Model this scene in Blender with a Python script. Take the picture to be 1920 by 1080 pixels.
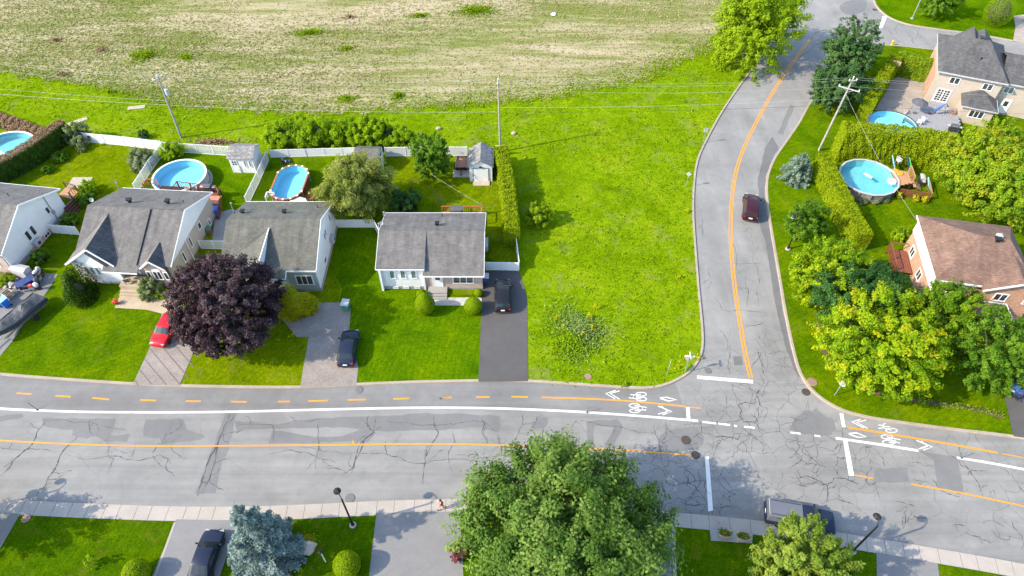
import bpy, bmesh, math, random
import numpy as np
from mathutils import Vector, Matrix

for o in list(bpy.data.objects):
    bpy.data.objects.remove(o)
SC = bpy.context.scene
COL = SC.collection
rad = math.radians
random.seed(7)
RNG = np.random.default_rng(11)

# ------------------------------------------------------------------ camera
H = 57.0
PITCH = rad(48.5)
FPX = 1280.0
cam = bpy.data.cameras.new('camera')
cam.sensor_width = 36.0
cam.lens = 24.0
cam.clip_end = 4000.0
cam_o = bpy.data.objects.new('camera', cam)
COL.objects.link(cam_o)
cam_o.location = (0, 0, H)
cam_o.rotation_euler = (math.pi / 2 - PITCH, 0, 0)
SC.camera = cam_o
SC.render.resolution_x = 1024
SC.render.resolution_y = 576

# ------------------------------------------------------------------ sky, sun, exposure
SUN_EL = rad(37.0)
SUN_AZ = rad(17.0)                       # heading of the shadows, from +X towards +Y
sd = Vector((math.cos(SUN_AZ) * math.cos(SUN_EL), math.sin(SUN_AZ) * math.cos(SUN_EL), -math.sin(SUN_EL)))
W = bpy.data.worlds.new('World')
SC.world = W
W.use_nodes = True
nt = W.node_tree
nt.nodes.clear()
sky = nt.nodes.new('ShaderNodeTexSky')
sky.sky_type = 'NISHITA'
sky.sun_disc = False
sky.sun_elevation = SUN_EL
sky.sun_rotation = math.atan2(-sd.x, -sd.y)
bg = nt.nodes.new('ShaderNodeBackground')
bg.inputs['Strength'].default_value = 0.15
wo = nt.nodes.new('ShaderNodeOutputWorld')
nt.links.new(sky.outputs[0], bg.inputs[0])
nt.links.new(bg.outputs[0], wo.inputs[0])
sun = bpy.data.lights.new('sun', 'SUN')
sun.energy = 2.4
sun.angle = rad(0.5)
sun.color = (1.0, 0.87, 0.68)
sun_o = bpy.data.objects.new('sun', sun)
COL.objects.link(sun_o)
sun_o.location = (-60, -20, 80)
sun_o.rotation_euler = sd.to_track_quat('-Z', 'Y').to_euler()
SC.view_settings.view_transform = 'Standard'
SC.view_settings.look = 'None'
SC.view_settings.gamma = 1.0
SC.view_settings.use_curve_mapping = False
SC.view_settings.exposure = 1.95

# ------------------------------------------------------------------ where a picture point lies in the place
CP, SP = math.cos(PITCH), math.sin(PITCH)
def ray(px, py):
    a = (px - 960) / FPX
    b = (540 - py) / FPX
    return Vector((a, CP + b * SP, -SP + b * CP))
def G(px, py, z=0.0):
    d = ray(px, py)
    t = (z - H) / d.z
    return Vector((d.x * t, d.y * t, z))
def GP(pts, z=0.0):
    return [G(p[0], p[1], z) for p in pts]
def on_plane(px, py, a, b, c):
    n = (b - a).cross(c - a)
    d = ray(px, py)
    o = Vector((0, 0, H))
    return o + d * ((a - o).dot(n) / d.dot(n))
def PJ(p):
    dz = p[2] - H
    d = p[1] * CP - dz * SP
    return 960 + FPX * p[0] / d, 540 - FPX * (p[1] * SP + dz * CP) / d
def zof(y, py):
    lo, hi = -5.0, 40.0
    for _ in range(50):
        m = (lo + hi) / 2
        if PJ((0, y, m))[1] > py: lo = m
        else: hi = m
    return lo
def mpp(p):                                # metres per photo pixel at a point
    return (p[1] * CP - (p[2] - H) * SP) / FPX
def smooth(pts, n=8, closed=False):
    P = [Vector(p) for p in pts]
    out = []
    N = len(P)
    rng = range(N if closed else N - 1)
    for i in rng:
        p0 = P[(i - 1) % N] if (closed or i > 0) else P[i] * 2 - P[i + 1]
        p1 = P[i]
        p2 = P[(i + 1) % N]
        p3 = P[(i + 2) % N] if (closed or i + 2 < N) else p2 * 2 - p1
        for k in range(n):
            t = k / n
            out.append(0.5 * (2 * p1 + (p2 - p0) * t + (2 * p0 - 5 * p1 + 4 * p2 - p3) * t * t + (3 * p1 - p0 - 3 * p2 + p3) * t ** 3))
    if not closed:
        out.append(P[-1])
    return out

# ------------------------------------------------------------------ mesh helpers
class MB:
    def __init__(s):
        s.v = []; s.f = []
    def poly(s, pts):
        b = len(s.v)
        s.v += [tuple(p) for p in pts]
        s.f.append(tuple(range(b, b + len(pts))))
        return s
    def box(s, c, d, rz=0.0, M=None):
        b = len(s.v)
        ca, sa = math.cos(rz), math.sin(rz)
        for z in (-.5, .5):
            for x, y in ((-.5, -.5), (.5, -.5), (.5, .5), (-.5, .5)):
                X, Y, Z = x * d[0], y * d[1], z * d[2]
                p = Vector((c[0] + X * ca - Y * sa, c[1] + X * sa + Y * ca, c[2] + Z))
                if M: p = M @ p
                s.v.append(tuple(p))
        for f in ((0, 3, 2, 1), (4, 5, 6, 7), (0, 1, 5, 4), (1, 2, 6, 5), (2, 3, 7, 6), (3, 0, 4, 7)):
            s.f.append(tuple(b + i for i in f))
        return s
    def bar(s, a, b, w, h=None):
        a = Vector(a); b = Vector(b); h = h or w
        d = (b - a)
        L = d.length
        if L < 1e-6: return s
        M = Matrix.Translation((a + b) / 2) @ d.to_track_quat('X', 'Z').to_matrix().to_4x4()
        return s.box((0, 0, 0), (L, w, h), 0, M)
    def prism(s, pts, z0, z1):
        n = len(pts); b = len(s.v)
        s.v += [(p[0], p[1], z0) for p in pts] + [(p[0], p[1], z1) for p in pts]
        s.f.append(tuple(b + i for i in reversed(range(n))))
        s.f.append(tuple(b + n + i for i in range(n)))
        for i in range(n):
            j = (i + 1) % n
            s.f.append((b + i, b + j, b + n + j, b + n + i))
        return s
    def slab(s, pts, t):                   # a thick plate under a polygon in space
        n = len(pts); b = len(s.v)
        s.v += [tuple(p) for p in pts] + [(p[0], p[1], p[2] - t) for p in pts]
        s.f.append(tuple(b + i for i in range(n)))
        s.f.append(tuple(b + n + i for i in reversed(range(n))))
        for i in range(n):
            j = (i + 1) % n
            s.f.append((b + j, b + i, b + n + i, b + n + j))
        return s
    def tube(s, pts, r, n=8, r2=None, cap=True):
        P = [Vector(p) for p in pts]
        N = len(P); b = len(s.v)
        for i, p in enumerate(P):
            d = (P[min(i + 1, N - 1)] - P[max(i - 1, 0)]).normalized()
            u = d.cross(Vector((0, 0, 1)) if abs(d.z) < .95 else Vector((1, 0, 0))).normalized()
            w = d.cross(u)
            rr = r if r2 is None else r + (r2 - r) * i / (N - 1)
            if isinstance(r, (list, tuple)): rr = r[i]
            for k in range(n):
                a = 2 * math.pi * k / n
                s.v.append(tuple(p + u * (rr * math.cos(a)) + w * (rr * math.sin(a))))
        for i in range(N - 1):
            for k in range(n):
                j = (k + 1) % n
                s.f.append((b + i * n + k, b + i * n + j, b + (i + 1) * n + j, b + (i + 1) * n + k))
        if cap:
            s.f.append(tuple(b + k for k in reversed(range(n))))
            s.f.append(tuple(b + (N - 1) * n + k for k in range(n)))
        return s
    def lathe(s, prof, n=16, c=(0, 0, 0), sx=1.0, sy=1.0):
        b = len(s.v)
        for r, z in prof:
            for k in range(n):
                a = 2 * math.pi * k / n
                s.v.append((c[0] + r * sx * math.cos(a), c[1] + r * sy * math.sin(a), c[2] + z))
        for i in range(len(prof) - 1):
            for k in range(n):
                j = (k + 1) % n
                s.f.append((b + i * n + k, b + i * n + j, b + (i + 1) * n + j, b + (i + 1) * n + k))
        if prof[0][0] > 1e-4: s.f.append(tuple(b + k for k in reversed(range(n))))
        if prof[-1][0] > 1e-4: s.f.append(tuple(b + (len(prof) - 1) * n + k for k in range(n)))
        return s
    def ribbon(s, path, w, z=None, off=0.0):
        P = [Vector(p) for p in path]
        b = len(s.v); N = len(P)
        for i, p in enumerate(P):
            d = P[min(i + 1, N - 1)] - P[max(i - 1, 0)]
            d.z = 0; d.normalize()
            nrm = Vector((-d.y, d.x, 0))
            ww = w[i] if isinstance(w, (list, tuple)) else w
            zz = p.z if z is None else z
            for sg in (off - ww / 2, off + ww / 2):
                q = p + nrm * sg
                s.v.append((q.x, q.y, zz))
        for i in range(N - 1):
            s.f.append((b + 2 * i, b + 2 * i + 2, b + 2 * i + 3, b + 2 * i + 1))
        return s
    def build(s, name, mat, parent=None, loc=None, smooth=False):
        me = bpy.data.meshes.new(name)
        if loc is not None:
            L = Vector(loc)
            s.v = [tuple(Vector(p) - L) for p in s.v]
        me.from_pydata(s.v, [], s.f)
        if mat: me.materials.append(mat)
        if smooth: me.polygons.foreach_set('use_smooth', [True] * len(me.polygons))
        me.update()
        o = bpy.data.objects.new(name, me)
        if loc is not None: o.location = loc
        COL.objects.link(o)
        if parent: o.parent = parent
        return o
def tag(o, label, cat, group=None):
    o['label'] = label; o['category'] = cat
    if group: o['group'] = group
    return o
def structure(o, label=None):
    o['kind'] = 'structure'
    if label: o['label'] = label
    return o
def stuff(o, label=None, cat=None):
    o['kind'] = 'stuff'
    if label: o['label'] = label
    if cat: o['category'] = cat
    return o
def thing(name, label, cat, loc=(0, 0, 0), rz=0.0, group=None):
    o = bpy.data.objects.new(name, None)
    o.empty_display_size = .3
    COL.objects.link(o)
    o.location = loc; o.rotation_euler = (0, 0, rz)
    return tag(o, label, cat, group)
def dup(src, loc=None, rz=None, label=None, parent=None):
    c = src.copy(); COL.objects.link(c)
    c.parent = parent
    if loc is not None: c.location = loc
    if rz is not None: c.rotation_euler = (0, 0, rz)
    if label: c['label'] = label
    for ch in src.children:
        dup(ch, parent=c)
    return c
def toloc(e, p):                           # world point -> local frame of an empty
    M = Matrix.Translation(e.location) @ Matrix.Rotation(e.rotation_euler.z, 4, 'Z')
    return M.inverted() @ Vector(p)

# ------------------------------------------------------------------ materials
MATS = {}
class NT:
    def __init__(s, name):
        s.m = bpy.data.materials.new(name); s.m.use_nodes = True
        s.t = s.m.node_tree; s.t.nodes.clear()
        s.out = s.n('ShaderNodeOutputMaterial')
    def n(s, typ, **kw):
        x = s.t.nodes.new(typ)
        for k, v in kw.items():
            if hasattr(x, k): setattr(x, k, v)
        return x
    def l(s, a, b): s.t.links.new(a, b)
    def pos(s, sc=(1, 1, 1), rot=(0, 0, 0), obj=False):
        mp = s.n('ShaderNodeMapping')
        mp.inputs['Scale'].default_value = sc; mp.inputs['Rotation'].default_value = rot
        if obj: s.l(s.n('ShaderNodeTexCoord').outputs['Object'], mp.inputs[0])
        else: s.l(s.n('ShaderNodeNewGeometry').outputs['Position'], mp.inputs[0])
        return mp.outputs[0]
    def noise(s, v, sc, det=3, rough=.6, dist=0):
        x = s.n('ShaderNodeTexNoise')
        x.inputs['Scale'].default_value = sc; x.inputs['Detail'].default_value = det
        x.inputs['Roughness'].default_value = rough; x.inputs['Distortion'].default_value = dist
        if v: s.l(v, x.inputs['Vector'])
        return x.outputs['Fac']
    def ramp(s, f, stops, interp='LINEAR'):
        x = s.n('ShaderNodeValToRGB'); e = x.color_ramp.elements
        x.color_ramp.interpolation = interp
        while len(e) < len(stops): e.new(.5)
        for i, (p, c) in enumerate(stops):
            e[i].position = p
            e[i].color = (c[0], c[1], c[2], 1) if isinstance(c, (tuple, list)) else (c, c, c, 1)
        s.l(f, x.inputs[0])
        return x.outputs[0]
    def mix(s, f, a, b, mode='MIX'):
        x = s.n('ShaderNodeMix'); x.data_type = 'RGBA'; x.blend_type = mode
        for k_, v in ((0, f), (6, a), (7, b)):
            inp = x.inputs[k_]
            if isinstance(v, (int, float)): inp.default_value = v if k_ == 0 else (v, v, v, 1)
            elif isinstance(v, (tuple, list)): inp.default_value = (v[0], v[1], v[2], 1)
            else: s.l(v, inp)
        return x.outputs[2]
    def math(s, op, a, b=0.0, c=None):
        x = s.n('ShaderNodeMath'); x.operation = op
        for i, v in enumerate((a, b, c)):
            if v is None: continue
            if isinstance(v, (int, float)): x.inputs[i].default_value = v
            else: s.l(v, x.inputs[i])
        return x.outputs[0]
    def bsdf(s, col, rough=.8, metal=0.0, spec=.4, bump=None, bstr=.3, bdist=.05, coat=0.0):
        b = s.n('ShaderNodeBsdfPrincipled')
        if isinstance(col, (tuple, list)): b.inputs['Base Color'].default_value = (*col[:3], 1)
        else: s.l(col, b.inputs['Base Color'])
        if isinstance(rough, (int, float)): b.inputs['Roughness'].default_value = rough
        else: s.l(rough, b.inputs['Roughness'])
        b.inputs['Metallic'].default_value = metal
        b.inputs['Specular IOR Level'].default_value = spec
        b.inputs['Coat Weight'].default_value = coat
        if bump is not None:
            x = s.n('ShaderNodeBump'); x.inputs['Strength'].default_value = bstr; x.inputs['Distance'].default_value = bdist
            s.l(bump, x.inputs['Height']); s.l(x.outputs[0], b.inputs['Normal'])
        s.l(b.outputs[0], s.out.inputs[0])
        return b
def mat(name, col, rough=.7, metal=0.0, var=.16, sc=3.0, spec=.4, coat=0.0):
    if name in MATS: return MATS[name]
    t = NT(name)
    v = t.pos(obj=True)
    n = t.noise(v, sc, 5, .65)
    lo = tuple(c * (1 - var) for c in col); hi = tuple(min(c * (1 + var), .95) for c in col)
    t.bsdf(t.ramp(n, [(.3, lo), (.7, hi)]), rough, metal, spec, coat=coat)
    MATS[name] = t.m
    return t.m
def m_grass(name, dark, mid, light, patch=.35, fine=7.0, dry=None, drya=.0, shift=0.0, stripe=None):
    t = NT(name)
    v = t.pos()
    vs = t.n('ShaderNodeVectorMath'); vs.operation = 'ADD'; vs.inputs[1].default_value = (shift, shift * .7, 0)
    t.l(v, vs.inputs[0]); v = vs.outputs[0]
    big = t.noise(v, patch, 4, .62, .6)
    c = t.ramp(big, [(.32, dark), (.5, mid), (.68, light)])
    f = t.noise(v, fine, 5, .75)
    c = t.mix(.85, c, t.ramp(f, [(.3, .42), (.7, 1.5)]), 'MULTIPLY')
    m2 = t.noise(v, fine * .28, 4, .7)
    c = t.mix(.7, c, t.ramp(m2, [(.3, .62), (.7, 1.3)]), 'MULTIPLY')
    if stripe is not None:
        w = t.n('ShaderNodeTexWave'); w.inputs['Scale'].default_value = .55; w.inputs['Distortion'].default_value = 4.0; w.inputs['Detail'].default_value = 2
        t.l(t.pos(rot=(0, 0, stripe)), w.inputs['Vector'])
        c = t.mix(.3, c, t.ramp(w.outputs['Fac'], [(.2, .82), (.8, 1.12)]), 'MULTIPLY')
    if dry:
        d = t.noise(v, patch * 1.7, 5, .7, .4)
        c = t.mix(t.math('MULTIPLY', t.ramp(d, [(.55, 0.0), (.72, 1.0)]), drya), c, dry)
    t.bsdf(c, .95, 0, .0, f, .7, .12)
    return t.m
def m_leaf(name, dark, mid, light, trans=.35, tint2=None, gain=1.3):
    dark, mid, light = [tuple(min(.8, c * gain) for c in q) for q in (dark, mid, light)]
    t = NT(name)
    a = t.n('ShaderNodeAttribute'); a.attribute_name = 'tint'
    isl = t.n('ShaderNodeNewGeometry')
    f = t.math('ADD', t.math('MULTIPLY', a.outputs['Fac'], .75), t.math('MULTIPLY', isl.outputs['Random Per Island'], .25))
    st = [(.1, dark), (.5, mid), (.85, light)]
    if tint2: st[2] = (.74, light); st.append((.93, tint2))
    c = t.ramp(f, st)
    d = t.n('ShaderNodeBsdfPrincipled'); d.inputs['Roughness'].default_value = .5; d.inputs['Specular IOR Level'].default_value = .04
    t.l(c, d.inputs['Base Color'])
    tr = t.n('ShaderNodeBsdfTranslucent'); t.l(t.mix(1.0, c, (1.25, 1.2, .55), 'MULTIPLY'), tr.inputs[0])
    mx = t.n('ShaderNodeMixShader'); mx.inputs[0].default_value = trans + .1
    t.l(d.outputs[0], mx.inputs[1]); t.l(tr.outputs[0], mx.inputs[2]); t.l(mx.outputs[0], t.out.inputs[0])
    return t.m
def m_shingle(name, col, var=.13, row=.15):
    t = NT(name)
    v = t.pos(obj=True)
    sep = t.n('ShaderNodeSeparateXYZ'); t.l(v, sep.inputs[0])
    cmb = t.n('ShaderNodeCombineXYZ')
    t.l(t.math('ADD', sep.outputs[0], t.math('MULTIPLY', sep.outputs[2], .35)), cmb.inputs[0])
    t.l(t.math('ADD', sep.outputs[1], t.math('MULTIPLY', sep.outputs[2], .5)), cmb.inputs[1])
    b = t.n('ShaderNodeTexBrick')
    b.inputs['Scale'].default_value = 1.0; b.inputs['Brick Width'].default_value = .34; b.inputs['Row Height'].default_value = row
    b.inputs['Mortar Size'].default_value = .012; b.inputs['Bias'].default_value = 0.0
    b.inputs['Color1'].default_value = tuple(c * (1 - var) for c in col) + (1,)
    b.inputs['Color2'].default_value = tuple(c * (1 + var) for c in col) + (1,)
    b.inputs['Mortar'].default_value = tuple(c * .55 for c in col) + (1,)
    t.l(cmb.outputs[0], b.inputs['Vector'])
    n = t.noise(v, .9, 5, .7)
    n2 = t.noise(t.pos((.8, .1, .1), obj=True), 2.2, 4, .6)
    c = t.mix(.8, b.outputs[0], t.ramp(n, [(.3, .72), (.7, 1.22)]), 'MULTIPLY')
    c = t.mix(.75, c, t.ramp(n2, [(.3, .76), (.7, 1.2)]), 'MULTIPLY')
    c = t.mix(.5, c, t.ramp(t.noise(v, 14, 3, .7), [(.3, .7), (.7, 1.3)]), 'MULTIPLY')
    t.bsdf(c, .92, 0, .2, b.outputs['Fac'], .35, .02)
    return t.m
def m_brick(name, c1, c2, mortar=(.42, .38, .33), w=.24, h=.085):
    t = NT(name)
    v = t.pos(obj=True)
    sep = t.n('ShaderNodeSeparateXYZ'); t.l(v, sep.inputs[0])
    cmb = t.n('ShaderNodeCombineXYZ')
    t.l(t.math('ADD', sep.outputs[0], sep.outputs[1]), cmb.inputs[0]); t.l(sep.outputs[2], cmb.inputs[1])
    b = t.n('ShaderNodeTexBrick')
    b.inputs['Scale'].default_value = 1.0; b.inputs['Brick Width'].default_value = w; b.inputs['Row Height'].default_value = h
    b.inputs['Mortar Size'].default_value = .008
    b.inputs['Color1'].default_value = (*c1, 1); b.inputs['Color2'].default_value = (*c2, 1); b.inputs['Mortar'].default_value = (*mortar, 1)
    t.l(cmb.outputs[0], b.inputs['Vector'])
    c = t.mix(.7, b.outputs[0], t.ramp(t.noise(v, 2.5, 4, .7), [(.3, .75), (.7, 1.2)]), 'MULTIPLY')
    t.bsdf(c, .88, 0, .25, b.outputs['Fac'], .3, .01)
    return t.m
def m_siding(name, col, pitch=.11):
    t = NT(name)
    v = t.pos(obj=True)
    sep = t.n('ShaderNodeSeparateXYZ'); t.l(v, sep.inputs[0])
    w = t.math('FRACT', t.math('DIVIDE', sep.outputs[2], pitch))
    n = t.noise(v, .8, 4, .6)
    c = t.mix(.7, col, t.ramp(n, [(.3, .9), (.7, 1.05)]), 'MULTIPLY')
    c = t.mix(1.0, c, t.ramp(w, [(0.0, .7), (.1, 1.0), (1.0, 1.0)]), 'MULTIPLY')
    t.bsdf(c, .55, 0, .35, w, .25, .02)
    return t.m
def m_paver(name, c1, c2, rz=0.0, w=.22, h=.11, mortar=.6, big=.5):
    t = NT(name)
    v = t.pos(rot=(0, 0, rz))
    b = t.n('ShaderNodeTexBrick')
    b.inputs['Scale'].default_value = 1.0; b.inputs['Brick Width'].default_value = w; b.inputs['Row Height'].default_value = h
    b.inputs['Mortar Size'].default_value = .008
    b.inputs['Color1'].default_value = (*c1, 1); b.inputs['Color2'].default_value = (*c2, 1)
    b.inputs['Mortar'].default_value = tuple(x * mortar for x in c1) + (1,)
    t.l(v, b.inputs['Vector'])
    c = t.mix(.8, b.outputs[0], t.ramp(t.noise(v, big, 5, .65), [(.3, .78), (.7, 1.18)]), 'MULTIPLY')
    c = t.mix(.5, c, t.ramp(t.noise(v, 6, 3, .7), [(.3, .75), (.7, 1.2)]), 'MULTIPLY')
    t.bsdf(c, .9, 0, .25, b.outputs['Fac'], .3, .01)
    return t.m
def m_concrete(name, col, var=.13):
    t = NT(name)
    v = t.pos()
    c = t.mix(1.0, col, t.ramp(t.noise(v, .6, 5, .65), [(.3, 1 - var), (.7, 1 + var)]), 'MULTIPLY')
    c = t.mix(1.0, c, t.ramp(t.noise(v, 9, 4, .7), [(.3, .86), (.7, 1.12)]), 'MULTIPLY')
    c = t.mix(t.math('MULTIPLY', t.ramp(t.noise(v, 1.4, 6, .75, .8), [(.58, 0.0), (.75, 1.0)]), .35), c, tuple(x * .6 for x in col))
    t.bsdf(c, .9, 0, .25, t.noise(v, 25, 3), .25, .02)
    return t.m
def m_asphalt(name, base, crack=1.0, var=.1, streak=0.0, alligator=None):
    t = NT(name)
    v = t.pos()
    c = t.mix(1.0, base, t.ramp(t.noise(v, .16, 5, .6, .5), [(.3, 1 - var), (.7, 1 + var)]), 'MULTIPLY')
    c = t.mix(1.0, c, t.ramp(t.noise(v, 1.1, 5, .7), [(.3, .93), (.7, 1.06)]), 'MULTIPLY')
    c = t.mix(1.0, c, t.ramp(t.noise(v, 16, 4, .75), [(.3, .86), (.7, 1.13)]), 'MULTIPLY')
    if streak:
        sp = t.n('ShaderNodeSeparateXYZ'); t.l(v, sp.inputs[0])
        side = t.ramp(t.math('DIVIDE', sp.outputs[1], 100.0), [(.39, 0.0), (.46, 1.0)])     # the side road runs the other way
        a1 = t.ramp(t.noise(t.pos((.035, .9, 1)), 1.2, 4, .6), [(.3, .8), (.7, 1.12)])
        a2 = t.ramp(t.noise(t.pos((.9, .04, 1), (0, 0, rad(6))), .8, 4, .6), [(.3, .86), (.7, 1.1)])
        c = t.mix(streak, c, t.mix(side, a1, a2), 'MULTIPLY')
    st = t.math('MULTIPLY', t.ramp(t.noise(v, .5, 6, .7, 1.2), [(.6, 0.0), (.78, 1.0)]), .4)
    c = t.mix(st, c, tuple(x * .62 for x in base))
    if crack:
        wv = t.n('ShaderNodeTexNoise'); wv.inputs['Scale'].default_value = .9; wv.inputs['Detail'].default_value = 4
        t.l(v, wv.inputs['Vector'])
        ad = t.n('ShaderNodeMixRGB'); ad.blend_type = 'ADD'; ad.inputs[0].default_value = .9
        t.l(v, ad.inputs[1]); t.l(wv.outputs['Color'], ad.inputs[2])
        def vor(sc, wdt):
            vo = t.n('ShaderNodeTexVoronoi'); vo.feature = 'DISTANCE_TO_EDGE'; vo.inputs['Scale'].default_value = sc
            vo.voronoi_dimensions = '2D'
            t.l(ad.outputs[0], vo.inputs['Vector'])
            return t.ramp(vo.outputs['Distance'], [(0.0, 1.0), (wdt, 0.0)])
        k1 = t.math('MULTIPLY', vor(.28, .012), t.ramp(t.noise(v, .22, 3, .6), [(.46, 0.0), (.6, 1.0)]))
        k = t.math('MULTIPLY', k1, .3)
        if alligator:
            for (cx, cy, rr, sc, am) in alligator:
                dv = t.n('ShaderNodeVectorMath'); dv.operation = 'DISTANCE'; dv.inputs[1].default_value = (cx, cy, -.12)
                t.l(v, dv.inputs[0])
                fall = t.ramp(t.math('DIVIDE', dv.outputs['Value'], rr), [(.45, 1.0), (1.0, 0.0)])
                fall = t.math('MULTIPLY', fall, t.ramp(t.noise(v, .3, 4, .65), [(.4, 0.0), (.52, 1.0)]))
                k = t.math('MAXIMUM', k, t.math('MULTIPLY', t.math('MULTIPLY', vor(sc, .026), fall), am))
        c = t.mix(t.math('MULTIPLY', k, crack), c, (.045, .045, .045))
    t.bsdf(c, .88, 0, .3, t.noise(v, 30, 3, .7), .3, .015)
    return t.m
def m_paint(name, col, wear=.5):
    t = NT(name)
    v = t.pos()
    n = t.math('ADD', t.math('MULTIPLY', t.noise(v, 2.2, 5, .75), .6), t.math('MULTIPLY', t.noise(v, 14, 3, .7), .4))
    c = t.mix(t.math('MULTIPLY', t.ramp(n, [(.52, 0.0), (.64, 1.0)]), wear), col, (.2, .2, .2))
    t.bsdf(c, .75, 0, .3)
    return t.m
def m_water(name, col):
    t = NT(name)
    v = t.pos()
    bm = t.n('ShaderNodeBump'); bm.inputs['Strength'].default_value = .25; bm.inputs['Distance'].default_value = .03
    t.l(t.noise(v, 3.5, 3, .6, .5), bm.inputs['Height'])
    tr = t.n('ShaderNodeBsdfTransparent'); tr.inputs[0].default_value = (*col, 1)
    gl = t.n('ShaderNodeBsdfGlossy'); gl.inputs['Roughness'].default_value = .06
    t.l(bm.outputs[0], gl.inputs['Normal'])
    lw = t.n('ShaderNodeLayerWeight'); lw.inputs['Blend'].default_value = .5; t.l(bm.outputs[0], lw.inputs['Normal'])
    fr = t.math('ADD', t.math('MULTIPLY', t.math('POWER', lw.outputs['Facing'], 4.0), .7), .025)
    mx = t.n('ShaderNodeMixShader')
    t.m.use_transparent_shadow = True
    t.l(fr, mx.inputs[0]); t.l(tr.outputs[0], mx.inputs[1]); t.l(gl.outputs[0], mx.inputs[2]); t.l(mx.outputs[0], t.out.inputs[0])
    return t.m
def m_soil(name):
    t = NT(name)
    v = t.pos()
    big = t.noise(t.pos((.3, 1.3, 1), (0, 0, rad(7))), .09, 6, .62, .9)
    mid = t.noise(t.pos((.22, 1.6, 1), (0, 0, rad(7))), .45, 6, .72, .3)
    fine = t.noise(v, 3.2, 6, .8)
    tan = t.ramp(fine, [(.25, (.2, .17, .09)), (.5, (.305, .258, .16)), (.75, (.38, .32, .215))])
    grn = t.ramp(fine, [(.25, (.08, .1, .016)), (.75, (.175, .19, .05))])
    f = t.math('ADD', t.math('MULTIPLY', big, .55), t.math('MULTIPLY', mid, .45))
    c = t.mix(t.ramp(f, [(.43, 0.0), (.57, 1.0)]), tan, grn)
    t.bsdf(c, .95, 0, .1, fine, .6, .1)
    return t.m

M = {}
M['lawn'] = m_grass('lawn_grass', (.042, .09, .001), (.066, .122, .001), (.1, .15, .001), .3, 6, (.1, .12, .02), .35, 0, rad(60))
M['lawn_b'] = m_grass('lawn_grass_lush', (.037, .09, .001), (.06, .122, .001), (.086, .145, .001), .25, 6, None, 0, 37, rad(10))
M['lawn_y'] = m_grass('lawn_grass_dry', (.068, .108, .001), (.1, .146, .001), (.132, .168, .003), .35, 6, (.14, .13, .035), .5, 71, rad(30))
M['lawn_c'] = m_grass('lawn_grass_dark', (.03, .074, .001), (.045, .093, .001), (.066, .112, .001), .3, 6, (.1, .1, .01), .6, 55, rad(15))
M['lot'] = m_grass('rough_grass', (.08, .138, .001), (.114, .188, .002), (.15, .21, .004), .18, 4, (.17, .155, .06), .5, 13)
M['verge'] = m_grass('field_verge_grass', (.045, .085, .004), (.085, .135, .006), (.12, .165, .01), .2, 4, (.16, .14, .05), .55, 91)
M['soil'] = m_soil('field_soil')
M['asphalt'] = m_asphalt('road_asphalt', (.179, .177, .167), 1.0, .17, .8,
    [(26, 33, 12, .62, .9), (15.5, 27.5, 7.5, .75, 1.0), (29, 41, 6, .5, .6), (41, 29, 9, .5, .55)])
M['patch'] = m_asphalt('road_patch_asphalt', (.13, .129, .127), .6, .12)
M['patch_dark'] = m_asphalt('dark_patch_asphalt', (.11, .11, .11), 0, .14)
M['drive'] = m_asphalt('driveway_asphalt', (.066, .063, .061), .2, .14)
M['drive_g'] = m_asphalt('driveway_asphalt_grey', (.15, .148, .145), .4, .1)
M['kerb'] = m_concrete('kerb_concrete', (.27, .225, .175))
M['walk'] = m_concrete('sidewalk_concrete', (.285, .255, .22), .08)
M['path'] = m_concrete('path_concrete', (.32, .26, .18))
M['conc'] = m_concrete('grey_concrete', (.25, .24, .225))
M['joint'] = m_concrete('joint_gravel', (.09, .085, .075))
M['paver_grey'] = m_paver('paver_grey', (.2, .175, .155), (.245, .215, .19), rad(8))
M['paver_beige'] = m_paver('paver_beige', (.25, .22, .185), (.31, .27, .225), rad(5), .3, .2)
M['paver_white'] = m_paver('paver_white', (.34, .325, .3), (.4, .38, .35), 0, .4, .2)
M['asphalt_b'] = m_asphalt('bike_lane_asphalt', (.146, .144, .138), .35, .16, .6)
M['band'] = m_concrete('dark_paver_band', (.125, .105, .09))
M['wire'] = mat('wire_grey', (.3, .3, .3), .6)
M['crack'] = mat('crack_dark', (.052, .051, .05), .95)  # dark grey tone of the road cracks
M['white_line'] = m_paint('white_road_paint', (.52, .52, .5), .75)
M['yellow_line'] = m_paint('yellow_road_paint', (.48, .215, .016), .7)
M['iron'] = mat('cast_iron', (.05, .035, .028), .8)
M['iron_pink'] = m_concrete('manhole_ring', (.2, .13, .095))
M['white_sid'] = m_siding('white_siding', (.62, .62, .62))
M['beige_sid'] = m_siding('beige_siding', (.37, .32, .265))
M['grey_sid'] = m_siding('sage_siding', (.3, .33, .29))
M['pink_brick'] = m_brick('pink_brick', (.34, .24, .2), (.42, .31, .26))
M['red_brick'] = m_brick('red_brick', (.3, .13, .065), (.42, .21, .12))
M['tan_brick'] = m_brick('tan_brick', (.32, .24, .19), (.39, .3, .24))
M['white'] = mat('white_trim', (.64, .64, .63), .5, 0, .05)
M['shing_grey'] = m_shingle('shingle_grey', (.122, .117, .111))
M['shing_dark_shade'] = m_shingle('shingle_dark_shade', (.078, .077, .078), .2, .2)  # own dark roof tone, and painted shade on the small front gables
M['shing_sage'] = m_shingle('shingle_sage', (.108, .109, .092))
M['shing_red'] = m_shingle('shingle_brown', (.155, .098, .074), .2)
M['shing_shed'] = m_shingle('shingle_shed', (.19, .185, .18), .35)
M['glass'] = mat('window_glass', (.025, .03, .04), .06, 0, .3, 1.5, .8)
M['glass_green'] = mat('window_blind', (.12, .16, .15), .12, 0, .2, 1.5, .7)
M['black'] = mat('black_metal', (.016, .016, .018), .5, .3, .1)
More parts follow.
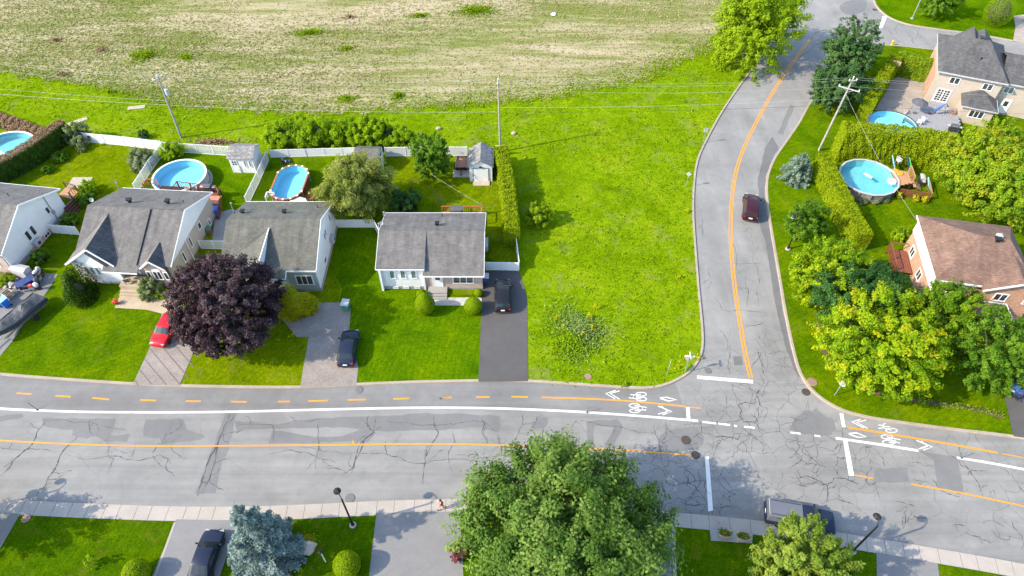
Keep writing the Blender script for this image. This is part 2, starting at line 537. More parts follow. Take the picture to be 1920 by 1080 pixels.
M['dark'] = mat('dark_plastic', (.03, .03, .033), .6)
M['grey'] = mat('grey_metal', (.35, .36, .37), .45, .5, .08)
M['lgrey'] = mat('light_grey_plastic', (.34, .34, .34), .5)
M['dgrey'] = mat('dark_grey_fabric', (.07, .072, .078), .8)
M['wood_pole'] = mat('weathered_pole_wood', (.25, .23, .2), .85, 0, .25, 2.0)
M['wood_red'] = mat('red_stained_wood', (.16, .05, .026), .65, 0, .25, 4)
M['wood_or'] = mat('orange_stained_wood', (.3, .105, .035), .65, 0, .2, 4)
M['wood_tan'] = mat('tan_deck_wood', (.34, .19, .095), .7, 0, .2, 4)
M['wood_brown'] = mat('brown_stained_wood', (.1, .04, .022), .7, 0, .25, 4)
M['wood_grey'] = mat('grey_deck_boards', (.22, .22, .225), .75, 0, .15, 4)
M['wood_w'] = mat('weathered_plank', (.32, .27, .215), .85, 0, .2, 4)
M['trunk'] = mat('bark', (.11, .085, .06), .95, 0, .35, 5)
M['liner'] = mat('pool_liner', (.25, .51, .62), .6, 0, .08, 2)
M['liner_pale'] = mat('pool_liner_pale', (.3, .62, .78), .6, 0, .1, 2)
M['liner_teal'] = mat('pool_liner_teal', (.2, .41, .43), .6, 0, .1, 2)
M['water'] = m_water('pool_water', (.72, .95, .985))
M['blue'] = mat('blue_plastic', (.02, .13, .5), .45)
M['lblue'] = mat('light_blue_plastic', (.2, .5, .75), .45)
M['green_bin'] = mat('green_plastic', (.035, .17, .1), .5)
M['red'] = mat('red_plastic', (.45, .03, .03), .5)
M['orange'] = mat('orange_plastic', (.75, .25, .02), .5)
M['rubber'] = mat('tyre_rubber', (.018, .018, .018), .85)
M['rim'] = mat('alloy_rim', (.4, .4, .41), .3, .8, .05)
M['lamp_red'] = mat('tail_lamp', (.35, .012, .015), .25)
M['lamp_clear'] = mat('head_lamp', (.28, .29, .3), .15)
M['plate'] = mat('number_plate', (.7, .7, .72), .5)
M['car_glass'] = mat('car_glass', (.014, .019, .022), .06, 0, .2, 1, .5)
M['stone'] = m_concrete('boulder_stone', (.36, .3, .25), .25)
M['terracotta'] = mat('terracotta', (.38, .15, .08), .8)
M['mulch'] = m_concrete('bark_mulch', (.1, .06, .04), .3)

# ================================================================== the ground
ROAD_Z = -0.12
structure(MB().poly([(-2500, -2500, -.3), (2500, -2500, -.3), (2500, 2500, -.3), (-2500, 2500, -.3)]).build('ground', M['lot']))
road = structure(MB().poly([(-160, -10, ROAD_Z), (190, -10, ROAD_Z), (190, 260, ROAD_Z), (-160, 260, ROAD_Z)]).build('road', M['asphalt']))

def R_(pts): return smooth(GP(pts, 0.0), 6)
kerb_A = R_([(-420, 655), (-200, 684), (0, 703), (100, 711), (250, 721), (400, 726), (560, 727), (670, 722), (800, 717), (960, 715), (1060, 720), (1160, 727),
             (1220, 728), (1260, 718), (1295, 697), (1315, 668), (1320, 640), (1318, 600), (1312, 540), (1305, 450), (1302, 400), (1303, 350), (1310, 300),
             (1330, 255), (1355, 210), (1385, 165), (1420, 118), (1460, 65), (1512, 0), (1570, -70), (1700, -190)])
kerb_B = R_([(2500, 225), (2200, 165), (1920, 112), (1750, 92), (1665, 84), (1620, 88), (1590, 104), (1558, 140), (1521, 187), (1495, 232), (1470, 268), (1450, 298), (1438, 330),
             (1436, 360), (1440, 400), (1448, 450), (1460, 520), (1470, 580), (1480, 630), (1492, 680), (1506, 712), (1530, 740), (1570, 766), (1620, 782), (1700, 795),
             (1800, 808), (1900, 820), (2100, 850), (2500, 905)])
kerb_C = R_([(1800, -190), (1690, -80), (1645, -25), (1638, 2), (1660, 28), (1700, 45), (1760, 55), (1830, 64), (1920, 80), (2200, 128), (2500, 180)])
walk_N = R_([(-500, 905), (-200, 924), (0, 935), (100, 941), (220, 946), (340, 949.5), (477, 949), (610, 944), (712, 939), (882, 935), (1000, 938), (1120, 946), (1240, 958),
             (1425, 976), (1585, 1000), (1720, 1022), (1920, 1057), (2300, 1130)])
def offset(path, d):
    out = []
    for i, p in enumerate(path):
        t = path[min(i + 1, len(path) - 1)] - path[max(i - 1, 0)]
        t.z = 0; t.normalize()
        out.append(p + Vector((-t.y, t.x, 0)) * d)
    return out
def block(name, pts, m, label=None):
    return structure(MB().prism(pts, -.25, 0.0).build(name, m), label)
block('ground_west', kerb_A + [Vector((60, 330, 0)), Vector((-400, 330, 0)), Vector((-400, 40, 0))], M['lot'])
block('ground_east', kerb_B + [Vector((330, 30, 0)), Vector((330, 110, 0))], M['lawn'])
block('ground_north_east', kerb_C + [Vector((330, 330, 0)), Vector((150, 330, 0))], M['lawn_b'])
walk_S = offset(walk_N, -1.32)
block('ground_south', list(reversed(walk_S)) + [Vector((-120, 15, 0)), Vector((-120, -80, 0)), Vector((120, -80, 0)), Vector((120, 5, 0))], M['lawn_c'])
# kerbs: a real step between the lawns and the road
def kerb(path, side):
    b = MB(); n = len(path)
    inn = offset(path, .26 * side)
    bt = offset(path, -.02 * side)
    for q in range(n):
        b.v += [(bt[q].x, bt[q].y, ROAD_Z - .02), (path[q].x, path[q].y, .004), (path[q].x + (inn[q].x - path[q].x) * .1, path[q].y + (inn[q].y - path[q].y) * .1, .022),
                (inn[q].x, inn[q].y, .022), (inn[q].x, inn[q].y, -.02)]
    for q in range(n - 1):
        for k in range(4):
            f = (q * 5 + k, q * 5 + k + 1, q * 5 + 5 + k + 1, q * 5 + 5 + k)
            b.f.append(f if side < 0 else f[::-1])
    return structure(b.build('kerb', M['kerb']))
kerb(kerb_A, 1); kerb(kerb_B, 1); kerb(kerb_C, 1)
# sidewalk, slab by slab
sw = MB()
n = len(walk_N)
sw_in = offset(walk_N, -1.3); sw_out = offset(walk_N, .03)
for q in range(n):
    sw.v += [(sw_out[q].x, sw_out[q].y, ROAD_Z - .02), (walk_N[q].x, walk_N[q].y, -.012), (sw_in[q].x, sw_in[q].y, -.012)]
for q in range(n - 1):
    for k in range(2):
        sw.f.append((q * 3 + k, q * 3 + k + 1, q * 3 + 4 + k, q * 3 + 3 + k)[::-1])
sidewalk = structure(sw.build('sidewalk', M['joint']))
def along(path, s):
    acc = 0
    for a, b in zip(path, path[1:]):
        L = (b - a).length
        if acc + L >= s:
            t = (b - a).normalized()
            return a + t * (s - acc), Vector((t.x, t.y, 0))
        acc += L
    return path[-1], (path[-1] - path[-2]).normalized()
tot = sum((b - a).length for a, b in zip(walk_N, walk_N[1:]))
s_ = 0.4
while s_ < tot - 2:
    L = random.choice((1.5, 1.5, 1.5, 1.75, 1.25))
    p, t = along(walk_N, s_); q, t2 = along(walk_N, s_ + L - .035)
    if -52 < p.x < 54:
        n1 = Vector((-t.y, t.x, 0)) * -1; n2 = Vector((-t2.y, t2.x, 0)) * -1
        zz = random.uniform(-.003, .004)
        b = MB().prism([p + n1 * 1.29, q + n2 * 1.29, q + n2 * .005, p + n1 * .005], -.011, zz)
        o = b.build('slab', M['walk'], sidewalk)
    s_ += L

def sheet(name, pts, m, z, label=None, wob=0.0):
    P = [Vector((p[0], p[1], z)) for p in pts]
    if wob:
        P = [p + Vector((random.uniform(-wob, wob), random.uniform(-wob, wob), 0)) for p in P]
    return structure(MB().poly(P).build(name, m), label)
def psheet(name, px, m, z, label=None, sm=0, wob=0.0):
    pts = GP(px)
    if sm: pts = smooth(pts, sm, True)
    return sheet(name, pts, m, z, label, wob)
field_edge = [(-420, 95), (-200, 118), (0, 137), (100, 152), (200, 165), (270, 185), (330, 198), (400, 203), (500, 210), (600, 212), (700, 208), (800, 203), (880, 196), (960, 188), (1040, 183),
              (1085, 172), (1160, 158), (1215, 151), (1240, 135), (1280, 115), (1330, 95), (1370, 72), (1405, 30), (1440, -30), (1520, -120)]
fe = smooth(GP(field_edge), 14)
fe2 = []
for i, p in enumerate(fe):
    w = .5 * math.sin(i * .9) + random.uniform(-.45, .45)
    fe2.append(p + Vector((0, w, 0)))
sheet('field', fe2 + [Vector((90, 320, 0)), Vector((-395, 320, 0)), Vector((-395, 130, 0))], M['soil'], .004)

kA = [(-420, 654), (-200, 683), (0, 702), (100, 710), (250, 720), (400, 725), (560, 726), (670, 721), (800, 716), (960, 714)]
psheet('lawn', [(-420, 654), (-200, 683), (0, 702), (100, 710), (250, 720), (330, 723), (370, 640), (330, 560), (330, 480), (140, 440), (140, 330), (60, 300), (-200, 420)], M['lawn'], 0.0040, 'front lawn around the grey roofed houses on the left')
psheet('lawn', [(330, 723), (400, 725), (560, 726), (610, 724), (625, 600), (640, 540), (600, 470), (430, 440), (335, 480), (335, 560), (372, 640)], M['lawn_y'], 0.0070)
psheet('lawn', [(612, 724), (670, 721), (800, 716), (960, 714), (990, 713), (988, 640), (985, 540), (960, 480), (880, 470), (705, 420), (625, 425), (605, 480), (642, 540), (627, 600)], M['lawn_b'], 0.0100)
psheet('lawn', [(142, 440), (60, 330), (60, 305), (160, 268), (318, 286), (262, 358), (330, 430), (200, 460)], M['lawn_y'], 0.0130)
psheet('lawn', [(320, 286), (434, 291), (503, 296), (468, 380), (440, 440), (332, 430), (264, 358)], M['lawn_b'], 0.0160)
psheet('lawn', [(505, 296), (722, 294), (726, 350), (705, 419), (625, 424), (470, 420), (470, 380)], M['lawn'], 0.0190)
psheet('lawn', [(724, 294), (948, 290), (962, 448), (972, 508), (880, 468), (707, 419), (728, 350)], M['lawn_y'], 0.0220)

# drives, paths, patios
psheet('driveway', [(-300, 800), (-120, 700), (0, 668), (24, 640), (50, 600), (75, 566), (96, 536), (109, 514), (79, 512), (30, 520), (-30, 545), (-200, 600), (-420, 660)], M['drive_g'], .030)
d_h2 = psheet('driveway', [(249, 721), (281, 652), (304, 588), (322, 578), (400, 590), (372, 640), (336, 724)], M['paver_grey'], .030)
for k in range(7):                          # dark bands of brick across the paved drive
    x0, y0 = (253 + k * 9.5, 714 - k * 20)
    a = G(x0, y0); e_ = G(x0 + 62, min(y0 + 74, 722))
    if y0 + 74 > 722: e_ = a + (G(x0 + 62, y0 + 74) - a) * ((722 - y0) / 74)
    MB().ribbon([a, e_], .11, .034).build('paver_band', M['band'], d_h2)
psheet('path', [(215, 577.5), (224, 557), (228, 541), (253, 541), (267, 555), (330, 559), (338, 575), (322, 582), (304, 588.5), (275, 581)], M['path'], .036)
psheet('driveway', [(563, 727), (567, 700), (579, 632), (556, 632), (521, 589), (520, 575), (545, 600), (587, 592), (595.5, 568), (643, 567), (658, 575), (655, 617), (672, 690), (668, 722)], M['paver_grey'], .030)
psheet('driveway', [(897, 716), (906, 508), (973, 508), (982, 535), (988, 560), (989, 640), (990, 715)], M['drive'], .030)
psheet('path', [(808, 558), (903, 558), (903, 573), (808, 573)], M['paver_white'], .030)
psheet('driveway', [(-200, 961), (0, 961), (38, 964), (0, 1030), (-60, 1110), (-260, 1110)], M['drive_g'], .030)
psheet('driveway', [(331, 974), (412, 975.5), (452, 975), (430, 1030), (395, 1130), (265, 1130)], M['drive_g'], .030)
psheet('driveway', [(706, 962), (862, 959), (872, 1130), (686, 1130)], M['drive_g'], .030)
psheet('driveway', [(1150, 972), (1258, 984), (1262, 1130), (1140, 1130)], M['drive_g'], .030)
psheet('driveway', [(1643, 1036), (1700, 1046), (1758, 1057), (1768, 1130), (1645, 1130)], M['drive_g'], .030)
psheet('paving_strip', [(1259, 984), (1266, 985), (1270, 1130), (1263, 1130)], M['walk'], .036)
psheet('paving_strip', [(326, 980), (330, 979), (290, 1090), (285, 1090)], M['walk'], .036)
psheet('paving_strip', [(1330, 989.5), (1412, 1000), (1410, 1019), (1333, 1014)], M['conc'], .030)
psheet('patio', [(1655, 152), (1690, 143), (1735, 152), (1745, 200), (1720, 232), (1650, 222), (1640, 205)], M['paver_beige'], .030)
psheet('driveway', [(1884, 745), (1896, 800), (1900, 818), (2000, 832), (2100, 760), (1990, 690), (1915, 690)], M['drive'], .030)
psheet('driveway', [(1899, 77), (1904, 50), (1900, 30), (1990, 18), (2000, 90)], M['paver_beige'], .030)
bed = smooth(GP([(1533, 605), (1540, 640), (1552, 668), (1580, 698), (1612, 722), (1650, 738), (1700, 748), (1760, 757), (1820, 766), (1882, 781)]), 5)
structure(MB().ribbon(bed, .55, .030).build('flower_bed', M['mulch']))
psheet('flower_bed', [(262, 546), (290, 552), (330, 556), (345, 545), (300, 538)], M['mulch'], .030, None, 3)
psheet('flower_bed', [(-20, 512), (28, 508), (24, 530), (-10, 548), (-40, 550)], M['mulch'], .042, None, 3)
psheet('flower_bed', [(838, 541), (904, 541), (904, 553), (836, 553)], M['lawn_y'], .030)

# ------------------------------------------------------------------ on the asphalt
RZ = lambda k: ROAD_Z + .004 * k
kA_lane = [p for p in kerb_A if p.x < 16.5 and p.y < 41]
lane_in = smooth(GP([(-300, 745), (-120, 757), (0, 766), (60, 769), (180, 772.5), (400, 772.5), (640, 767), (780, 764.5), (900, 765), (1000, 768), (1100, 773), (1200, 780), (1290, 787)], ROAD_Z), 6)
MB().poly([Vector((p.x, p.y, ROAD_Z + .002)) for p in kA_lane] + [Vector((p.x, p.y, ROAD_Z + .002)) for p in reversed(lane_in)]).build('bike_lane', M['asphalt_b'], road)
def patch(px, m, k=1, wob=.08, sm=0):
    pts = GP(px, RZ(k))
    if sm: pts = smooth(pts, sm, True)
    P = []
    for a, b in zip(pts, pts[1:] + pts[:1]):
        nn = max(1, int((b - a).length / .7))
        for i in range(nn):
            q = a + (b - a) * (i / nn)
            P.append((q.x + random.uniform(-wob, wob), q.y + random.uniform(-wob, wob), RZ(k)))
    return MB().poly(P).build('asphalt_patch', m, road)
patch([(80, 783), (150, 785), (218, 786), (208, 818), (243, 812), (238, 828), (200, 828), (175, 815), (165, 822), (135, 817), (135, 806), (78, 799)], M['patch'])
patch([(273, 787), (345, 785), (350, 805), (385, 818), (375, 824), (340, 828), (305, 832), (300, 822), (268, 818)], M['patch'])
patch([(432, 756), (450, 756), (438, 800), (428, 840), (412, 880), (402, 925), (366, 925), (392, 860), (412, 800)], M['patch'], 1, .12)
patch([(440, 788), (520, 796), (600, 784), (640, 783), (720, 780), (800, 775), (870, 776), (938, 780), (936, 812), (900, 800), (830, 806), (720, 808), (640, 801), (520, 803), (445, 808)], M['patch'])
patch([(512, 806), (590, 820), (640, 818), (690, 800), (700, 815), (690, 828), (600, 830), (505, 832)], M['patch'], 2)
patch([(1722, 845), (1795, 858), (1808, 925), (1760, 915), (1750, 862)], M['patch'])
patch([(1640, 880), (1700, 875), (1706, 902), (1640, 906)], M['patch'])
patch([(1487, 790), (1500, 775), (1530, 766), (1550, 780), (1566, 796), (1560, 815), (1530, 818), (1500, 812), (1480, 803)], M['patch'], 1, .2, 3)
patch([(1100, 790), (1160, 786), (1168, 800), (1150, 838), (1135, 835), (1150, 800), (1115, 798), (1112, 838), (1102, 832)], M['patch'], 1, .1)
patch([(1000, 790), (1025, 783), (1022, 800), (996, 803)], M['patch'], 1, .1, 4)
patch([(1240, 815), (1300, 800), (1320, 830), (1290, 845), (1245, 842)], M['patch'], 1, .1, 4)
patch([(-60, 800), (0, 780), (42, 776), (45, 783), (0, 790), (-60, 812)], M['patch'])
patch([(1375, 668), (1391, 668), (1393, 685), (1377, 685)], M['patch_dark'], 2, .02)
patch([(1458, 250), (1482, 195), (1490, 200), (1476, 232), (1468, 252)], M['patch'], 1, .1)
patch([(1575, 10), (1620, -5), (1622, 20), (1590, 28)], M['patch'], 1, .1, 4)
# darker strip along the gutter on the bend
patch([(1447, 256), (1461, 276), (1446, 302), (1436, 332), (1434, 360), (1438, 400), (1446, 450), (1458, 520), (1468, 580), (1478, 630), (1490, 680), (1504, 710),
       (1494, 704), (1478, 665), (1465, 620), (1452, 560), (1443, 500), (1434, 450), (1424, 420), (1424, 370), (1420, 340), (1428, 305), (1434, 278)], M['patch_dark'], 1, .06)
def line(px, w, m, k=3, name='road_line', off=0.0, sm=5):
    pts = GP(px, RZ(k))
    if sm and len(pts) > 2: pts = smooth(pts, sm)
    return MB().ribbon(pts, w, RZ(k), off).build(name, m, road)
WL, YL = M['white_line'], M['yellow_line']
line([(-300, 745), (-120, 757), (0, 766), (60, 769), (180, 772.5), (400, 772.5), (640, 767), (780, 764.5), (900, 765), (1000, 768), (1100, 773), (1200, 780), (1309, 789)], .24, WL)
for a, b in (((1317, 791), (1343, 794)), ((1347, 794), (1369, 797)), ((1376, 798), (1382, 799)), ((1395, 800), (1415, 802)), ((1482, 811), (1501, 813)), ((1527, 816.5), (1538, 818))):
    line([a, b], .2, WL)
line([(1567, 821.5), (1640, 832), (1722, 845)], .26, WL)
line([(1794, 858), (1850, 867), (1920, 880), (2050, 905)], .24, WL)
for x0, y0, x1, y1 in ((-120, 722, -90, 725), (-45, 730, -15, 733), (31, 737, 59, 739), (104, 742, 133, 744), (173, 746, 205, 749), (263, 750, 293, 751), (348, 752, 377, 752.4), (433, 753, 463, 753.4),
                       (521, 753, 544, 752.7), (578, 752, 615, 751), (652, 750, 686, 749), (737, 748, 767, 747), (826, 746, 847, 745), (893, 744.6, 918, 744.2), (959, 743.7, 990, 744.3)):
    line([(x0, y0), (x1, y1)], .17, YL)
line([(1016, 745), (1100, 747.6), (1180, 752), (1250, 758.5), (1286, 762.3)], .17, YL)
line([(1294, 763), (1315, 766)], .12, M['yellow_line'])
line([(1588, 801), (1700, 819), (1800, 836), (1871, 849)], .2, YL)
line([(1880, 851), (1925, 859)], .1, YL)
line([(-300, 800), (-100, 817), (0, 825.5), (67, 829.5), (143, 833), (267, 836), (400, 836), (633, 834), (760, 832.6), (873, 833), (973, 836), (1073, 839.5), (1173, 844.5), (1277, 852), (1312, 855)], .15, YL)
line([(662, 832), (662, 826)], .14, YL)
line([(1603, 890.5), (1637, 897)], .14, YL)
line([(1709, 908), (1800, 924), (1920, 949), (2050, 975)], .16, YL)
ctr = [(1519, 74), (1480, 126), (1445, 180), (1410, 245), (1390, 290), (1378, 332), (1372, 380), (1370, 430), (1372, 480), (1378, 540), (1387, 600), (1397, 660), (1408, 709)]
line(ctr, .17, YL, off=.15); line(ctr, .17, YL, off=-.15)
def quad(px, m=WL, name='stop_line'):
    return MB().poly(GP(px, RZ(3))).build(name, m, road)
quad([(1286.5, 763), (1293, 763.5), (1294.5, 786), (1287.5, 785.5)])
quad([(1307, 704), (1412, 712.5), (1412, 719), (1307, 710)])
quad([(1322, 856), (1329, 856), (1337, 957), (1328, 959)])
quad([(1581, 826), (1589, 827), (1601.5, 892), (1591.5, 892)])
quad([(1574, 774), (1581, 775), (1585.5, 801), (1579, 801)])
quad([(1655, 30), (1664, 30), (1654, 53), (1648, 53)])
z8 = lambda x, y: (1100 + x / 5.647, 660 + y / 5.647)
zr = lambda x, y: (1480 + x / 4.32, 700 + y / 4.32)
def mark(fn, polys, w, name):
    b = MB()
    for i, pl in enumerate(polys):
        b.ribbon(GP([fn(*p) for p in pl], RZ(3) + .0006 * i), w)
    return b.build(name, WL, road)
def ell(cx, cy, rx, ry, n=22):
    return [(cx + rx * math.cos(2 * math.pi * k / n), cy + ry * math.sin(2 * math.pi * k / n)) for k in range(n + 1)]
mark(z8, [[(305, 407), (202, 440), (302, 496)], [(348, 411), (250, 440), (347, 499)]], .12, 'chevron_marking')
mark(z8, [[(757, 572), (903, 632), (805, 664)], [(790, 572), (858, 630), (757, 657)]], .12, 'chevron_marking')
mark(z8, [[(765, 487), (850, 480), (955, 508), (868, 519), (765, 487)]], .13, 'diamond_marking')
mark(z8, [ell(576, 447, 55, 20), ell(580, 497, 55, 20), [(576, 447), (500, 455), (490, 490), (580, 497)], [(500, 455), (462, 450)], [(490, 490), (450, 486), (448, 478)], [(535, 451), (530, 493)]], .09, 'bicycle_marking')
mark(z8, [ell(505, 567, 55, 20), ell(510, 622, 55, 20), [(505, 567), (585, 578), (595, 612), (510, 622)], [(585, 578), (635, 588)], [(595, 612), (625, 618), (628, 606)], [(550, 572), (548, 618)]], .09, 'bicycle_marking')
mark(zr, [[(578, 372), (508, 393), (602, 442)], [(622, 378), (545, 397), (634, 446)]], .12, 'chevron_marking')
mark(zr, [[(1030, 543), (1160, 597), (1085, 620)], [(1068, 547), (1118, 590), (1046, 613)]], .12, 'chevron_marking')
mark(zr, [[(474, 488), (545, 482), (624, 513), (556, 519), (474, 488)]], .13, 'diamond_marking')
mark(zr, [ell(828, 463, 46, 17), ell(800, 418, 40, 15)[4:16], [(828, 463), (765, 440), (750, 420), (722, 418)], [(765, 440), (720, 446)]], .09, 'bicycle_marking')
mark(zr, [ell(790, 514, 46, 17), ell(805, 558, 52, 18), [(790, 514), (850, 527), (862, 555), (805, 558)], [(850, 527), (902, 538)], [(862, 555), (895, 566)], [(828, 520), (830, 556)]], .09, 'bicycle_marking')

# cracks: thin wandering gaps, some with side branches
def wander(pts, amp):
    P = [Vector(p) for p in pts]
    for it in range(3):
        Q = []
        for a, b in zip(P, P[1:]):
            d = b - a
            m = (a + b) / 2 + Vector((-d.y, d.x, 0)) * random.uniform(-amp, amp)
            Q += [a, m]
        P = Q + [P[-1]]
    return P
crk = MB()
ck = [0]
def crack(px, w=.045, branch=2, fn=None):
    if fn: px = [fn(*p) for p in px]
    P = wander(GP(px, RZ(2)), .1)
    def add(P, w):
        ck[0] += 1
        z = RZ(2) + .00012 * (ck[0] % 16)
        n = len(P)
        ws = [max(.012, w * (.35 + .65 * math.sin(math.pi * (i + .5) / n)) * random.choice((.3, .5, .8, 1.0, 1.3, 1.9))) for i in range(n)]
        crk.ribbon([Vector((p.x, p.y, z)) for p in P], ws, z)
    add(P, w)
    for _ in range((branch + 1) // 2):
        a = random.choice(P[1:-1])
        ang = random.uniform(0, 6.28); L = random.uniform(.6, 2.2)
        add(wander([a, a + Vector((math.cos(ang), math.sin(ang), 0)) * L], .2), w * .6)
for c_ in ([(85, 790), (62, 830), (40, 850), (0, 893)], [(145, 818), (110, 862), (95, 890), (68, 930)], [(430, 775), (410, 825), (385, 885), (370, 930)], [(440, 778), (405, 850), (378, 925)]):
    crack(c_, .09, 5)
for c_ in ([(205, 832), (203, 855), (213, 860), (200, 890)], [(253, 832), (246, 857)], [(300, 830), (285, 850)], [(318, 835), (330, 850), (350, 860)], [(110, 852), (200, 855), (240, 862), (300, 852), (320, 870)],
           [(0, 838), (60, 841), (105, 850)], [(315, 860), (312, 880), (328, 895)], [(170, 785), (168, 803), (175, 818)], [(80, 788), (140, 793), (200, 800), (240, 808)], [(335, 783), (340, 800), (310, 815), (303, 832)],
           [(445, 795), (510, 797), (512, 828)], [(525, 795), (580, 790), (600, 785)], [(565, 838), (600, 843), (640, 850)], [(505, 852), (540, 843), (580, 850), (630, 868)], [(600, 783), (598, 830), (592, 880)]):
    crack(c_, .05, 2)
z3 = lambda x, y: (640 + x / 3, 700 + y / 3)
for c_ in ([(152, 240), (150, 300), (190, 330), (110, 390), (90, 440), (70, 530), (0, 580)], [(190, 250), (180, 330), (120, 400), (60, 540)], [(520, 240), (525, 300), (545, 330), (510, 400), (470, 480), (460, 620)]):
    crack(c_, .08, 4, z3)
for c_ in ([(625, 325), (630, 400), (605, 440), (625, 550)], [(790, 250), (815, 300), (800, 350), (822, 400)], [(880, 340), (900, 460)], [(1018, 230), (1015, 290), (970, 390)], [(1140, 300), (1147, 400)],
           [(0, 455), (140, 450), (240, 450), (330, 470), (380, 500), (550, 490), (720, 490), (880, 465), (950, 470)], [(240, 265), (380, 285), (480, 290), (560, 290), (640, 285), (800, 270), (880, 330)],
           [(1310, 270), (1400, 275), (1560, 300), (1660, 330), (1760, 340)], [(1760, 290), (1790, 400), (1800, 470), (1820, 530)], [(1820, 280), (1830, 350), (1790, 390)], [(250, 380), (255, 455)], [(1015, 290), (1080, 275)],
           [(1100, 240), (1090, 280), (1060, 320)], [(1290, 305), (1320, 265)], [(640, 460), (760, 455), (790, 480), (850, 455)]):
    crack(c_, .05, 2, z3)
for c_ in ([(1820, 0), (1840, 90), (1860, 180), (1900, 260)], [(1530, 330), (1550, 420), (1600, 560), (1640, 620), (1620, 690), (1660, 740), (1750, 740), (1800, 760), (1840, 820), (1920, 870)],
           [(1200, 740), (1225, 850), (1130, 910)], [(1225, 850), (1360, 900), (1440, 890), (1600, 930), (1650, 830)], [(1740, 660), (1790, 690), (1820, 760)], [(1640, 800), (1760, 900), (1900, 1000)],
           [(1780, 560), (1700, 530), (1600, 560)], [(1840, 240), (1880, 330), (1800, 440), (1830, 560), (1920, 600)]):
    crack(c_, .07, 4, z8)
for c_ in ([(830, 740), (860, 820), (910, 860), (990, 920)], [(1450, 420), (1480, 520), (1490, 640)], [(1760, 440), (1740, 530), (1690, 560)], [(1400, 900), (1380, 1000), (1340, 1100)], [(700, 850), (770, 940), (780, 1070)],
           [(1450, 660), (1380, 740), (1300, 760)], [(1260, 590), (1280, 680)], [(1530, 0), (1500, 120), (1520, 240)], [(1600, 340), (1700, 330), (1760, 440)], [(1650, 930), (1700, 1010), (1690, 1070)]):
    crack(c_, .045, 3, z8)
for c_ in ([(0, 560), (60, 540), (80, 600), (0, 690)], [(0, 770), (80, 720), (100, 680), (20, 600)], [(0, 830), (70, 860), (140, 830), (220, 860), (310, 910), (310, 980)], [(310, 910), (360, 850), (440, 850), (560, 900)],
           [(120, 600), (180, 690), (240, 740), (330, 760)], [(1410, 720), (1460, 790), (1540, 920), (1550, 960)], [(1380, 740), (1500, 790), (1600, 790)], [(1800, 800), (1850, 900), (1900, 960)], [(0, 350), (60, 370), (20, 420)],
           [(1160, 860), (1220, 940), (1380, 1000)]):
    crack(c_, .07, 4, zr)
for c_ in ([(240, 545), (260, 570)], [(400, 650), (420, 560)], [(960, 720), (1040, 720), (1100, 750), (1180, 750)], [(1650, 940), (1670, 1000)], [(540, 650), (530, 730)], [(650, 690), (655, 740)], [(760, 680), (770, 750)],
           [(620, 580), (625, 650)], [(600, 590), (670, 600)], [(150, 230), (160, 290)], [(620, 840), (640, 900), (690, 890)], [(1000, 860), (1100, 880)]):
    crack(c_, .05, 1, zr)
zs = lambda x, y: (1260 + x / 3.177, 380 + y / 3.177)
for c_ in ([(470, 170), (500, 280), (480, 350), (520, 460), (510, 560), (515, 620)], [(510, 880), (530, 950), (560, 1000), (620, 1030)], [(380, 360), (480, 360), (545, 370)], [(280, 750), (330, 820), (350, 930)],
           [(510, 780), (560, 860)], [(360, 230), (385, 330), (400, 420)], [(220, 380), (235, 470), (215, 520)], [(250, 560), (300, 640), (420, 640), (560, 660)], [(440, 740), (540, 720)], [(570, 900), (620, 890)],
           [(180, 100), (185, 200)], [(370, 100), (480, 160)], [(480, 700), (640, 760)], [(370, 500), (480, 520), (560, 570)], [(440, 430), (450, 620)], [(700, 1010), (650, 960), (600, 930)]):
    crack(c_, .04, 2, zs)
zq = lambda x, y: (1240 + x / 4, 900 + y / 4)
for c_ in ([(0, 0), (20, 100), (60, 160)], [(30, 20), (110, 40), (200, 20), (290, 90), (340, 170)], [(400, 0), (500, 80), (560, 110), (500, 130), (525, 200)], [(-60, -120), (20, -60), (40, 20)], [(100, -140), (210, -60), (260, 10)],
           [(270, -60), (290, 30), (220, 110)], [(1130, 0), (1200, 40), (1290, 20)], [(1240, 40), (1250, 110), (1235, 160)], [(1390, 0), (1480, 30)], [(1530, 0), (1560, 40), (1610, 20)], [(1000, 30), (1100, 50)],
           [(1310, 140), (1420, 170)], [(140, 160), (260, 190), (340, 180)], [(1850, 180), (1900, 200)], [(1820, 240), (1815, 360)], [(440, 210), (560, 200)]):
    crack(c_, .06, 3, zq)
zb = lambda x, y: (1560 + x / 5.333, 960 + y / 5.333)
for c_ in ([(720, 30), (715, 170)], [(780, 20), (900, 60), (1000, 80)], [(1210, 130), (1340, 140)], [(1320, 190), (1400, 235), (1480, 250), (1500, 320)], [(1590, 180), (1690, 270), (1780, 280), (1770, 240), (1900, 270)],
           [(1800, 90), (1820, 160), (1850, 190)], [(1600, 70), (1720, 150)]):
    crack(c_, .06, 2, zb)
zu = lambda x, y: (1480 + x / 4.32, 40 + y / 4.32)
for c_ in ([(900, 0), (870, 95)], [(800, 70), (850, 140), (910, 165)], [(995, 140), (1010, 190)], [(560, 30), (700, 45)], [(550, 0), (480, 120)], [(0, 110), (60, 60), (180, 40)], [(160, 160), (240, 80), (300, 60)], [(60, 300), (200, 200), (330, 150)],
           [(1060, 50), (1010, 150)]):
    crack(c_, .07, 1, zu)
crk_o = crk.build('crack', M['crack'], road)
stuff(crk_o)

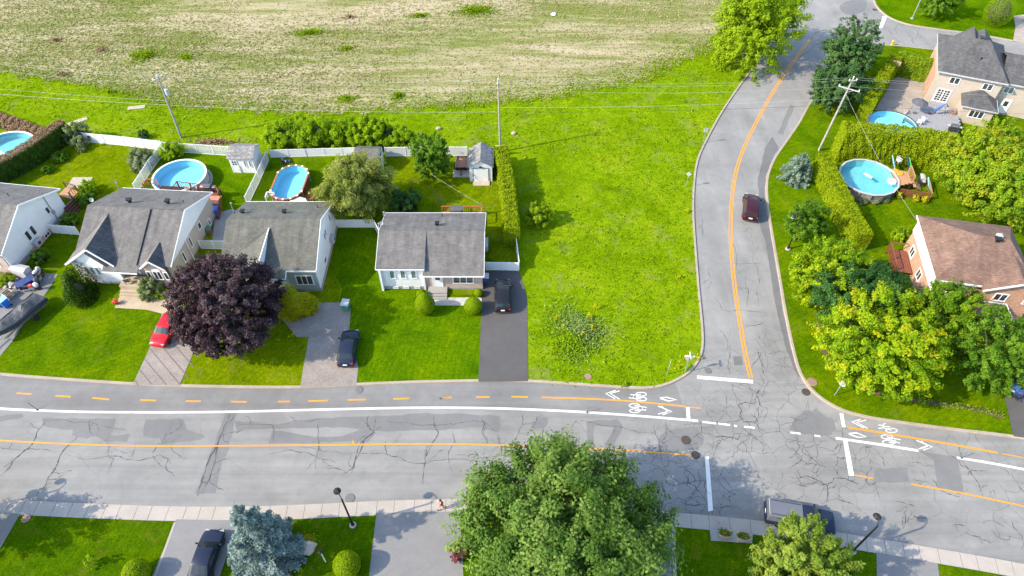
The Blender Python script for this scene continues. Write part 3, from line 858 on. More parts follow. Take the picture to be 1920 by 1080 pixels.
# iron covers and drains
def cover(px, py, r, m1, m2, onroad=True, sy=1.0):
    z = RZ(4) if onroad else .03
    p = G(px, py, z)
    b = MB().lathe([(r, -.02), (r, .012), (r * .86, .036)], 20)
    o = b.build('manhole_cover', m1, road if onroad else None)
    o.location = p
    c2 = MB().lathe([(r * .82, .0), (r * .82, .018), (.001, .02)], 20).build('cover_plate', m2, o)
    return o
cover(673, 731, .42, M['patch_dark'], M['iron']); cover(656, 934, .45, M['patch_dark'], M['iron']); cover(1286, 825, .46, M['iron'], M['iron_pink']); cover(1304, 853, .4, M['iron'], M['iron'])
cover(1511, 735, .42, M['iron'], M['iron']); cover(1327, 695, .38, M['patch_dark'], M['iron']); cover(1596, 35, .5, M['iron'], M['iron']); cover(1640, 18, .4, M['iron'], M['iron'])
tag(cover(1523, 716, .5, M['iron_pink'], M['iron_pink'], False), 'round pinkish access cover in the grass at the street corner', 'access cover', 'access covers in the grass')
tag(cover(1103, 706, .38, M['iron_pink'], M['iron_pink'], False), 'small pinkish access cover in the vacant lot grass', 'access cover', 'access covers in the grass')
tag(cover(49, 972, .38, M['iron_pink'], M['iron_pink'], False), 'round pinkish access cover beside the sidewalk at lower left', 'access cover', 'access covers in the grass')

# ================================================================== vegetation
M['twig_core'] = mat('hedge_core', (.035, .035, .015), .95)  # dark colour of the solid cores added inside foliage
def unit(a): return a / np.maximum(np.linalg.norm(a, axis=1, keepdims=True), 1e-6)
def leafmesh(name, C, N, S, T, m, parent=None, aspect=.62, U=None, kind=None):
    n = len(C)
    N = unit(N)
    r = RNG.normal(size=(n, 3)) if U is None else U
    u = unit(np.cross(N, r)) if U is None else unit(U - N * np.sum(U * N, axis=1, keepdims=True))
    w = np.cross(N, u)
    S = S.reshape(-1, 1)
    asp = aspect
    V = np.empty((n, 4, 3))
    V[:, 0] = C + u * S * .5
    V[:, 1] = C + w * S * .5 * asp + N * S * .06
    V[:, 2] = C - u * S * .5
    V[:, 3] = C - w * S * .5 * asp + N * S * .06
    me = bpy.data.meshes.new(name)
    me.vertices.add(4 * n); me.vertices.foreach_set('co', V.reshape(-1).astype(np.float32))
    me.loops.add(4 * n); me.loops.foreach_set('vertex_index', np.arange(4 * n, dtype=np.int32))
    me.polygons.add(n); me.polygons.foreach_set('loop_start', np.arange(0, 4 * n, 4, dtype=np.int32))
    at = me.attributes.new('tint', 'FLOAT', 'POINT')
    at.data.foreach_set('value', np.repeat(np.clip(T, 0, 1), 4).astype(np.float32))
    me.materials.append(m)
    me.update(calc_edges=True)
    o = bpy.data.objects.new(name, me)
    COL.objects.link(o)
    if parent: o.parent = parent
    if kind: o['kind'] = kind
    return o
def sphere_dirs(n, lower=-.5):
    z = RNG.uniform(lower, 1, n); a = RNG.uniform(0, 2 * np.pi, n)
    s = np.sqrt(1 - z * z)
    return np.stack([s * np.cos(a), s * np.sin(a), z], 1)
def lumps(D, k=7, amp=.18):
    L = sphere_dirs(k, -1)
    return 1 + amp * np.sum(np.maximum(0, D @ L.T) ** 5 * RNG.choice([-1.2, 1.0, 1.3], k), axis=1)
def crown(R, rz, zc, ncl, rc, nleaf, lump=.2, lower=-.55, shell=.6, size=.24, sq=.75, inner=.2, el=.8):
    D = sphere_dirs(ncl, lower)
    rr = lumps(D, 9, lump) * (shell + (1 - shell) * RNG.random(ncl) ** .5)
    k = int(ncl * inner)
    rr[:k] *= RNG.uniform(.35, .8, k)
    cc = D * rr[:, None] * np.array([R, R, rz]) + np.array([0, 0, zc])
    rcl = rc * RNG.uniform(.65, 1.3, ncl)
    idx = RNG.integers(0, ncl, nleaf)
    O = RNG.normal(size=(nleaf, 3)); O = unit(O) * (RNG.random((nleaf, 1)) ** .45)
    spray = unit(D * np.array([1, 1, .6]) + RNG.normal(size=(ncl, 3)) * .35 + np.array([0, 0, .12]))      # the way each twig grows
    al = np.sum(O * spray[idx], axis=1)
    O2 = O + spray[idx] * (al * el)[:, None] - (O - spray[idx] * al[:, None]) * .22
    P = cc[idx] + O2 * rcl[idx][:, None] * np.array([1, 1, sq])
    N = O * .55 + D[idx] * .6 + np.array([0, -.1, .55]) + RNG.normal(size=(nleaf, 3)) * .42
    tc = RNG.normal(.5, .2, ncl) + .18 * np.sin(D @ RNG.normal(size=3) * 3 + RNG.uniform(0, 6))
    T = tc[idx] + RNG.normal(0, .11, nleaf) + .16 * al
    S = size * RNG.uniform(.65, 1.35, nleaf)
    return P, N, S, T, cc
def limbs(parent, zc, R, cc, r0, n=9, lean=(0, 0)):
    b = MB()
    top = Vector((lean[0], lean[1], zc))
    b.tube([(0, 0, -.05), (0, 0, zc * .35), (lean[0] * .5, lean[1] * .5, zc * .7), top], [r0, r0 * .8, r0 * .6, r0 * .35], 8)
    for i in range(n):
        e = Vector(cc[RNG.integers(0, len(cc))])
        s = Vector((lean[0] * .3, lean[1] * .3, zc * random.uniform(.35, .8)))
        m_ = (s + e) / 2 + Vector((0, 0, random.uniform(0, .5)))
        b.tube([s, m_, e], [r0 * .35, r0 * .22, r0 * .08], 5)
    return b.build('trunk', M['trunk'], parent)
def tree(name, label, px, py, zc, R, rz, m, nleaf, size=.24, ncl=90, rc=None, lump=.22, lower=-.55, group=None, cat='tree', r0=None, shell=.6, sq=.75, inner=.2):
    p = G(px, py, zc)
    t = thing(name, label, cat, (p.x, p.y, 0), 0, group)
    rc = rc or R * .24
    ncl = int(ncl * 3.4); rc = rc * .56; inner = max(inner, .38)
    P, N, S, T, cc = crown(R, rz, zc, ncl, rc, nleaf, lump, lower, shell, size, sq, inner)
    k = R / np.percentile(np.hypot(P[:, 0], P[:, 1]), 97.5)
    kz = rz / (np.percentile(P[:, 2], 98.5) - zc)
    for q in (P, cc):
        q[:, :2] *= k; q[:, 2] = zc + (q[:, 2] - zc) * min(kz, 1.15)
    leafmesh('crown', P, N, S, T, m, t)
    limbs(t, zc, R, cc, r0 or max(.06, R * .045))
    return t
def bush(name, label, px, py, R, rz, m, nleaf, size=.14, ncl=40, rc=None, group=None, cat='shrub', lump=.12, zc=None, lower=-.85, shell=.82):
    zc = zc if zc is not None else rz * .92
    p = G(px, py, zc)
    t = thing(name, label, cat, (p.x, p.y, 0), 0, group)
    nleaf = int(nleaf * 1.6)
    P, N, S, T, cc = crown(R, rz, zc, int(ncl * 2.2), (rc or R * .28) * .8, nleaf, lump, lower, shell, size * .9, .9, .35, .15)
    k = R / np.percentile(np.hypot(P[:, 0], P[:, 1]), 97)
    P[:, :2] *= k; cc[:, :2] *= k
    P[:, 2] = np.maximum(P[:, 2], .03)
    leafmesh('foliage', P, N, S, T, m, t)
    if R > .9:
        MB().lathe([(.02, max(.05, zc - rz * .7)), (R * .36, zc - rz * .35), (R * .44, zc), (R * .3, zc + rz * .3), (.02, zc + rz * .4)], 10).build('inner_core', M['twig_core'], t)  # solid dark core added inside the leaves
    b = MB()
    for k in range(4):
        e = cc[RNG.integers(0, len(cc))]
        b.tube([(0, 0, -.03), (e[0] * .4, e[1] * .4, e[2] * .5), tuple(e)], [.05, .035, .012], 5)
    b.build('stem', M['trunk'], t)
    return t
def topiary(name, label, px, py, R, rz, m, nleaf, top=0.0, group=None, size=.1, rough=0.0):
    zc = rz * .95
    p = G(px, py, zc)
    t = thing(name, label, 'shrub', (p.x, p.y, 0), 0, group)
    D = sphere_dirs(nleaf, -.9)
    tp = 1 - top * np.maximum(0, D[:, 2])[:, None] * np.array([1, 1, 0])
    bump = lumps(D, 40, rough)[:, None] if rough else 1.0
    P = D * tp * np.array([R, R, rz]) * bump * RNG.uniform(.93 - rough, 1.02 + rough * .3, (nleaf, 1)) + np.array([0, 0, zc])
    P[:, 2] = np.maximum(P[:, 2], .03)
    leafmesh('foliage', P, D + RNG.normal(size=(nleaf, 3)) * .4, np.full(nleaf, size) * RNG.uniform(.7, 1.3, nleaf), RNG.normal(.5, .18, nleaf), m, t)
    MB().tube([(0, 0, -.03), (0, 0, zc)], .06, 6).build('stem', M['trunk'], t)
    MB().lathe([(.02, zc - rz * .8), (R * .6, zc - rz * .5), (R * .78, zc), (R * .5, zc + rz * .55), (.02, zc + rz * .75)], 10).build('inner_core', M['twig_core'], t)  # solid dark core added behind the thin leaf shell
    return t
def conifer(name, label, px, py, h, R, m, nleaf, size=.22, lower=.25, group=None, cat='tree', power=.85):
    p = G(px, py, 0)
    t = thing(name, label, cat, (p.x, p.y, 0), 0, group)
    nb = 170
    tz = RNG.random(nb) ** 1.25
    z = lower + tz * (h - lower)
    L = R * (1 - tz) ** power * RNG.uniform(.72, 1.12, nb) + .12
    az = RNG.uniform(0, 2 * np.pi, nb)
    idx = RNG.choice(nb, nleaf, p=(L ** 1.6) / np.sum(L ** 1.6))
    s = RNG.random(nleaf) ** .6
    side = RNG.normal(0, 1, nleaf) * (.07 + .2 * (1 - s)) * L[idx] * .6
    ca, sa = np.cos(az[idx]), np.sin(az[idx])
    rr = s * L[idx]
    P = np.stack([ca * rr - sa * side, sa * rr + ca * side, z[idx] - .18 * rr + .1 * s * s * L[idx] + RNG.normal(0, .1, nleaf)], 1)
    P[:, 2] = np.maximum(P[:, 2], .05)
    Ud = np.stack([ca, sa, np.full(nleaf, .35)], 1) + RNG.normal(size=(nleaf, 3)) * .45
    N = np.stack([ca * .25, sa * .25, np.ones(nleaf)], 1) + RNG.normal(size=(nleaf, 3)) * .5
    tb = RNG.normal(.5, .17, nb)
    leafmesh('foliage', P, N, size * RNG.uniform(.7, 1.3, nleaf), tb[idx] + RNG.normal(0, .1, nleaf) + (s - .6) * .3, m, t, .45, Ud)
    b = MB().tube([(0, 0, -.05), (0, 0, h * .96)], .16, 8, .03)
    for k in range(0, nb, 5):
        b.tube([(0, 0, z[k]), (math.cos(az[k]) * L[k] * .8, math.sin(az[k]) * L[k] * .8, z[k] - .1 * L[k])], .03, 4, .01)
    b.build('trunk', M['trunk'], t)
    return t
def hedge(name, label, pts, w, h, m, dens=150, size=.17, group=None, wob=.14, top_m=None, taper=.8, caps=True):
    P0 = [Vector((p[0], p[1], 0)) for p in pts]
    base = P0[0].copy()
    t = thing(name, label, 'hedge', base, 0, group)
    path = smooth(P0, 6) if len(P0) > 2 else P0
    seg = [(a, b, (b - a).length) for a, b in zip(path, path[1:])]
    tot = sum(s[2] for s in seg)
    n = int(dens * tot * (2 * h + w))
    sarr = RNG.uniform(0, tot, n)
    acc = np.cumsum([0] + [s[2] for s in seg])
    k = np.clip(np.searchsorted(acc, sarr) - 1, 0, len(seg) - 1)
    A = np.array([tuple(s[0] - base) for s in seg]); D = np.array([tuple((s[1] - s[0]).normalized()) for s in seg])
    C = A[k] + D[k] * (sarr - acc[k])[:, None]
    NR = np.stack([-D[k][:, 1], D[k][:, 0], np.zeros(n)], 1)
    u = RNG.uniform(0, 2 * h + w, n)                       # unrolled section: side, top, side
    lump = .5 + .5 * np.sin(sarr * 4.3 + 1.7 * np.sin(sarr * 1.1)) * np.sin(sarr * 2.3 + u * 1.9)
    dep = RNG.random(n) ** 2 * .3
    xo = np.where(u < h, -w / 2, np.where(u < h + w, u - h - w / 2, w / 2))
    zo = np.where(u < h, u, np.where(u < h + w, h, 2 * h + w - u))
    nrm = np.where((u < h)[:, None], -NR + [0, 0, .35], np.where((u < h + w)[:, None], [0., 0., 1.], NR + [0, 0, .35]))
    bul = wob * (lump - .4) - dep
    round_ = 1 - (1 - taper) * (zo / h) ** 2
    P = C + NR * (xo * round_)[:, None] + np.array([0, 0, 1.0]) * zo[:, None] + unit(nrm) * bul[:, None] + RNG.normal(size=(n, 3)) * .05
    P[:, 2] = np.maximum(P[:, 2], .03)
    T = .5 + (lump - .5) * .25 + RNG.normal(0, .15, n)
    NN = nrm + RNG.normal(size=(n, 3)) * .55
    S = size * RNG.uniform(.7, 1.35, n)
    if top_m:
        sel = (zo > h * .93)
        leafmesh('foliage', P[~sel], NN[~sel], S[~sel], T[~sel], m, t)
        leafmesh('dead_top', P[sel], NN[sel], S[sel], T[sel], top_m, t)
    else:
        leafmesh('foliage', P, NN, S, T, m, t)
    if caps:
        n2 = int(dens * w * h * 2.2)
        for e, sg in ((path[0], -1), (path[-1], 1)):
            d = (path[1] - path[0]).normalized() if sg < 0 else (path[-1] - path[-2]).normalized()
            pr = Vector((-d.y, d.x, 0))
            x = RNG.uniform(-w / 2, w / 2, n2); z = RNG.uniform(.03, h, n2)
            Q = np.array(tuple(e - base))[None] + np.outer(x, np.array(pr)) + np.outer(z, [0, 0, 1.]) + np.outer(np.full(n2, sg * .02) - sg * RNG.random(n2) * .2, np.array(d))
            leafmesh('foliage', Q, np.array(d)[None] * sg + RNG.normal(size=(n2, 3)) * .5 + [0, 0, .3], size * RNG.uniform(.7, 1.3, n2), RNG.normal(.5, .15, n2), m, t)
    b = MB()                                                # solid dark core added inside to block light
    for a, c_, L in seg:
        i0 = (c_ - a).normalized() * min(.6, L * .4) if a is path[0] else Vector()
        i1 = (c_ - a).normalized() * min(.6, L * .4) if c_ is path[-1] else Vector()
        b.bar(tuple(a + i0 - base + Vector((0, 0, h * .42))), tuple(c_ - i1 - base + Vector((0, 0, h * .42))), w * .45, h * .78)
    b.build('inner_core', M['twig_core'], t)
    return t
LF = {}
LF['maple'] = m_leaf('leaf_maple_green', (0.025, 0.065, 0.005), (0.055, 0.12, 0.008), (0.095, 0.17, 0.014), gain=1.45)
LF['big'] = m_leaf('leaf_big_tree', (.03, .068, .01), (.068, .122, .02), (.125, .18, .04), .35, gain=1.5)
LF['light'] = m_leaf('leaf_light_green', (0.06, 0.105, 0.003), (0.105, 0.165, 0.004), (0.155, 0.215, 0.008), gain=1.65)
LF['yellow'] = m_leaf('leaf_yellow_green', (.055, .11, .004), (.11, .182, .005), (.17, .23, .006), .35, (.42, .36, .01), gain=1.65)
LF['lime'] = m_leaf('leaf_lime', (.06, .115, .006), (.11, .175, .008), (.17, .22, .01), .35, (.24, .2, .01), gain=1.65)
LF['dark'] = m_leaf('leaf_dark_green', (.012, .038, .009), (.026, .07, .014), (.048, .105, .024), .25, gain=1.45)
LF['pine'] = m_leaf('leaf_pine', (.015, .04, .012), (.03, .07, .018), (.055, .105, .03), .2, gain=1.45)
LF['street'] = m_leaf('leaf_street_tree', (.05, .09, .01), (.095, .142, .016), (.15, .195, .03), .3, gain=1.55)
LF['pale'] = m_leaf('leaf_pale_weed', (.085, .14, .025), (.14, .205, .045), (.22, .29, .1), .3)
LF['mid'] = m_leaf('leaf_mid_green', (.035, .08, .004), (.068, .132, .006), (.12, .185, .008), .3, gain=1.4)
LF['purple'] = m_leaf('leaf_purple', (.011, .006, .009), (.028, .016, .02), (.085, .06, .062), .15)
LF['spruce'] = m_leaf('leaf_blue_spruce', (.045, .075, .075), (.105, .15, .145), (.21, .27, .26), .15)
LF['silver'] = m_leaf('leaf_silver_spruce', (.045, .08, .055), (.1, .155, .11), (.2, .26, .19), .15)
LF['willow'] = m_leaf('leaf_willow', (.07, .1, .016), (.13, .16, .032), (.2, .215, .06), .3, gain=1.5)
LF['cedar'] = m_leaf('leaf_cedar', (0.07, 0.105, 0.002), (0.12, 0.165, 0.003), (0.17, 0.205, 0.005), .25, gain=1.65)
LF['cedar_d'] = m_leaf('leaf_cedar_dark', (.012, .03, .004), (.03, .065, .006), (.07, .11, .01), .2, gain=1.45)
LF['gold'] = m_leaf('leaf_golden', (.11, .12, .004), (.2, .2, .006), (.27, .26, .01), .3, gain=1.65)
LF['ball'] = m_leaf('leaf_topiary', (0.075, 0.125, 0.002), (0.115, 0.175, 0.002), (0.15, 0.21, 0.003), .25, gain=1.65)
LF['shrub'] = m_leaf('leaf_shrub', (0.06, 0.115, 0.002), (0.105, 0.175, 0.003), (0.15, 0.22, 0.006), .3, gain=1.65)
LF['grey'] = m_leaf('leaf_grey_green', (.06, .085, .03), (.12, .15, .07), (.2, .23, .13), .25)
LF['sage'] = m_leaf('leaf_sage', (.07, .1, .035), (.125, .165, .06), (.19, .23, .1), .25)
LF['dead'] = m_leaf('leaf_dead_brown', (.09, .055, .03), (.19, .125, .075), (.3, .22, .15), .2)
LF['tuft'] = m_leaf('leaf_field_tuft', (.06, .08, .015), (.11, .13, .035), (.17, .18, .06), .25, gain=1.6)
LF['straw'] = m_leaf('leaf_straw', (.16, .125, .06), (.26, .21, .12), (.36, .3, .2), .25)
LF['weed'] = m_leaf('leaf_weed', (.075, .13, .001), (.118, .188, .002), (.165, .225, .005), .3)
LF['flower_y'] = m_leaf('flower_yellow', (.18, .19, .004), (.27, .27, .005), (.34, .33, .01), .2)
LF['flower_o'] = m_leaf('flower_orange', (.35, .12, .04), (.5, .2, .07), (.6, .3, .12), .2)
LF['burgundy'] = m_leaf('leaf_burgundy', (.05, .015, .02), (.1, .03, .035), (.16, .06, .06), .2)

# --- trees
tree('maple_tree', 'very large green maple overhanging the sidewalk at the bottom centre', 1053, 1020, 6.7, 8.05, 5.4, LF['big'], 100000, .26, 210, 1.6, .2, -.45, r0=.34, inner=.4)
tree('street_tree', 'yellowish green tree beside the pickup truck and the two concrete planters', 1497, 1070, 4.4, 3.9, 3.1, LF['street'], 46000, .21, 90, .85, .12, -.6, shell=.7)
tree('purple_maple', 'round dark purple maple covering the corner of the paved driveway', 421, 573, 5.2, 5.45, 4.8, LF['purple'], 62000, .25, 240, .95, .12, -.7, r0=.28, shell=.75)
tree('backyard_tree', 'round green tree in the backyard left of the white gabled shed', 809, 294, 3.5, 2.85, 2.75, LF['maple'], 15000, .24, 80, .62, .14, -.8)
tree('roadside_tree', 'large bright green tree at the edge of the field by the bend in the road', 1412, 42, 6.0, 7.2, 5.8, LF['light'], 36000, .32, 150, 1.3, .2, -.75, r0=.3)
tree('corner_tree', 'dark green tree at the upper street corner above the utility pole', 1598, 98, 4.4, 4.3, 4.0, LF['pine'], 20000, .28, 100, .95, .22, -.8)
tree('corner_tree', 'dark green spreading tree reaching over the bend behind the utility pole', 1565, 163, 3.4, 4.2, 3.1, LF['pine'], 18000, .28, 100, .85, .22, -.8)
tree('small_tree', 'small green tree hiding the street lamp on the boulevard grass', 1513, 415, 3.0, 2.75, 2.35, LF['maple'], 11000, .2, 60, .65, .2, -.5, r0=.08)
tree('ornamental_tree', 'yellow tipped tree at the lower end of the clipped hedge on the bend', 1556, 512, 3.3, 4.4, 3.3, LF['yellow'], 30000, .22, 120, .75, .12, -.75, shell=.7)
tree('dark_tree', 'dense dark green tree behind the bright yellow green tree on the corner lot', 1622, 562, 3.4, 5.5, 3.3, LF['dark'], 46000, .22, 130, .85, .1, -.8, shell=.7)
tree('ornamental_tree', 'big bright yellow green tree in front on the corner lot', 1657, 647, 4.8, 5.5, 4.4, LF['yellow'], 56000, .24, 150, .95, .12, -.75, r0=.2, shell=.7)
tree('corner_lot_tree', 'green tree with yellow top between the brick house and the bright tree', 1780, 598, 4.6, 3.6, 3.6, LF['mid'], 30000, .22, 90, .8, .18, -.8)
tree('corner_lot_tree', 'mid green tree beside the asphalt drive at the right edge', 1872, 662, 4.6, 3.9, 4.2, LF['maple'], 26000, .22, 110, .85, .2, -.8)
tree('backyard_maple', 'lime green maple behind the brown roofed house near the pool deck', 1828, 318, 4.6, 4.6, 4.2, LF['lime'], 30000, .25, 120, 1.0, .18, -.8)
tree('backyard_maple', 'lime green maple cut by the right edge behind the brown roofed house', 1893, 348, 4.9, 5.0, 4.5, LF['lime'], 32000, .25, 120, 1.05, .18, -.8)
tree('yard_tree', 'lime green tree beside the bay window of the beige house', 1868, 262, 3.0, 3.0, 2.7, LF['lime'], 14000, .24, 70, .75, .18, -.8)
tree('front_yard_tree', 'green tree at the top edge above the beige house', 1766, -2, 3.0, 3.2, 2.7, LF['maple'], 11000, .27, 60, .8, .18, -.7)
topiary('globe_tree', 'clipped globe shaped green tree at the top right corner', 1875, 20, 2.3, 2.6, LF['shrub'], 9000, .1)
tree('boulevard_tree', 'tree just beyond the left edge whose shadow falls on the lower sidewalk', -112, 985, 3.8, 3.2, 3.0, LF['maple'], 14000, .24, 60, .8, .2, -.6)
conifer('blue_spruce', 'silvery blue spruce standing over the lower driveway', *PJ((G(440, 952, 10.3).x, G(440, 952, 10.3).y, 0)), 10.3, 3.1, LF['spruce'], 60000, .2, .3, power=.72)
conifer('silver_spruce', 'small silvery green spruce on the boulevard of the bend', 1489, 335, 4.0, 2.15, LF['silver'], 16000, .2, .1, power=.6)
# feathery tree between the green roofed house and the backyard shed
t = thing('willow_tree', 'feathery yellow green tree between the oval pool and the shed', 'tree', (G(668, 352, 4.0).x, G(668, 352, 4.0).y, 0))
P, N, S, T, cc = crown(3.5, 3.3, 4.2, 170, .7, 40000, .25, -.75, .7, .42, 1.1)
O = P - np.array([0, 0, 4.2])
Ud = unit(O) * .8 + np.array([0, 0, -.7]) + RNG.normal(size=P.shape) * .3
leafmesh('crown', P, unit(O) * .6 + RNG.normal(size=P.shape) * .5 + [0, 0, .3], S, T, LF['willow'], t, .22, Ud)
limbs(t, 4.0, 4, cc, .2)
bush('lilac_shrub', 'dark green shrub tucked beside the feathery tree behind the middle house', 757, 377, 2.0, 1.7, LF['dark'], 8000, .2)
# --- shrubs
topiary('topiary_bush', 'large clipped egg shaped bush left of the front path', 796, 569, 1.08, 1.45, LF['ball'], 9000, .35)
topiary('topiary_bush', 'clipped ball bush right of the front path beside the black driveway', 887, 573, .98, .98, LF['ball'], 7000, .15)
topiary('topiary_bush', 'small clipped bush hugging the wall behind the egg shaped bush', 790, 552, .55, .6, LF['ball'], 2500, .1)
topiary('topiary_bush', 'small round bush at the house corner beside the black driveway', 897, 549, .48, .48, LF['ball'], 2500, .1)
topiary('golden_cypress', 'golden yellow rounded bush in front of the green roofed house', 553, 568, 1.5, 1.45, LF['gold'], 13000, .2, None, .17, .2)
topiary('conical_shrub', 'dense dark green bush in front of the white gabled wing', 140, 541, 1.22, 1.45, LF['cedar_d'], 11000, .3, None, .19, .3)
bush('front_shrub', 'grey green shrub beside the concrete front steps', 281, 540, 1.35, 1.1, LF['sage'], 5500, .15)
bush('front_shrub', 'low leafy shrub at the foot of the beige front wall', 303, 550, .75, .5, LF['shrub'], 1800, .14)
bush('sapling', 'young leafy plant in a mulch ring on the lower left lawn', 171, 1052, .5, .75, LF['ball'], 900, .14, 14, zc=.8)
topiary('topiary_bush', 'round clipped bush cut by the bottom edge at lower left', 255, 1072, 1.05, 1.1, LF['ball'], 6000, .1)
topiary('topiary_bush', 'round clipped bush beside the lower driveway and the boulder', 650, 1058, 1.1, 1.2, LF['ball'], 7000, .1)
bush('lot_shrub', 'round bush alone on the vacant lot beside the tall hedge', 1014, 404, 1.6, 1.4, LF['light'], 9000, .19)
bush('burgundy_shrub', 'burgundy leaved shrub at the foot of the very large maple', 862, 1032, .9, .9, LF['burgundy'], 3000, .14)
bush('olive_shrub', 'grey green drooping shrub at the end of the dark hedge', 144, 252, 1.7, 1.5, LF['sage'], 6500, .18)
bush('olive_shrub', 'small grey green plant below the drooping shrub', 152, 277, .7, .5, LF['sage'], 1500, .15)
bush('wild_shrub', 'straggly pale shrub against the inside of the lattice fence', 262, 300, 1.7, 1.2, LF['grey'], 5000, .18)
bush('wild_shrub', 'leafy green shrub climbing the lattice fence corner', 322, 283, 1.6, 1.1, LF['shrub'], 4500, .18)
bush('wild_shrub', 'small dark shrub behind the white back fence', 268, 252, .8, .6, LF['dark'], 1500, .16)
bush('side_shrub', 'green shrub beside the brown steps of the white house', 165, 352, 1.25, .9, LF['shrub'], 4000, .16)
bush('side_shrub', 'rounded green shrub by the steps and the grey chimney wall', 160, 372, 1.1, .9, LF['maple'], 3500, .16)
bush('side_shrub', 'green shrub against the side wall behind the white gate', 132, 412, 1.1, .8, LF['maple'], 3000, .16)
bush('side_shrub', 'low green shrub beside the heat pump wall of the white house', 75, 482, 1.1, .7, LF['maple'], 3000, .16)
bush('bed_plants', 'green and orange flower bed plants at the corner of the white house', 8, 524, 1.1, .5, LF['light'], 2500, .15, cat='plants')
bush('border_plants', 'leafy vegetable plants in the bed beside the dark hedge', 112, 294, 1.1, .5, LF['maple'], 2500, .16, cat='plants')
bush('border_plants', 'small clump of plants at the near end of the hedge bed', 88, 318, .7, .45, LF['maple'], 1500, .16, cat='plants')
bush('deck_shrub', 'green shrub at the corner of the brick house deck', 1690, 440, 1.1, .8, LF['shrub'], 3500, .16)
for i, (x, y, r) in enumerate(((1640, 376, .6), (1618, 376, .65), (1588, 366, .7), (1660, 374, .5))):
    bush('pool_shrub', ('pale variegated plant at the foot of the dark pool wall', 'variegated low plant against the middle of the pool wall', 'grey green plant at the hedge end of the pool wall', 'pale low plant at the deck end of the pool wall')[i], x, y, r, .35, LF['grey'], 1400, .14, group='plants along the pool wall', cat='plant')
for i, (x, y) in enumerate(((1686, 366), (1718, 372), (1735, 374))):
    bush('golden_shrub', ('yellow green shrub at the pool end of the brown deck screen', 'yellow green shrub in the middle of the brown deck screen', 'yellow green shrub at the outer end of the brown deck screen')[i], x, y, .45, .45, LF['gold'], 1000, .13, group='shrubs along the deck screen')
sx = [(513, 258, 1.7, 1.5), (541, 250, 2.1, 2.1), (572, 252, 2.2, 2.2), (600, 248, 2.1, 2.2), (628, 254, 2.0, 1.9), (654, 248, 2.2, 2.2), (682, 252, 2.0, 2.0), (704, 250, 2.0, 2.1), (730, 252, 2.1, 2.0), (753, 262, 1.8, 1.6)]
pos_w = ('leftmost', 'second from left', 'third from left', 'fourth from left', 'fifth from left', 'fifth from right', 'fourth from right', 'third from right', 'second from right', 'rightmost')
for (x, y, r, h_), w_ in zip(sx, pos_w):
    bush('wild_shrub', w_ + ' bright green shrub in the row behind the white back fence', x, y, r, h_, LF['shrub'], 6500, .21, 34, r * .34, 'shrubs behind the back fence', lump=.2, shell=.75)
# --- hedges
hedge('clipped_hedge', 'tall narrow yellow green hedge between the middle yard and the vacant lot', GP([(940, 308), (948, 350), (955, 400), (960, 462)]), 1.75, 3.0, LF['cedar'], 260, .17, wob=.3)
hedge('cedar_hedge', 'dark green cedar hedge with a dead brown top at the left edge', GP([(-90, 388), (-20, 354), (60, 312), (134, 260)]), 1.4, 3.0, LF['cedar_d'], 170, .19, top_m=LF['dead'], taper=.95)
hedge('brown_hedge', 'straggly dried brown hedge row beside the far left pool', GP([(-60, 208), (0, 228), (50, 246), (100, 262)]), 2.2, 1.1, LF['dead'], 150, .2, wob=.35, taper=.7)
hedge('clipped_hedge', 'long clipped yellow green hedge along the bend beside the round pool', GP([(1532, 318), (1552, 362), (1578, 415), (1606, 470)]), 2.0, 2.7, LF['cedar'], 230, .17, wob=.22)
hedge('cedar_hedge', 'thick yellow green cedar hedge between the two right hand pools', GP([(1560, 292), (1620, 296), (1690, 302), (1768, 316)]), 2.6, 4.7, LF['cedar'], 190, .19, wob=.4, taper=.85)
hedge('cedar_hedge', 'yellow green cedar hedge behind the paved patio of the beige house', GP([(1668, 134), (1706, 143), (1740, 152)]), 2.0, 3.2, LF['lime'], 190, .2, wob=.35)
hedge('cedar_hedge', 'cedar hedge running from the patio corner down to the utility pole', GP([(1664, 140), (1640, 180), (1616, 222)]), 1.8, 3.2, LF['cedar'], 190, .2, wob=.35)
hedge('border_edging', 'low row of lime hosta plants along the corner lot flower bed', GP([(1722, 751), (1780, 760), (1840, 769), (1880, 779)]), .55, .3, LF['lime'], 90, .16, wob=.2)

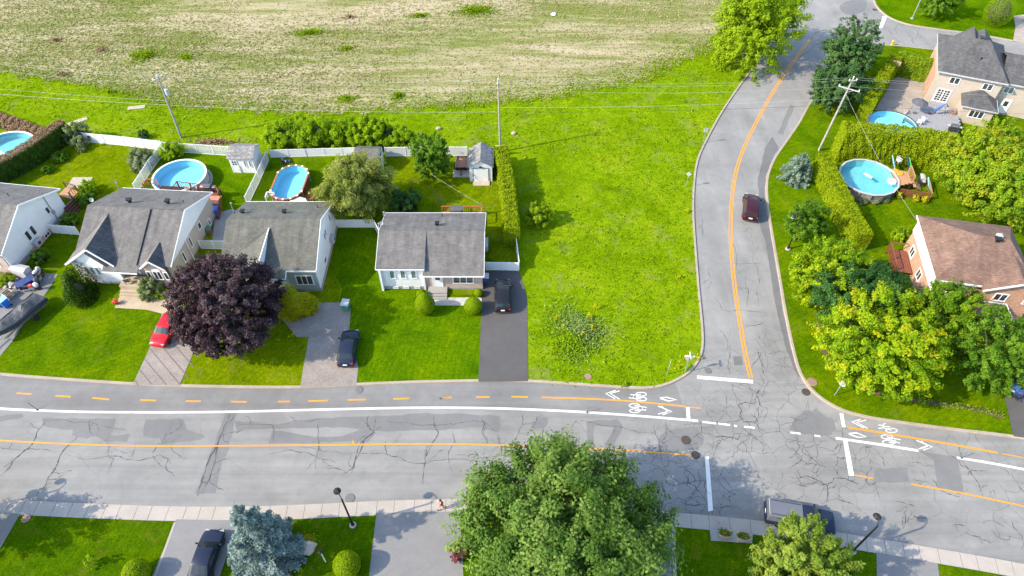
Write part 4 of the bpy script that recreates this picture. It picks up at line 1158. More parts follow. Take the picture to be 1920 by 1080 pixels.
# --- field tufts, lot weeds, wildflowers: too many to count
def inside(px, py, poly):
    r_ = np.zeros(len(px), bool)
    n = len(poly)
    for i in range(n):
        x0, y0 = poly[i][0], poly[i][1]; x1, y1 = poly[(i + 1) % n][0], poly[(i + 1) % n][1]
        c_ = ((y0 > py) != (y1 > py)) & (px < (x1 - x0) * (py - y0) / (y1 - y0 + 1e-12) + x0)
        r_ ^= c_
    return r_
def patchy(x, y, sc, seed):
    r_ = np.random.default_rng(seed); v = np.zeros(len(x))
    for k in range(9):
        a = r_.uniform(0, 6.28); f = sc * r_.uniform(.5, 2.2)
        v += np.sin((x * math.cos(a) + y * math.sin(a)) * f + r_.uniform(0, 6.28))
    return v / 4
def tufts(name, poly, box, n, size, m, zh, thr, sc, seed, blades=3, label=None, cat=None, stretch=None):
    x = RNG.uniform(box[0], box[1], n); y = RNG.uniform(box[2], box[3], n)
    k = inside(x, y, [(p[0], p[1]) for p in poly])
    x, y = x[k], y[k]
    v = patchy(x * (stretch or 1), y, sc, seed)
    k = (v + RNG.normal(0, .35, len(x))) > thr
    x, y, v = x[k], y[k], v[k]
    n = len(x)
    C = np.repeat(np.stack([x, y, np.zeros(n)], 1), blades, 0)
    s = np.repeat(size * RNG.uniform(.6, 1.5, n), blades)
    O = RNG.normal(size=(len(C), 3)) * np.array([.28, .28, 0]) * s[:, None]
    C = C + O; C[:, 2] = zh * s * RNG.uniform(.5, 1.1, len(C)) + .01
    N = RNG.normal(size=(len(C), 3)) * .55 + [0, -.1, .8]
    T = np.repeat(.5 + v * .12 + RNG.normal(0, .16, n), blades)
    o = leafmesh(name, C, N, s, T, m, None, .55, None)
    return stuff(o, label, cat)
eN = 14000
ei = RNG.integers(0, len(fe2) - 1, eN)
ep = np.array([tuple(p) for p in fe2])
eC = ep[ei] + (ep[ei + 1] - ep[ei]) * RNG.random((eN, 1))
eC[:, 1] += np.abs(RNG.normal(0, 2.5, eN)) - .6
eC[:, 0] += RNG.normal(0, .5, eN)
eC[:, 2] = RNG.uniform(.02, .12, eN)
fpoly = fe2 + [Vector((90, 140, 0)), Vector((-130, 140, 0))]
tufts('field_weeds', fpoly, (-105, 62, 76, 128), 130000, .2, LF['tuft'], .3, -.05, .12, 3, 2, 'sparse dull green weeds growing over the dry field', 'weeds', .45)
tufts('field_weeds', fpoly, (-105, 62, 76, 128), 30000, .24, LF['straw'], .3, -.1, .3, 9, 2, 'dry straw coloured stubble lying over the field', 'weeds', .45)
lot_poly = kerb_A + [Vector((60, 140, 0)), Vector((-110, 140, 0)), Vector((-110, 88, 0))] + [G(*p) for p in ((0, 262), (60, 250), (165, 252), (300, 262), (434, 275), (510, 281), (770, 277), (955, 277), (975, 350), (985, 460), (985, 520), (994, 560), (994, 716))]
lot_poly = [p for p in lot_poly if p.x > -2 or p.y > 45]
field_pts = [(p.x, p.y) for p in fpoly]
stuff(leafmesh('verge_weeds', eC, RNG.normal(size=(eN, 3)) * .45 + [0, -.1, .9], .3 * RNG.uniform(.5, 1.4, eN), RNG.normal(.55, .18, eN), LF['weed'], None, .5), 'green weeds straggling from the verge into the dry field', 'weeds')
def lot_tufts(n, size, m, zh, thr, sc, seed, label):
    x = RNG.uniform(-100, 62, n); y = RNG.uniform(36, 125, n)
    px = np.array([PJ((a, b, 0))[0] for a, b in zip(x, y)]); py = np.array([PJ((a, b, 0))[1] for a, b in zip(x, y)])
    right = [(996, 714), (1100, 721), (1210, 726), (1255, 716), (1290, 696), (1312, 666), (1315, 640), (1313, 600), (1307, 540), (1300, 450), (1297, 400), (1298, 350), (1305, 300), (1325, 255), (1350, 210), (1380, 165), (1415, 118), (1455, 65), (1500, 0),
             (1440, -30), (1405, 30), (1370, 72), (1330, 95), (1280, 115), (1240, 135), (1215, 151), (1085, 172), (880, 196), (600, 212), (400, 203), (330, 198), (200, 165), (0, 137), (-100, 128), (-100, 220), (0, 205), (100, 225), (165, 248), (300, 262), (434, 272), (500, 270), (770, 270), (955, 275), (985, 300), (990, 460)]
    k = inside(px, py, right)
    x, y = x[k], y[k]
    v = patchy(x, y, sc, seed)
    k = (v + RNG.normal(0, .35, len(x))) > thr
    x, y, v = x[k], y[k], v[k]
    n = len(x); bl = 3
    C = np.repeat(np.stack([x, y, np.zeros(n)], 1), bl, 0)
    s = np.repeat(size * RNG.uniform(.5, 1.5, n), bl)
    C = C + RNG.normal(size=C.shape) * np.array([.35, .35, 0]) * s[:, None]
    C[:, 2] = zh * s * RNG.uniform(.4, 1.1, len(C)) + .01
    N = RNG.normal(size=C.shape) * .5 + [0, -.1, .85]
    return stuff(leafmesh('rough_grass', C, N, s, np.repeat(.5 + v * .15 + RNG.normal(0, .15, n), bl), m, None, .5), label, 'grass')
lot_tufts(70000, .2, LF['weed'], .22, -.3, .35, 21, 'tall rough grass covering the vacant lot and the field edge')
lot_tufts(3800, .38, LF['lime'], .3, .55, .4, 33, 'bigger bright weed clumps scattered over the vacant lot')
def clump(name, px, py, rx, ry, n, size, m, h, label, cat):
    c = G(px, py)
    a = RNG.uniform(0, 6.28, n); r = np.abs(RNG.normal(0, .52, n))
    f1, f2, f3 = RNG.uniform(0, 6.28, 3)
    r = r * (1 + .3 * np.sin(2 * a + f1) + .22 * np.sin(3 * a + f2) + .15 * np.sin(5 * a + f3))
    C = np.stack([c.x + rx * r * np.cos(a), c.y + ry * r * np.sin(a), RNG.uniform(.08, h, n) * np.clip(1.25 - r, .3, 1)], 1)
    return stuff(leafmesh(name, C, RNG.normal(size=C.shape) * .5 + [0, 0, .8], size * RNG.uniform(.6, 1.4, n), RNG.normal(.5, .22, n), m, None, .55), label, cat)
clump('wildflowers', 1085, 622, 3.2, 3.0, 4500, .22, LF['pale'], .75, 'grey green wildflower thicket on the vacant lot', 'wildflowers')
clump('wildflowers', 1068, 640, 2.6, 2.8, 3200, .22, LF['shrub'], .7, 'darker leafy stems inside the wildflower thicket', 'wildflowers')
for px, py, r, n_ in ((1118, 578, .5, 140), (1104, 597, .4, 100), (1108, 619, .55, 150), (1043, 600, .35, 80), (1092, 632, .35, 70), (1055, 619, .3, 60)):
    clump('goldenrod', px, py, r, r * .8, n_, .16, LF['flower_y'], 1.0, 'yellow goldenrod heads in the wildflower thicket', 'flowers')
for px, py, r, n_ in ((1172, 722, .42, 260), (1287, 671, .6, 50), (1310, 672, .5, 50), (1288, 398, .4, 120), (1273, 521, .35, 90), (1270, 690, .3, 60)):
    clump('goldenrod', px, py, r, r * .8, n_, .18, LF['flower_y' if n_ != 260 else 'lime'], .5, 'yellow flowering weeds near the kerb of the vacant lot', 'flowers')
for px, py, rx, ry, n_ in ((580, 62, 2.6, 1.2, 700), (892, 20, 4.2, 1.8, 1400), (270, 105, 2.8, 2.2, 900), (648, 186, 1.5, 1.1, 420), (746, 180, 1.2, 1.0, 300), (785, 30, 1.8, .9, 400), (350, 108, 1.6, .9, 250), (650, 92, 1.5, 1.0, 250), (208, 173, 1.0, .4, 150)):
    clump('weed_patch', px, py, rx, ry, n_, .36, LF['weed'], .4, 'bright green weed patch in the dry field', 'weeds')
for px, py, rx, ry, n_ in ((655, 33, 1.4, .7, 160), (104, 76, 1.2, .6, 160), (190, 94, 1.3, .8, 160), (118, 140, 1.2, .5, 120)):
    clump('weed_patch', px, py, rx, ry, n_, .36, LF['dead'], .35, 'reddish brown weed patch in the dry field', 'weeds')
clump('dry_brush', 400, 268, 4.5, .9, 800, .3, LF['dead'], .4, 'dried brown brush along the outside of the back fence', 'brush')

# ================================================================== buildings
def window(parent, c, u, w, h, n=2, frame=.07, m=None, glass=None, grid=None, out=None, muntin=None):
    """c: centre on the wall face; u: unit direction along the wall; out: outward normal"""
    u = Vector(u).normalized(); out = Vector(out).normalized(); up = Vector((0, 0, 1)); c = Vector(c)
    b = MB()
    Mx = Matrix((u, out, up)).transposed().to_4x4(); Mx.translation = c
    d = .07
    b.box((0, d / 2, h / 2 - frame / 2), (w, d, frame), 0, Mx); b.box((0, d / 2, -h / 2 + frame / 2), (w + .06, d + .03, frame), 0, Mx)
    for s in (-1, 1): b.box((s * (w / 2 - frame / 2), d / 2, 0), (frame, d, h - 2 * frame), 0, Mx)
    iw = (w - 2 * frame)
    for k in range(1, n): b.box((-iw / 2 + iw * k / n, d / 2, 0), (frame * .8, d * .9, h - 2 * frame), 0, Mx)
    o = b.build('window', m or M['white'], parent)
    for k in range(n):
        pw = iw / n
        cx = -iw / 2 + pw * (k + .5)
        p = MB().box((cx, .022, 0), (pw - frame * .7, .03, h - 2 * frame), 0, Mx)
        p.build('pane', glass or M['glass'], o)
        if muntin:
            g = MB()
            for i in range(1, muntin[0]): g.box((cx - pw / 2 + pw * i / muntin[0], .045, 0), (.05, .03, h - 2 * frame), 0, Mx)
            for j in range(1, muntin[1]): g.box((cx, .047, -h / 2 + frame + (h - 2 * frame) * j / muntin[1]), (pw - frame, .03, .05), 0, Mx)
            g.build('muntin', M['white'], o)
    return o
def door(parent, c, u, out, w=.95, h=2.05, m=None, lite=True):
    u = Vector(u).normalized(); out = Vector(out).normalized(); c = Vector(c)
    Mx = Matrix((u, out, Vector((0, 0, 1)))).transposed().to_4x4(); Mx.translation = c
    b = MB().box((0, .03, h / 2), (w, .06, h), 0, Mx)
    for s in (-1, 1): b.box((s * (w / 2 + .05), .04, h / 2), (.1, .08, h + .1), 0, Mx)
    b.box((0, .04, h + .05), (w + .2, .08, .1), 0, Mx)
    o = b.build('door', m or M['white'], parent)
    if lite: MB().box((0, .066, h * .72), (w * .55, .02, h * .38), 0, Mx).build('pane', M['glass'], o)
    MB().box((w * .38, .09, h * .48), (.05, .06, .12), 0, Mx).build('door_handle', M['grey'], o)
    return o
def vent(parent, p, s=.38, name='roof_vent'):
    p = Vector(p)
    b = MB().box((p.x, p.y, p.z + .16), (s * .7, s * .7, .36)).box((p.x, p.y, p.z + .4), (s * 1.25, s * 1.25, .12)).box((p.x, p.y, p.z + .3), (s * 1.1, s * 1.1, .05))
    return b.build(name, M['black'], parent)
def pipe(parent, p, h=.35, r=.05, m=None, name='vent_pipe'):
    p = Vector(p)
    return MB().tube([p - Vector((0, 0, .05)), p + Vector((0, 0, h))], r, 8).build(name, m or M['black'], parent)
def mast(parent, p, h=1.4):
    p = Vector(p)
    b = MB().tube([p, p + Vector((0, 0, h))], .045, 8)
    b.tube([p + Vector((0, 0, h)), p + Vector((.1, -.05, h + .1)), p + Vector((.22, -.05, h))], .06, 8)
    o = b.build('service_mast', M['grey'], parent)
    return o
def dish(parent, p, h=.6):
    p = Vector(p)
    o = MB().tube([p, p + Vector((0, 0, h))], .03, 6).build('dish_mast', M['grey'], parent)
    d = MB().lathe([(.02, 0), (.14, .03), (.23, .08), (.24, .08), (.14, .02), (.02, -.02)], 16)
    R_m = Matrix.Translation(p + Vector((0, -.05, h + .05))) @ Matrix.Rotation(rad(65), 4, 'X') @ Matrix.Rotation(rad(20), 4, 'Y')
    d.v = [tuple(R_m @ Vector(v)) for v in d.v]
    d.build('satellite_dish', M['lgrey'], o)
    return o
def heat_pump(parent, c, rz=0.0, w=.85, d=.38, h=.65):
    Mx = Matrix.Translation(c) @ Matrix.Rotation(rz, 4, 'Z')
    o = MB().box((0, 0, h / 2), (w, d, h), 0, Mx).box((0, 0, h + .015), (w + .04, d + .04, .03), 0, Mx).build('heat_pump', M['lgrey'], parent)
    f = MB(); ring = []
    f.v = []
    b = MB().lathe([(.001, .0), (.2, .0), (.23, .02), (.23, 0)], 16)
    R2 = Mx @ Matrix.Translation((0, -d / 2 - .012, h / 2)) @ Matrix.Rotation(rad(90), 4, 'X')
    b.v = [tuple(R2 @ Vector(v)) for v in b.v]
    b.build('fan_grille', M['dgrey'], o)
    return o
def slab(parent, name, pts, t, m):
    return MB().slab(pts, t).build(name, m, parent)
def trim(parent, pts, w=.05, h=.2, name='fascia', m=None):
    b = MB()
    for a, c in zip(pts, pts[1:]):
        a = Vector(a); c = Vector(c)
        b.bar(a, c, w, h)
    return b.build(name, m or M['white'], parent)
S_ = Vector((0, -1, 0)); E_ = Vector((1, 0, 0)); W_ = Vector((-1, 0, 0)); N_ = Vector((0, 1, 0)); X_ = Vector((1, 0, 0)); Y_ = Vector((0, 1, 0))

def gable_body(x0, x1, yf, yr, zf, zr_, ry, rz_):
    b = MB()
    sec = [(yf, 0), (yr, 0), (yr, zr_), (ry, rz_), (yf, zf)]
    n = 5
    b.v = [(x0, y, z) for y, z in sec] + [(x1, y, z) for y, z in sec]
    b.f = [tuple(range(n)), tuple(reversed(range(n, 2 * n)))] + [((i + 1) % n, i, i + n, (i + 1) % n + n) for i in range(n)]
    return b

# ---------------------------------------------------------------- middle house: white and pink brick bungalow
h4 = thing('bungalow', 'grey roofed bungalow with white left wing and pinkish brick front beside the black driveway', 'house', (-9, 54.45, 0))
ox, oy = -9.0, 54.45
RY, RZ4 = 0.0, 4.95
gable_body(-14.2 - ox, -9.55 - ox, 50.35 - oy, 58.6 - oy, 3.42, 3.42, 0, RZ4 - .16).build('wall', M['white_sid'], h4)
gable_body(-9.54 - ox, -3.25 - ox, 50.25 - oy, 58.59 - oy, 2.95, 3.41, 0, RZ4 - .17).build('wall', M['pink_brick'], h4)
MB().box((-11.87 - ox, 54.45 - oy, .21), (4.72, 8.32, .42)).build('foundation', M['conc'], h4)
MB().box((-6.4 - ox, 54.42 - oy, .15), (6.36, 8.42, .3)).build('foundation', M['conc'], h4)
slab(h4, 'roof', [(-14.65 - ox, 0, RZ4), (-14.65 - ox, 50.1 - oy, 3.52), (-9.42 - ox, 50.1 - oy, 3.52), (-9.42 - ox, 0, RZ4)], .14, M['shing_grey'])
slab(h4, 'roof', [(-9.62 - ox, 0, RZ4 - .012), (-9.62 - ox, 49.62 - oy, 2.82), (-3.02 - ox, 49.62 - oy, 2.82), (-3.02 - ox, 0, RZ4 - .012)], .14, M['shing_grey'])
slab(h4, 'roof', [(-14.65 - ox, .003, RZ4 + .006), (-3.02 - ox, .003, RZ4 + .006), (-3.02 - ox, 58.95 - oy, 3.5), (-14.65 - ox, 58.95 - oy, 3.5)], .14, M['shing_grey'])
MB().poly([(-9.43 - ox, -.3, RZ4 - .25), (-9.43 - ox, 50.05 - oy, 3.42), (-9.43 - ox, 50.05 - oy, 2.85)]).build('step_wall', M['white_sid'], h4)
trim(h4, [(-14.65 - ox, 49.98 - oy, 3.44), (-9.42 - ox, 49.98 - oy, 3.44)], .05, .16)
trim(h4, [(-9.62 - ox, 49.6 - oy, 2.74), (-3.02 - ox, 49.6 - oy, 2.74)], .05, .16)
trim(h4, [(-14.65 - ox, 58.98 - oy, 3.42), (-3.02 - ox, 58.98 - oy, 3.42)], .06, .18)
trim(h4, [(-3.0 - ox, 49.6 - oy, 2.74), (-3.0 - ox, 0, RZ4 - .09), (-3.0 - ox, 58.98 - oy, 3.42)], .04, .16)
trim(h4, [(-14.67 - ox, 49.98 - oy, 3.43), (-14.67 - ox, 0, RZ4 - .09), (-14.67 - ox, 58.98 - oy, 3.42)], .04, .16)
for x in (-13.04, -11.87, -10.71): window(h4, (x - ox, 50.35 - oy, 2.35), X_, .62, 1.3, 1, .08, None, M['glass_green'], out=S_)
for x in (-12.9, -11.75, -10.5): window(h4, (x - ox, 50.29 - oy, .27), X_, .6, .24, 1, .05, out=S_)
MB().box((-14.28 - ox, 50.18 - oy, 1.75), (.22, .5, 3.4)).build('corner_post', M['white'], h4)
MB().box((-9.62 - ox, 50.26 - oy, 1.7), (.2, .34, 3.3)).build('corner_post', M['white'], h4)
door(h4, (-8.15 - ox, 50.25 - oy, .5), X_, S_)
window(h4, (-5.35 - ox, 50.25 - oy, 1.6), X_, 2.3, 1.15, 3, .09, out=S_)
window(h4, (-3.25 - ox, 53.2 - oy, 2.0), Y_, 1.0, .9, 2, .07, out=E_)
vent(h4, (-8.9 - ox + .55, 1.35, 4.5)); pipe(h4, (-8.0 - ox, 3.6, 3.8))
mast(h4, (-14.9 - ox, 1.2, 3.4), 1.5); dish(h4, (-14.5 - ox, 1.0, 4.65), .5)
mast(h4, (-14.6 - ox, 3.2, 3.9), .9)
heat_pump(h4, (-2.98 - ox, 56.2 - oy, .7), rad(90), 1.5, .4, .75)
MB().box((-8.2 - ox, 49.92 - oy, .24), (2.1, 1.26, .48)).build('porch_landing', M['conc'], h4)
for k in range(2): MB().box((-8.2 - ox, 49.14 - oy - .3 * k, .16 - .08 * k), (2.1, .3, .32 - .16 * k)).build('step', M['conc'], h4)
# the little rear deck and its bits
dk = thing('rear_deck', 'small orange stained deck behind the middle bungalow', 'deck', (-6.15, 61.15, 0))
for k in range(14): MB().box((-2.3 + k * .35, 0, .55), (.33, 2.6, .04)).build('board', M['wood_or'], dk)
for x, y, hh in ((-2.4, 1.25, 1.45), (-.6, 1.25, 1.45), (1.2, 1.25, 1.45), (2.45, 1.25, 2.1), (2.45, -.6, 1.45)):
    MB().box((x, y, hh / 2), (.1, .1, hh)).build('post', M['wood_or'], dk)
MB().box((.05, 1.25, 1.44), (4.9, .12, .06)).build('rail', M['wood_or'], dk)
MB().box((2.45, .35, 1.44), (.12, 1.9, .06)).build('rail', M['wood_or'], dk)
for k in range(20): MB().box((-2.3 + k * .24, 1.25, 1.0), (.05, .05, .85)).build('baluster', M['wood_or'], dk)
sw_ = thing('patio_swing', 'dark grey covered swing seat on the small rear deck', 'patio swing', (-6.7, 61.7, .57))
MB().slab([(-.75, -.5, 1.25), (.75, -.5, 1.25), (.75, .0, 1.5), (-.75, .0, 1.5)], .04).slab([(-.75, .01, 1.5), (.75, .01, 1.5), (.75, .5, 1.25), (-.75, .5, 1.25)], .04).build('canopy', M['dgrey'], sw_)
MB().box((0, .1, .45), (1.3, .5, .1)).box((0, .35, .75), (1.3, .1, .6)).build('seat', M['dgrey'], sw_)
for s in (-1, 1): MB().bar((s * .72, -.4, 0), (s * .72, 0, 1.25), .05).bar((s * .72, .4, 0), (s * .72, 0, 1.25), .05).build('leg', M['black'], sw_)

# ---------------------------------------------------------------- green roofed house
h3 = thing('house', 'sage green roofed white house with a steep half gable behind the purple maple', 'house', (-26, 55.2, 0))
ox, oy = -26.0, 55.2
rz3 = 6.0
def L3(x, y, z): return Vector((x - ox, y - oy, z))
gable_body(-30.9 - ox, -21.15 - ox, 50.05 - oy, 60.4 - oy, 3.5, 3.5, 0, rz3 - .18).build('wall', M['white_sid'], h3)
MB().box((-22.75 - ox, 50.03 - oy, 1.72), (3.1, .1, 3.3)).build('front_wall', M['grey_sid'], h3)
MB().box((-26 - ox, 55.22 - oy, .2), (9.9, 10.5, .4)).build('foundation', M['conc'], h3)
sl = (rz3 - 3.6) / 5.5
slab(h3, 'roof', [L3(-31.3, 55.2, rz3), L3(-31.3, 49.7, 3.6), L3(-20.95, 49.7, 3.6), L3(-20.95, 55.2, rz3)], .14, M['shing_sage'])
slab(h3, 'roof', [L3(-31.3, 55.203, rz3 + .006), L3(-20.95, 55.203, rz3 + .006), L3(-20.95, 60.8, 3.6), L3(-31.3, 60.8, 3.6)], .14, M['shing_sage'])
slab(h3, 'porch_roof', [L3(-27.3, 49.75, 3.62), L3(-27.3, 48.85, 3.6 - .85 * sl), L3(-24.15, 48.85, 3.6 - .85 * sl), L3(-24.15, 49.75, 3.62)], .13, M['shing_sage'])
A = L3(-26.5, 54.15, 3.6 + sl * 4.45 + .06); B = L3(-26.62, 49.6, 5.12); Cc = L3(-31.35, 49.6, 3.05); Dd = L3(-31.35, 50.5, 3.9)
slab(h3, 'wing_roof', [A, Dd, Cc, B], .14, M['shing_sage'])
MB().poly([A + Vector((.02, 0, .02)), B + Vector((.02, 0, .0)), L3(-26.6, 49.6, 3.45)]).poly([A + Vector((-.06, 0, -.05)), L3(-26.68, 49.6, 3.45), B + Vector((-.06, 0, -.1))]).build('wing_side_wall', M['white_sid'], h3)
MB().poly([L3(-30.9, 49.85, 0), L3(-26.7, 49.85, 0), L3(-26.7, 49.85, 4.95), L3(-30.9, 49.85, 3.15)]).build('wing_front_wall', M['white_sid'], h3)
trim(h3, [B + Vector((0, -.03, -.05)), Cc + Vector((0, -.03, -.06))], .06, .22)
trim(h3, [B + Vector((.03, 0, .03)), A + Vector((.03, 0, .03))], .09, .1)
trim(h3, [L3(-24.15, 49.66, 3.52), L3(-20.95, 49.66, 3.52)], .05, .18)
trim(h3, [L3(-27.3, 48.82, 3.6 - .85 * sl - .08), L3(-24.15, 48.82, 3.6 - .85 * sl - .08)], .05, .18)
trim(h3, [L3(-24.13, 48.82, 3.6 - .85 * sl - .08), L3(-24.13, 49.66, 3.52)], .05, .16)
trim(h3, [L3(-31.3, 60.83, 3.52), L3(-20.95, 60.83, 3.52)], .06, .18)
trim(h3, [L3(-20.93, 49.68, 3.52), L3(-20.93, 55.2, rz3 - .08), L3(-20.93, 60.8, 3.52)], .05, .2)
window(h3, L3(-22.6, 49.97, 1.85), X_, 1.9, 1.5, 3, .1, None, mat('brown_blind', (.07, .055, .045), .3), out=S_)
door(h3, L3(-25.2, 50.04, .55), X_, S_)
MB().box(L3(-25.6, 49.4, .25), (2.6, 1.3, .5)).build('porch_landing', M['conc'], h3)
MB().bar(L3(-24.3, 48.9, 0), L3(-24.3, 48.9, 3.1), .12).build('porch_post', M['white'], h3)
for y, w_, z_ in ((53.5, .9, 1.3), (55.3, .45, 3.3), (55.9, .45, 3.3), (58.4, .5, 3.3)): window(h3, L3(-21.15, y, z_), Y_, w_, 1.0 if z_ > 2 else .6, 1, .06, out=E_)
heat_pump(h3, L3(-20.85, 57.0, .9), rad(90), .9, .4, .7)
vent(h3, L3(-30.2, 57.1, 5.15)); vent(h3, L3(-25.5, 57.1, 5.15)); pipe(h3, L3(-32 + .9, 57.0, 5.15)); pipe(h3, L3(-22.3, 58.8, 4.45))
mast(h3, L3(-31.45, 57.6, 4.6), 1.6)

# ---------------------------------------------------------------- grey house with two front gables
h2 = thing('house', 'grey roofed house with two front gables with shade-coloured right slopes and a white left wing', 'house', (-42, 57, 0), rad(-4.2))
def Q2(px, py, z): return toloc(h2, G(px, py, z))
RL, RRr = Q2(227.5, 351.3, 3.4), Q2(396.3, 361.3, 3.4)
GL, GR = Q2(164.2, 384.2, 6.1), Q2(348.3, 395, 6.0)
ry = (GL.y + GR.y) / 2; rz2 = 6.05
x0, x1 = (RL.x + GL.x) / 2 + .05, (RRr.x + GR.x) / 2
yR = (RL.y + RRr.y) / 2
FR = Q2(320.8, 502.5, 3.3); FM = Q2(256.7, 513.3, 2.85); FL = Q2(191.3, 508.7, 2.85)
yF = (FM.y + FL.y) / 2; yF2 = FR.y
xs = Q2(260, 501, 3.1).x
zr2 = rz2 - .18
sl2 = (rz2 - 2.85) / (ry - yF)
roofz = lambda y: 2.85 + sl2 * (y - yF)
wf = yF + 1.3
slab(h2, 'roof', [Vector((x0, ry, rz2)), Vector((x0, yF + 1.0, roofz(yF + 1.0))), Vector((FL.x, yF + 1.0, roofz(yF + 1.0))), Vector((FL.x, yF, 2.85)), Vector((xs + .05, yF, 2.85)), Vector((xs + .05, ry, rz2))], .14, M['shing_grey'])
zR2 = roofz(yF2) + .28
slab(h2, 'roof', [Vector((xs, ry - .1, rz2 + .03)), Vector((xs, yF2, zR2)), Vector((x1, yF2, zR2)), Vector((x1, ry - .1, rz2 + .03))], .14, M['shing_grey'])
slab(h2, 'roof', [Vector((x0, ry + .003, rz2 + .01)), Vector((x1, ry + .003, rz2 + .01)), Vector((x1, yR, 3.4)), Vector((x0, yR, 3.4))], .14, M['shing_grey'])
MB().bar((xs - .03, ry - .1, rz2 + .02), (xs - .03, yF2, zR2 - .02), .07, .3).build('roof_step_shade', M['black'], h2)  # black bar paints the shadow gap at the step
gable_body(x0 + .4, x1 - .35, wf + .5, yR - .45, roofz(wf + .5) - .16, 3.25 + .12, ry, zr2).build('wall', M['beige_sid'], h2)
gable_body(xs + .15, x1 - .36, yF2 + .3, ry, zR2 - .1, 3.2, ry - .01, zr2 - .02).build('wall', M['tan_brick'], h2)
MB().box(((x0 + x1) / 2, (wf + yR) / 2, .2), (x1 - x0 - .7, yR - wf - 1.0, .4)).build('foundation', M['conc'], h2)
# white verge board under the right gable
MB().prism([(yR - .4, 3.3), (ry, zr2 + .02), (yF2 + .25, zR2 - .08), (yF2 + .25, 3.05), (yR - .4, 3.05)], 0, .04).build('gable_siding', M['white_sid'], h2).matrix_local = Matrix(((0, 0, 1, x1 - .34), (1, 0, 0, 0), (0, 1, 0, 0), (0, 0, 0, 1)))
trim(h2, [Vector((x1 + .02, yF2, zR2 - .06)), Vector((x1 + .02, ry, rz2 - .03)), Vector((x1 + .02, yR, 3.33))], .05, .2)
trim(h2, [Vector((x0, yR + .02, 3.32)), Vector((x1, yR + .02, 3.32))], .06, .18)
trim(h2, [Vector((FL.x, yF - .03, 2.77)), Vector((xs, yF - .03, 2.77))], .05, .16)
def on2(px, py):                            # a picture point on the front roof plane
    o = toloc(h2, Vector((0, 0, H))); q = toloc(h2, Vector((0, 0, H)) + ray(px, py)); d = q - o
    # plane: z = 2.85 + sl2*(y-yF)
    t = (2.85 + sl2 * (o.y - yF) - o.z) / (d.z - sl2 * d.y)
    return o + d * t
wb = on2(203.7, 400.3)
wzr = wb.z
o_ = toloc(h2, Vector((0, 0, H))); d_ = toloc(h2, Vector((0, 0, H)) + ray(156.7, 470.8)) - o_
wa = o_ + d_ * ((wzr - .25 - o_.z) / d_.z)
wa.x = wb.x - .1
wl = Q2(122.5, 495, 3.15); wr_ = Q2(214.2, 496.7, 3.25)
yfw = min(wl.y, wr_.y, wa.y)
wa.y = yfw + .25; wl.y = yfw; wr_.y = yfw + .1
vl = Vector((wl.x, wl.y + 1.7, wl.z + .0)); vr = on2(223.3, 480.8)
slab(h2, 'wing_roof', [wb + Vector((0, 0, .03)), vl, wl, wa], .13, M['shing_grey'])
slab(h2, 'wing_roof', [wb + Vector((0, 0, .035)), wa + Vector((0, 0, .005)), wr_, vr], .13, M['shing_dark_shade'])  # darker shingle colour paints the shade on this slope
yw = yfw + .38
MB().poly([(wl.x + .45, yw, 0), (wr_.x - .1, yw, 0), (wr_.x - .1, yw, wr_.z - .05), (wa.x, yw, wa.z - .2), (wl.x + .45, yw, wl.z + .05)]).poly([(wl.x + .45, yw, 0), (wl.x + .45, yw, wl.z + .05), (wl.x + .45, yw + 3, wl.z + .05), (wl.x + .45, yw + 3, 0)]).poly([(wr_.x - .1, yw, 0), (wr_.x - .1, yw + 3, 0), (wr_.x - .1, yw + 3, wr_.z - .05), (wr_.x - .1, yw, wr_.z - .05)]).build('wing_wall', M['white_sid'], h2)
MB().box(((wl.x + wr_.x) / 2 + .18, yw - .02, .17), (wr_.x - wl.x - .5, .1, .34)).build('foundation', M['tan_brick'], h2)
trim(h2, [wl + Vector((0, -.03, -.06)), wa + Vector((0, -.03, -.06)), wr_ + Vector((0, -.03, -.06))], .06, .22)
slab(h2, 'pent_roof', [wa + Vector((-.1, .2, -.3)), wr_ + Vector((-.5, .2, -.1)), wr_ + Vector((-.75, -.12, -.24)), wa + Vector((-.35, -.12, -.5))], .06, M['shing_dark_shade'])
cxw = (wl.x + wr_.x) / 2 - .35
for k in (-.62, 0, .62): window(h2, (cxw + k, yw, 1.95), X_, .5, 1.25, 1, .07, None, M['glass_green'], out=S_)
for k in (-.8, .1, .9): window(h2, (cxw + k, yw - .07, .2), X_, .6, .22, 1, .04, out=S_)
# right dormer gable
db = on2(297.8, 457.5); dz = db.z + .3; db.z = dz
o_ = toloc(h2, Vector((0, 0, H))); d_ = toloc(h2, Vector((0, 0, H)) + ray(280, 489.2)) - o_
da = o_ + d_ * ((dz - .05 - o_.z) / d_.z)
dl = Q2(262.5, 501.3, zR2 - .05); dr = Q2(310, 502.5, zR2 - .05)
yd = min(dl.y, dr.y, yF2) - .15
da.y = yd; dl.y = yd; dr.y = yd; da.x = (dl.x + dr.x) / 2
db.x = da.x + .1
slab(h2, 'dormer_roof', [db, Vector((dl.x, yF2 + .5, dl.z + .1)), dl, da], .12, M['shing_grey'])
slab(h2, 'dormer_roof', [db + Vector((0, 0, .005)), da + Vector((0, 0, .005)), dr, Vector((dr.x, yF2 + .5, dr.z + .1))], .12, M['shing_dark_shade'])  # right slope's shade is put into the darker shingle colour
MB().poly([(dl.x + .2, yd + .3, .0), (dr.x - .15, yd + .3, .0), (dr.x - .15, yd + .3, dr.z - .1), (da.x, yd + .3, da.z - .15), (dl.x + .2, yd + .3, dl.z - .1)]).build('dormer_wall', M['tan_brick'], h2)
trim(h2, [dl + Vector((0, -.03, -.06)), da + Vector((0, -.03, -.06)), dr + Vector((0, -.03, -.06))], .06, .2)
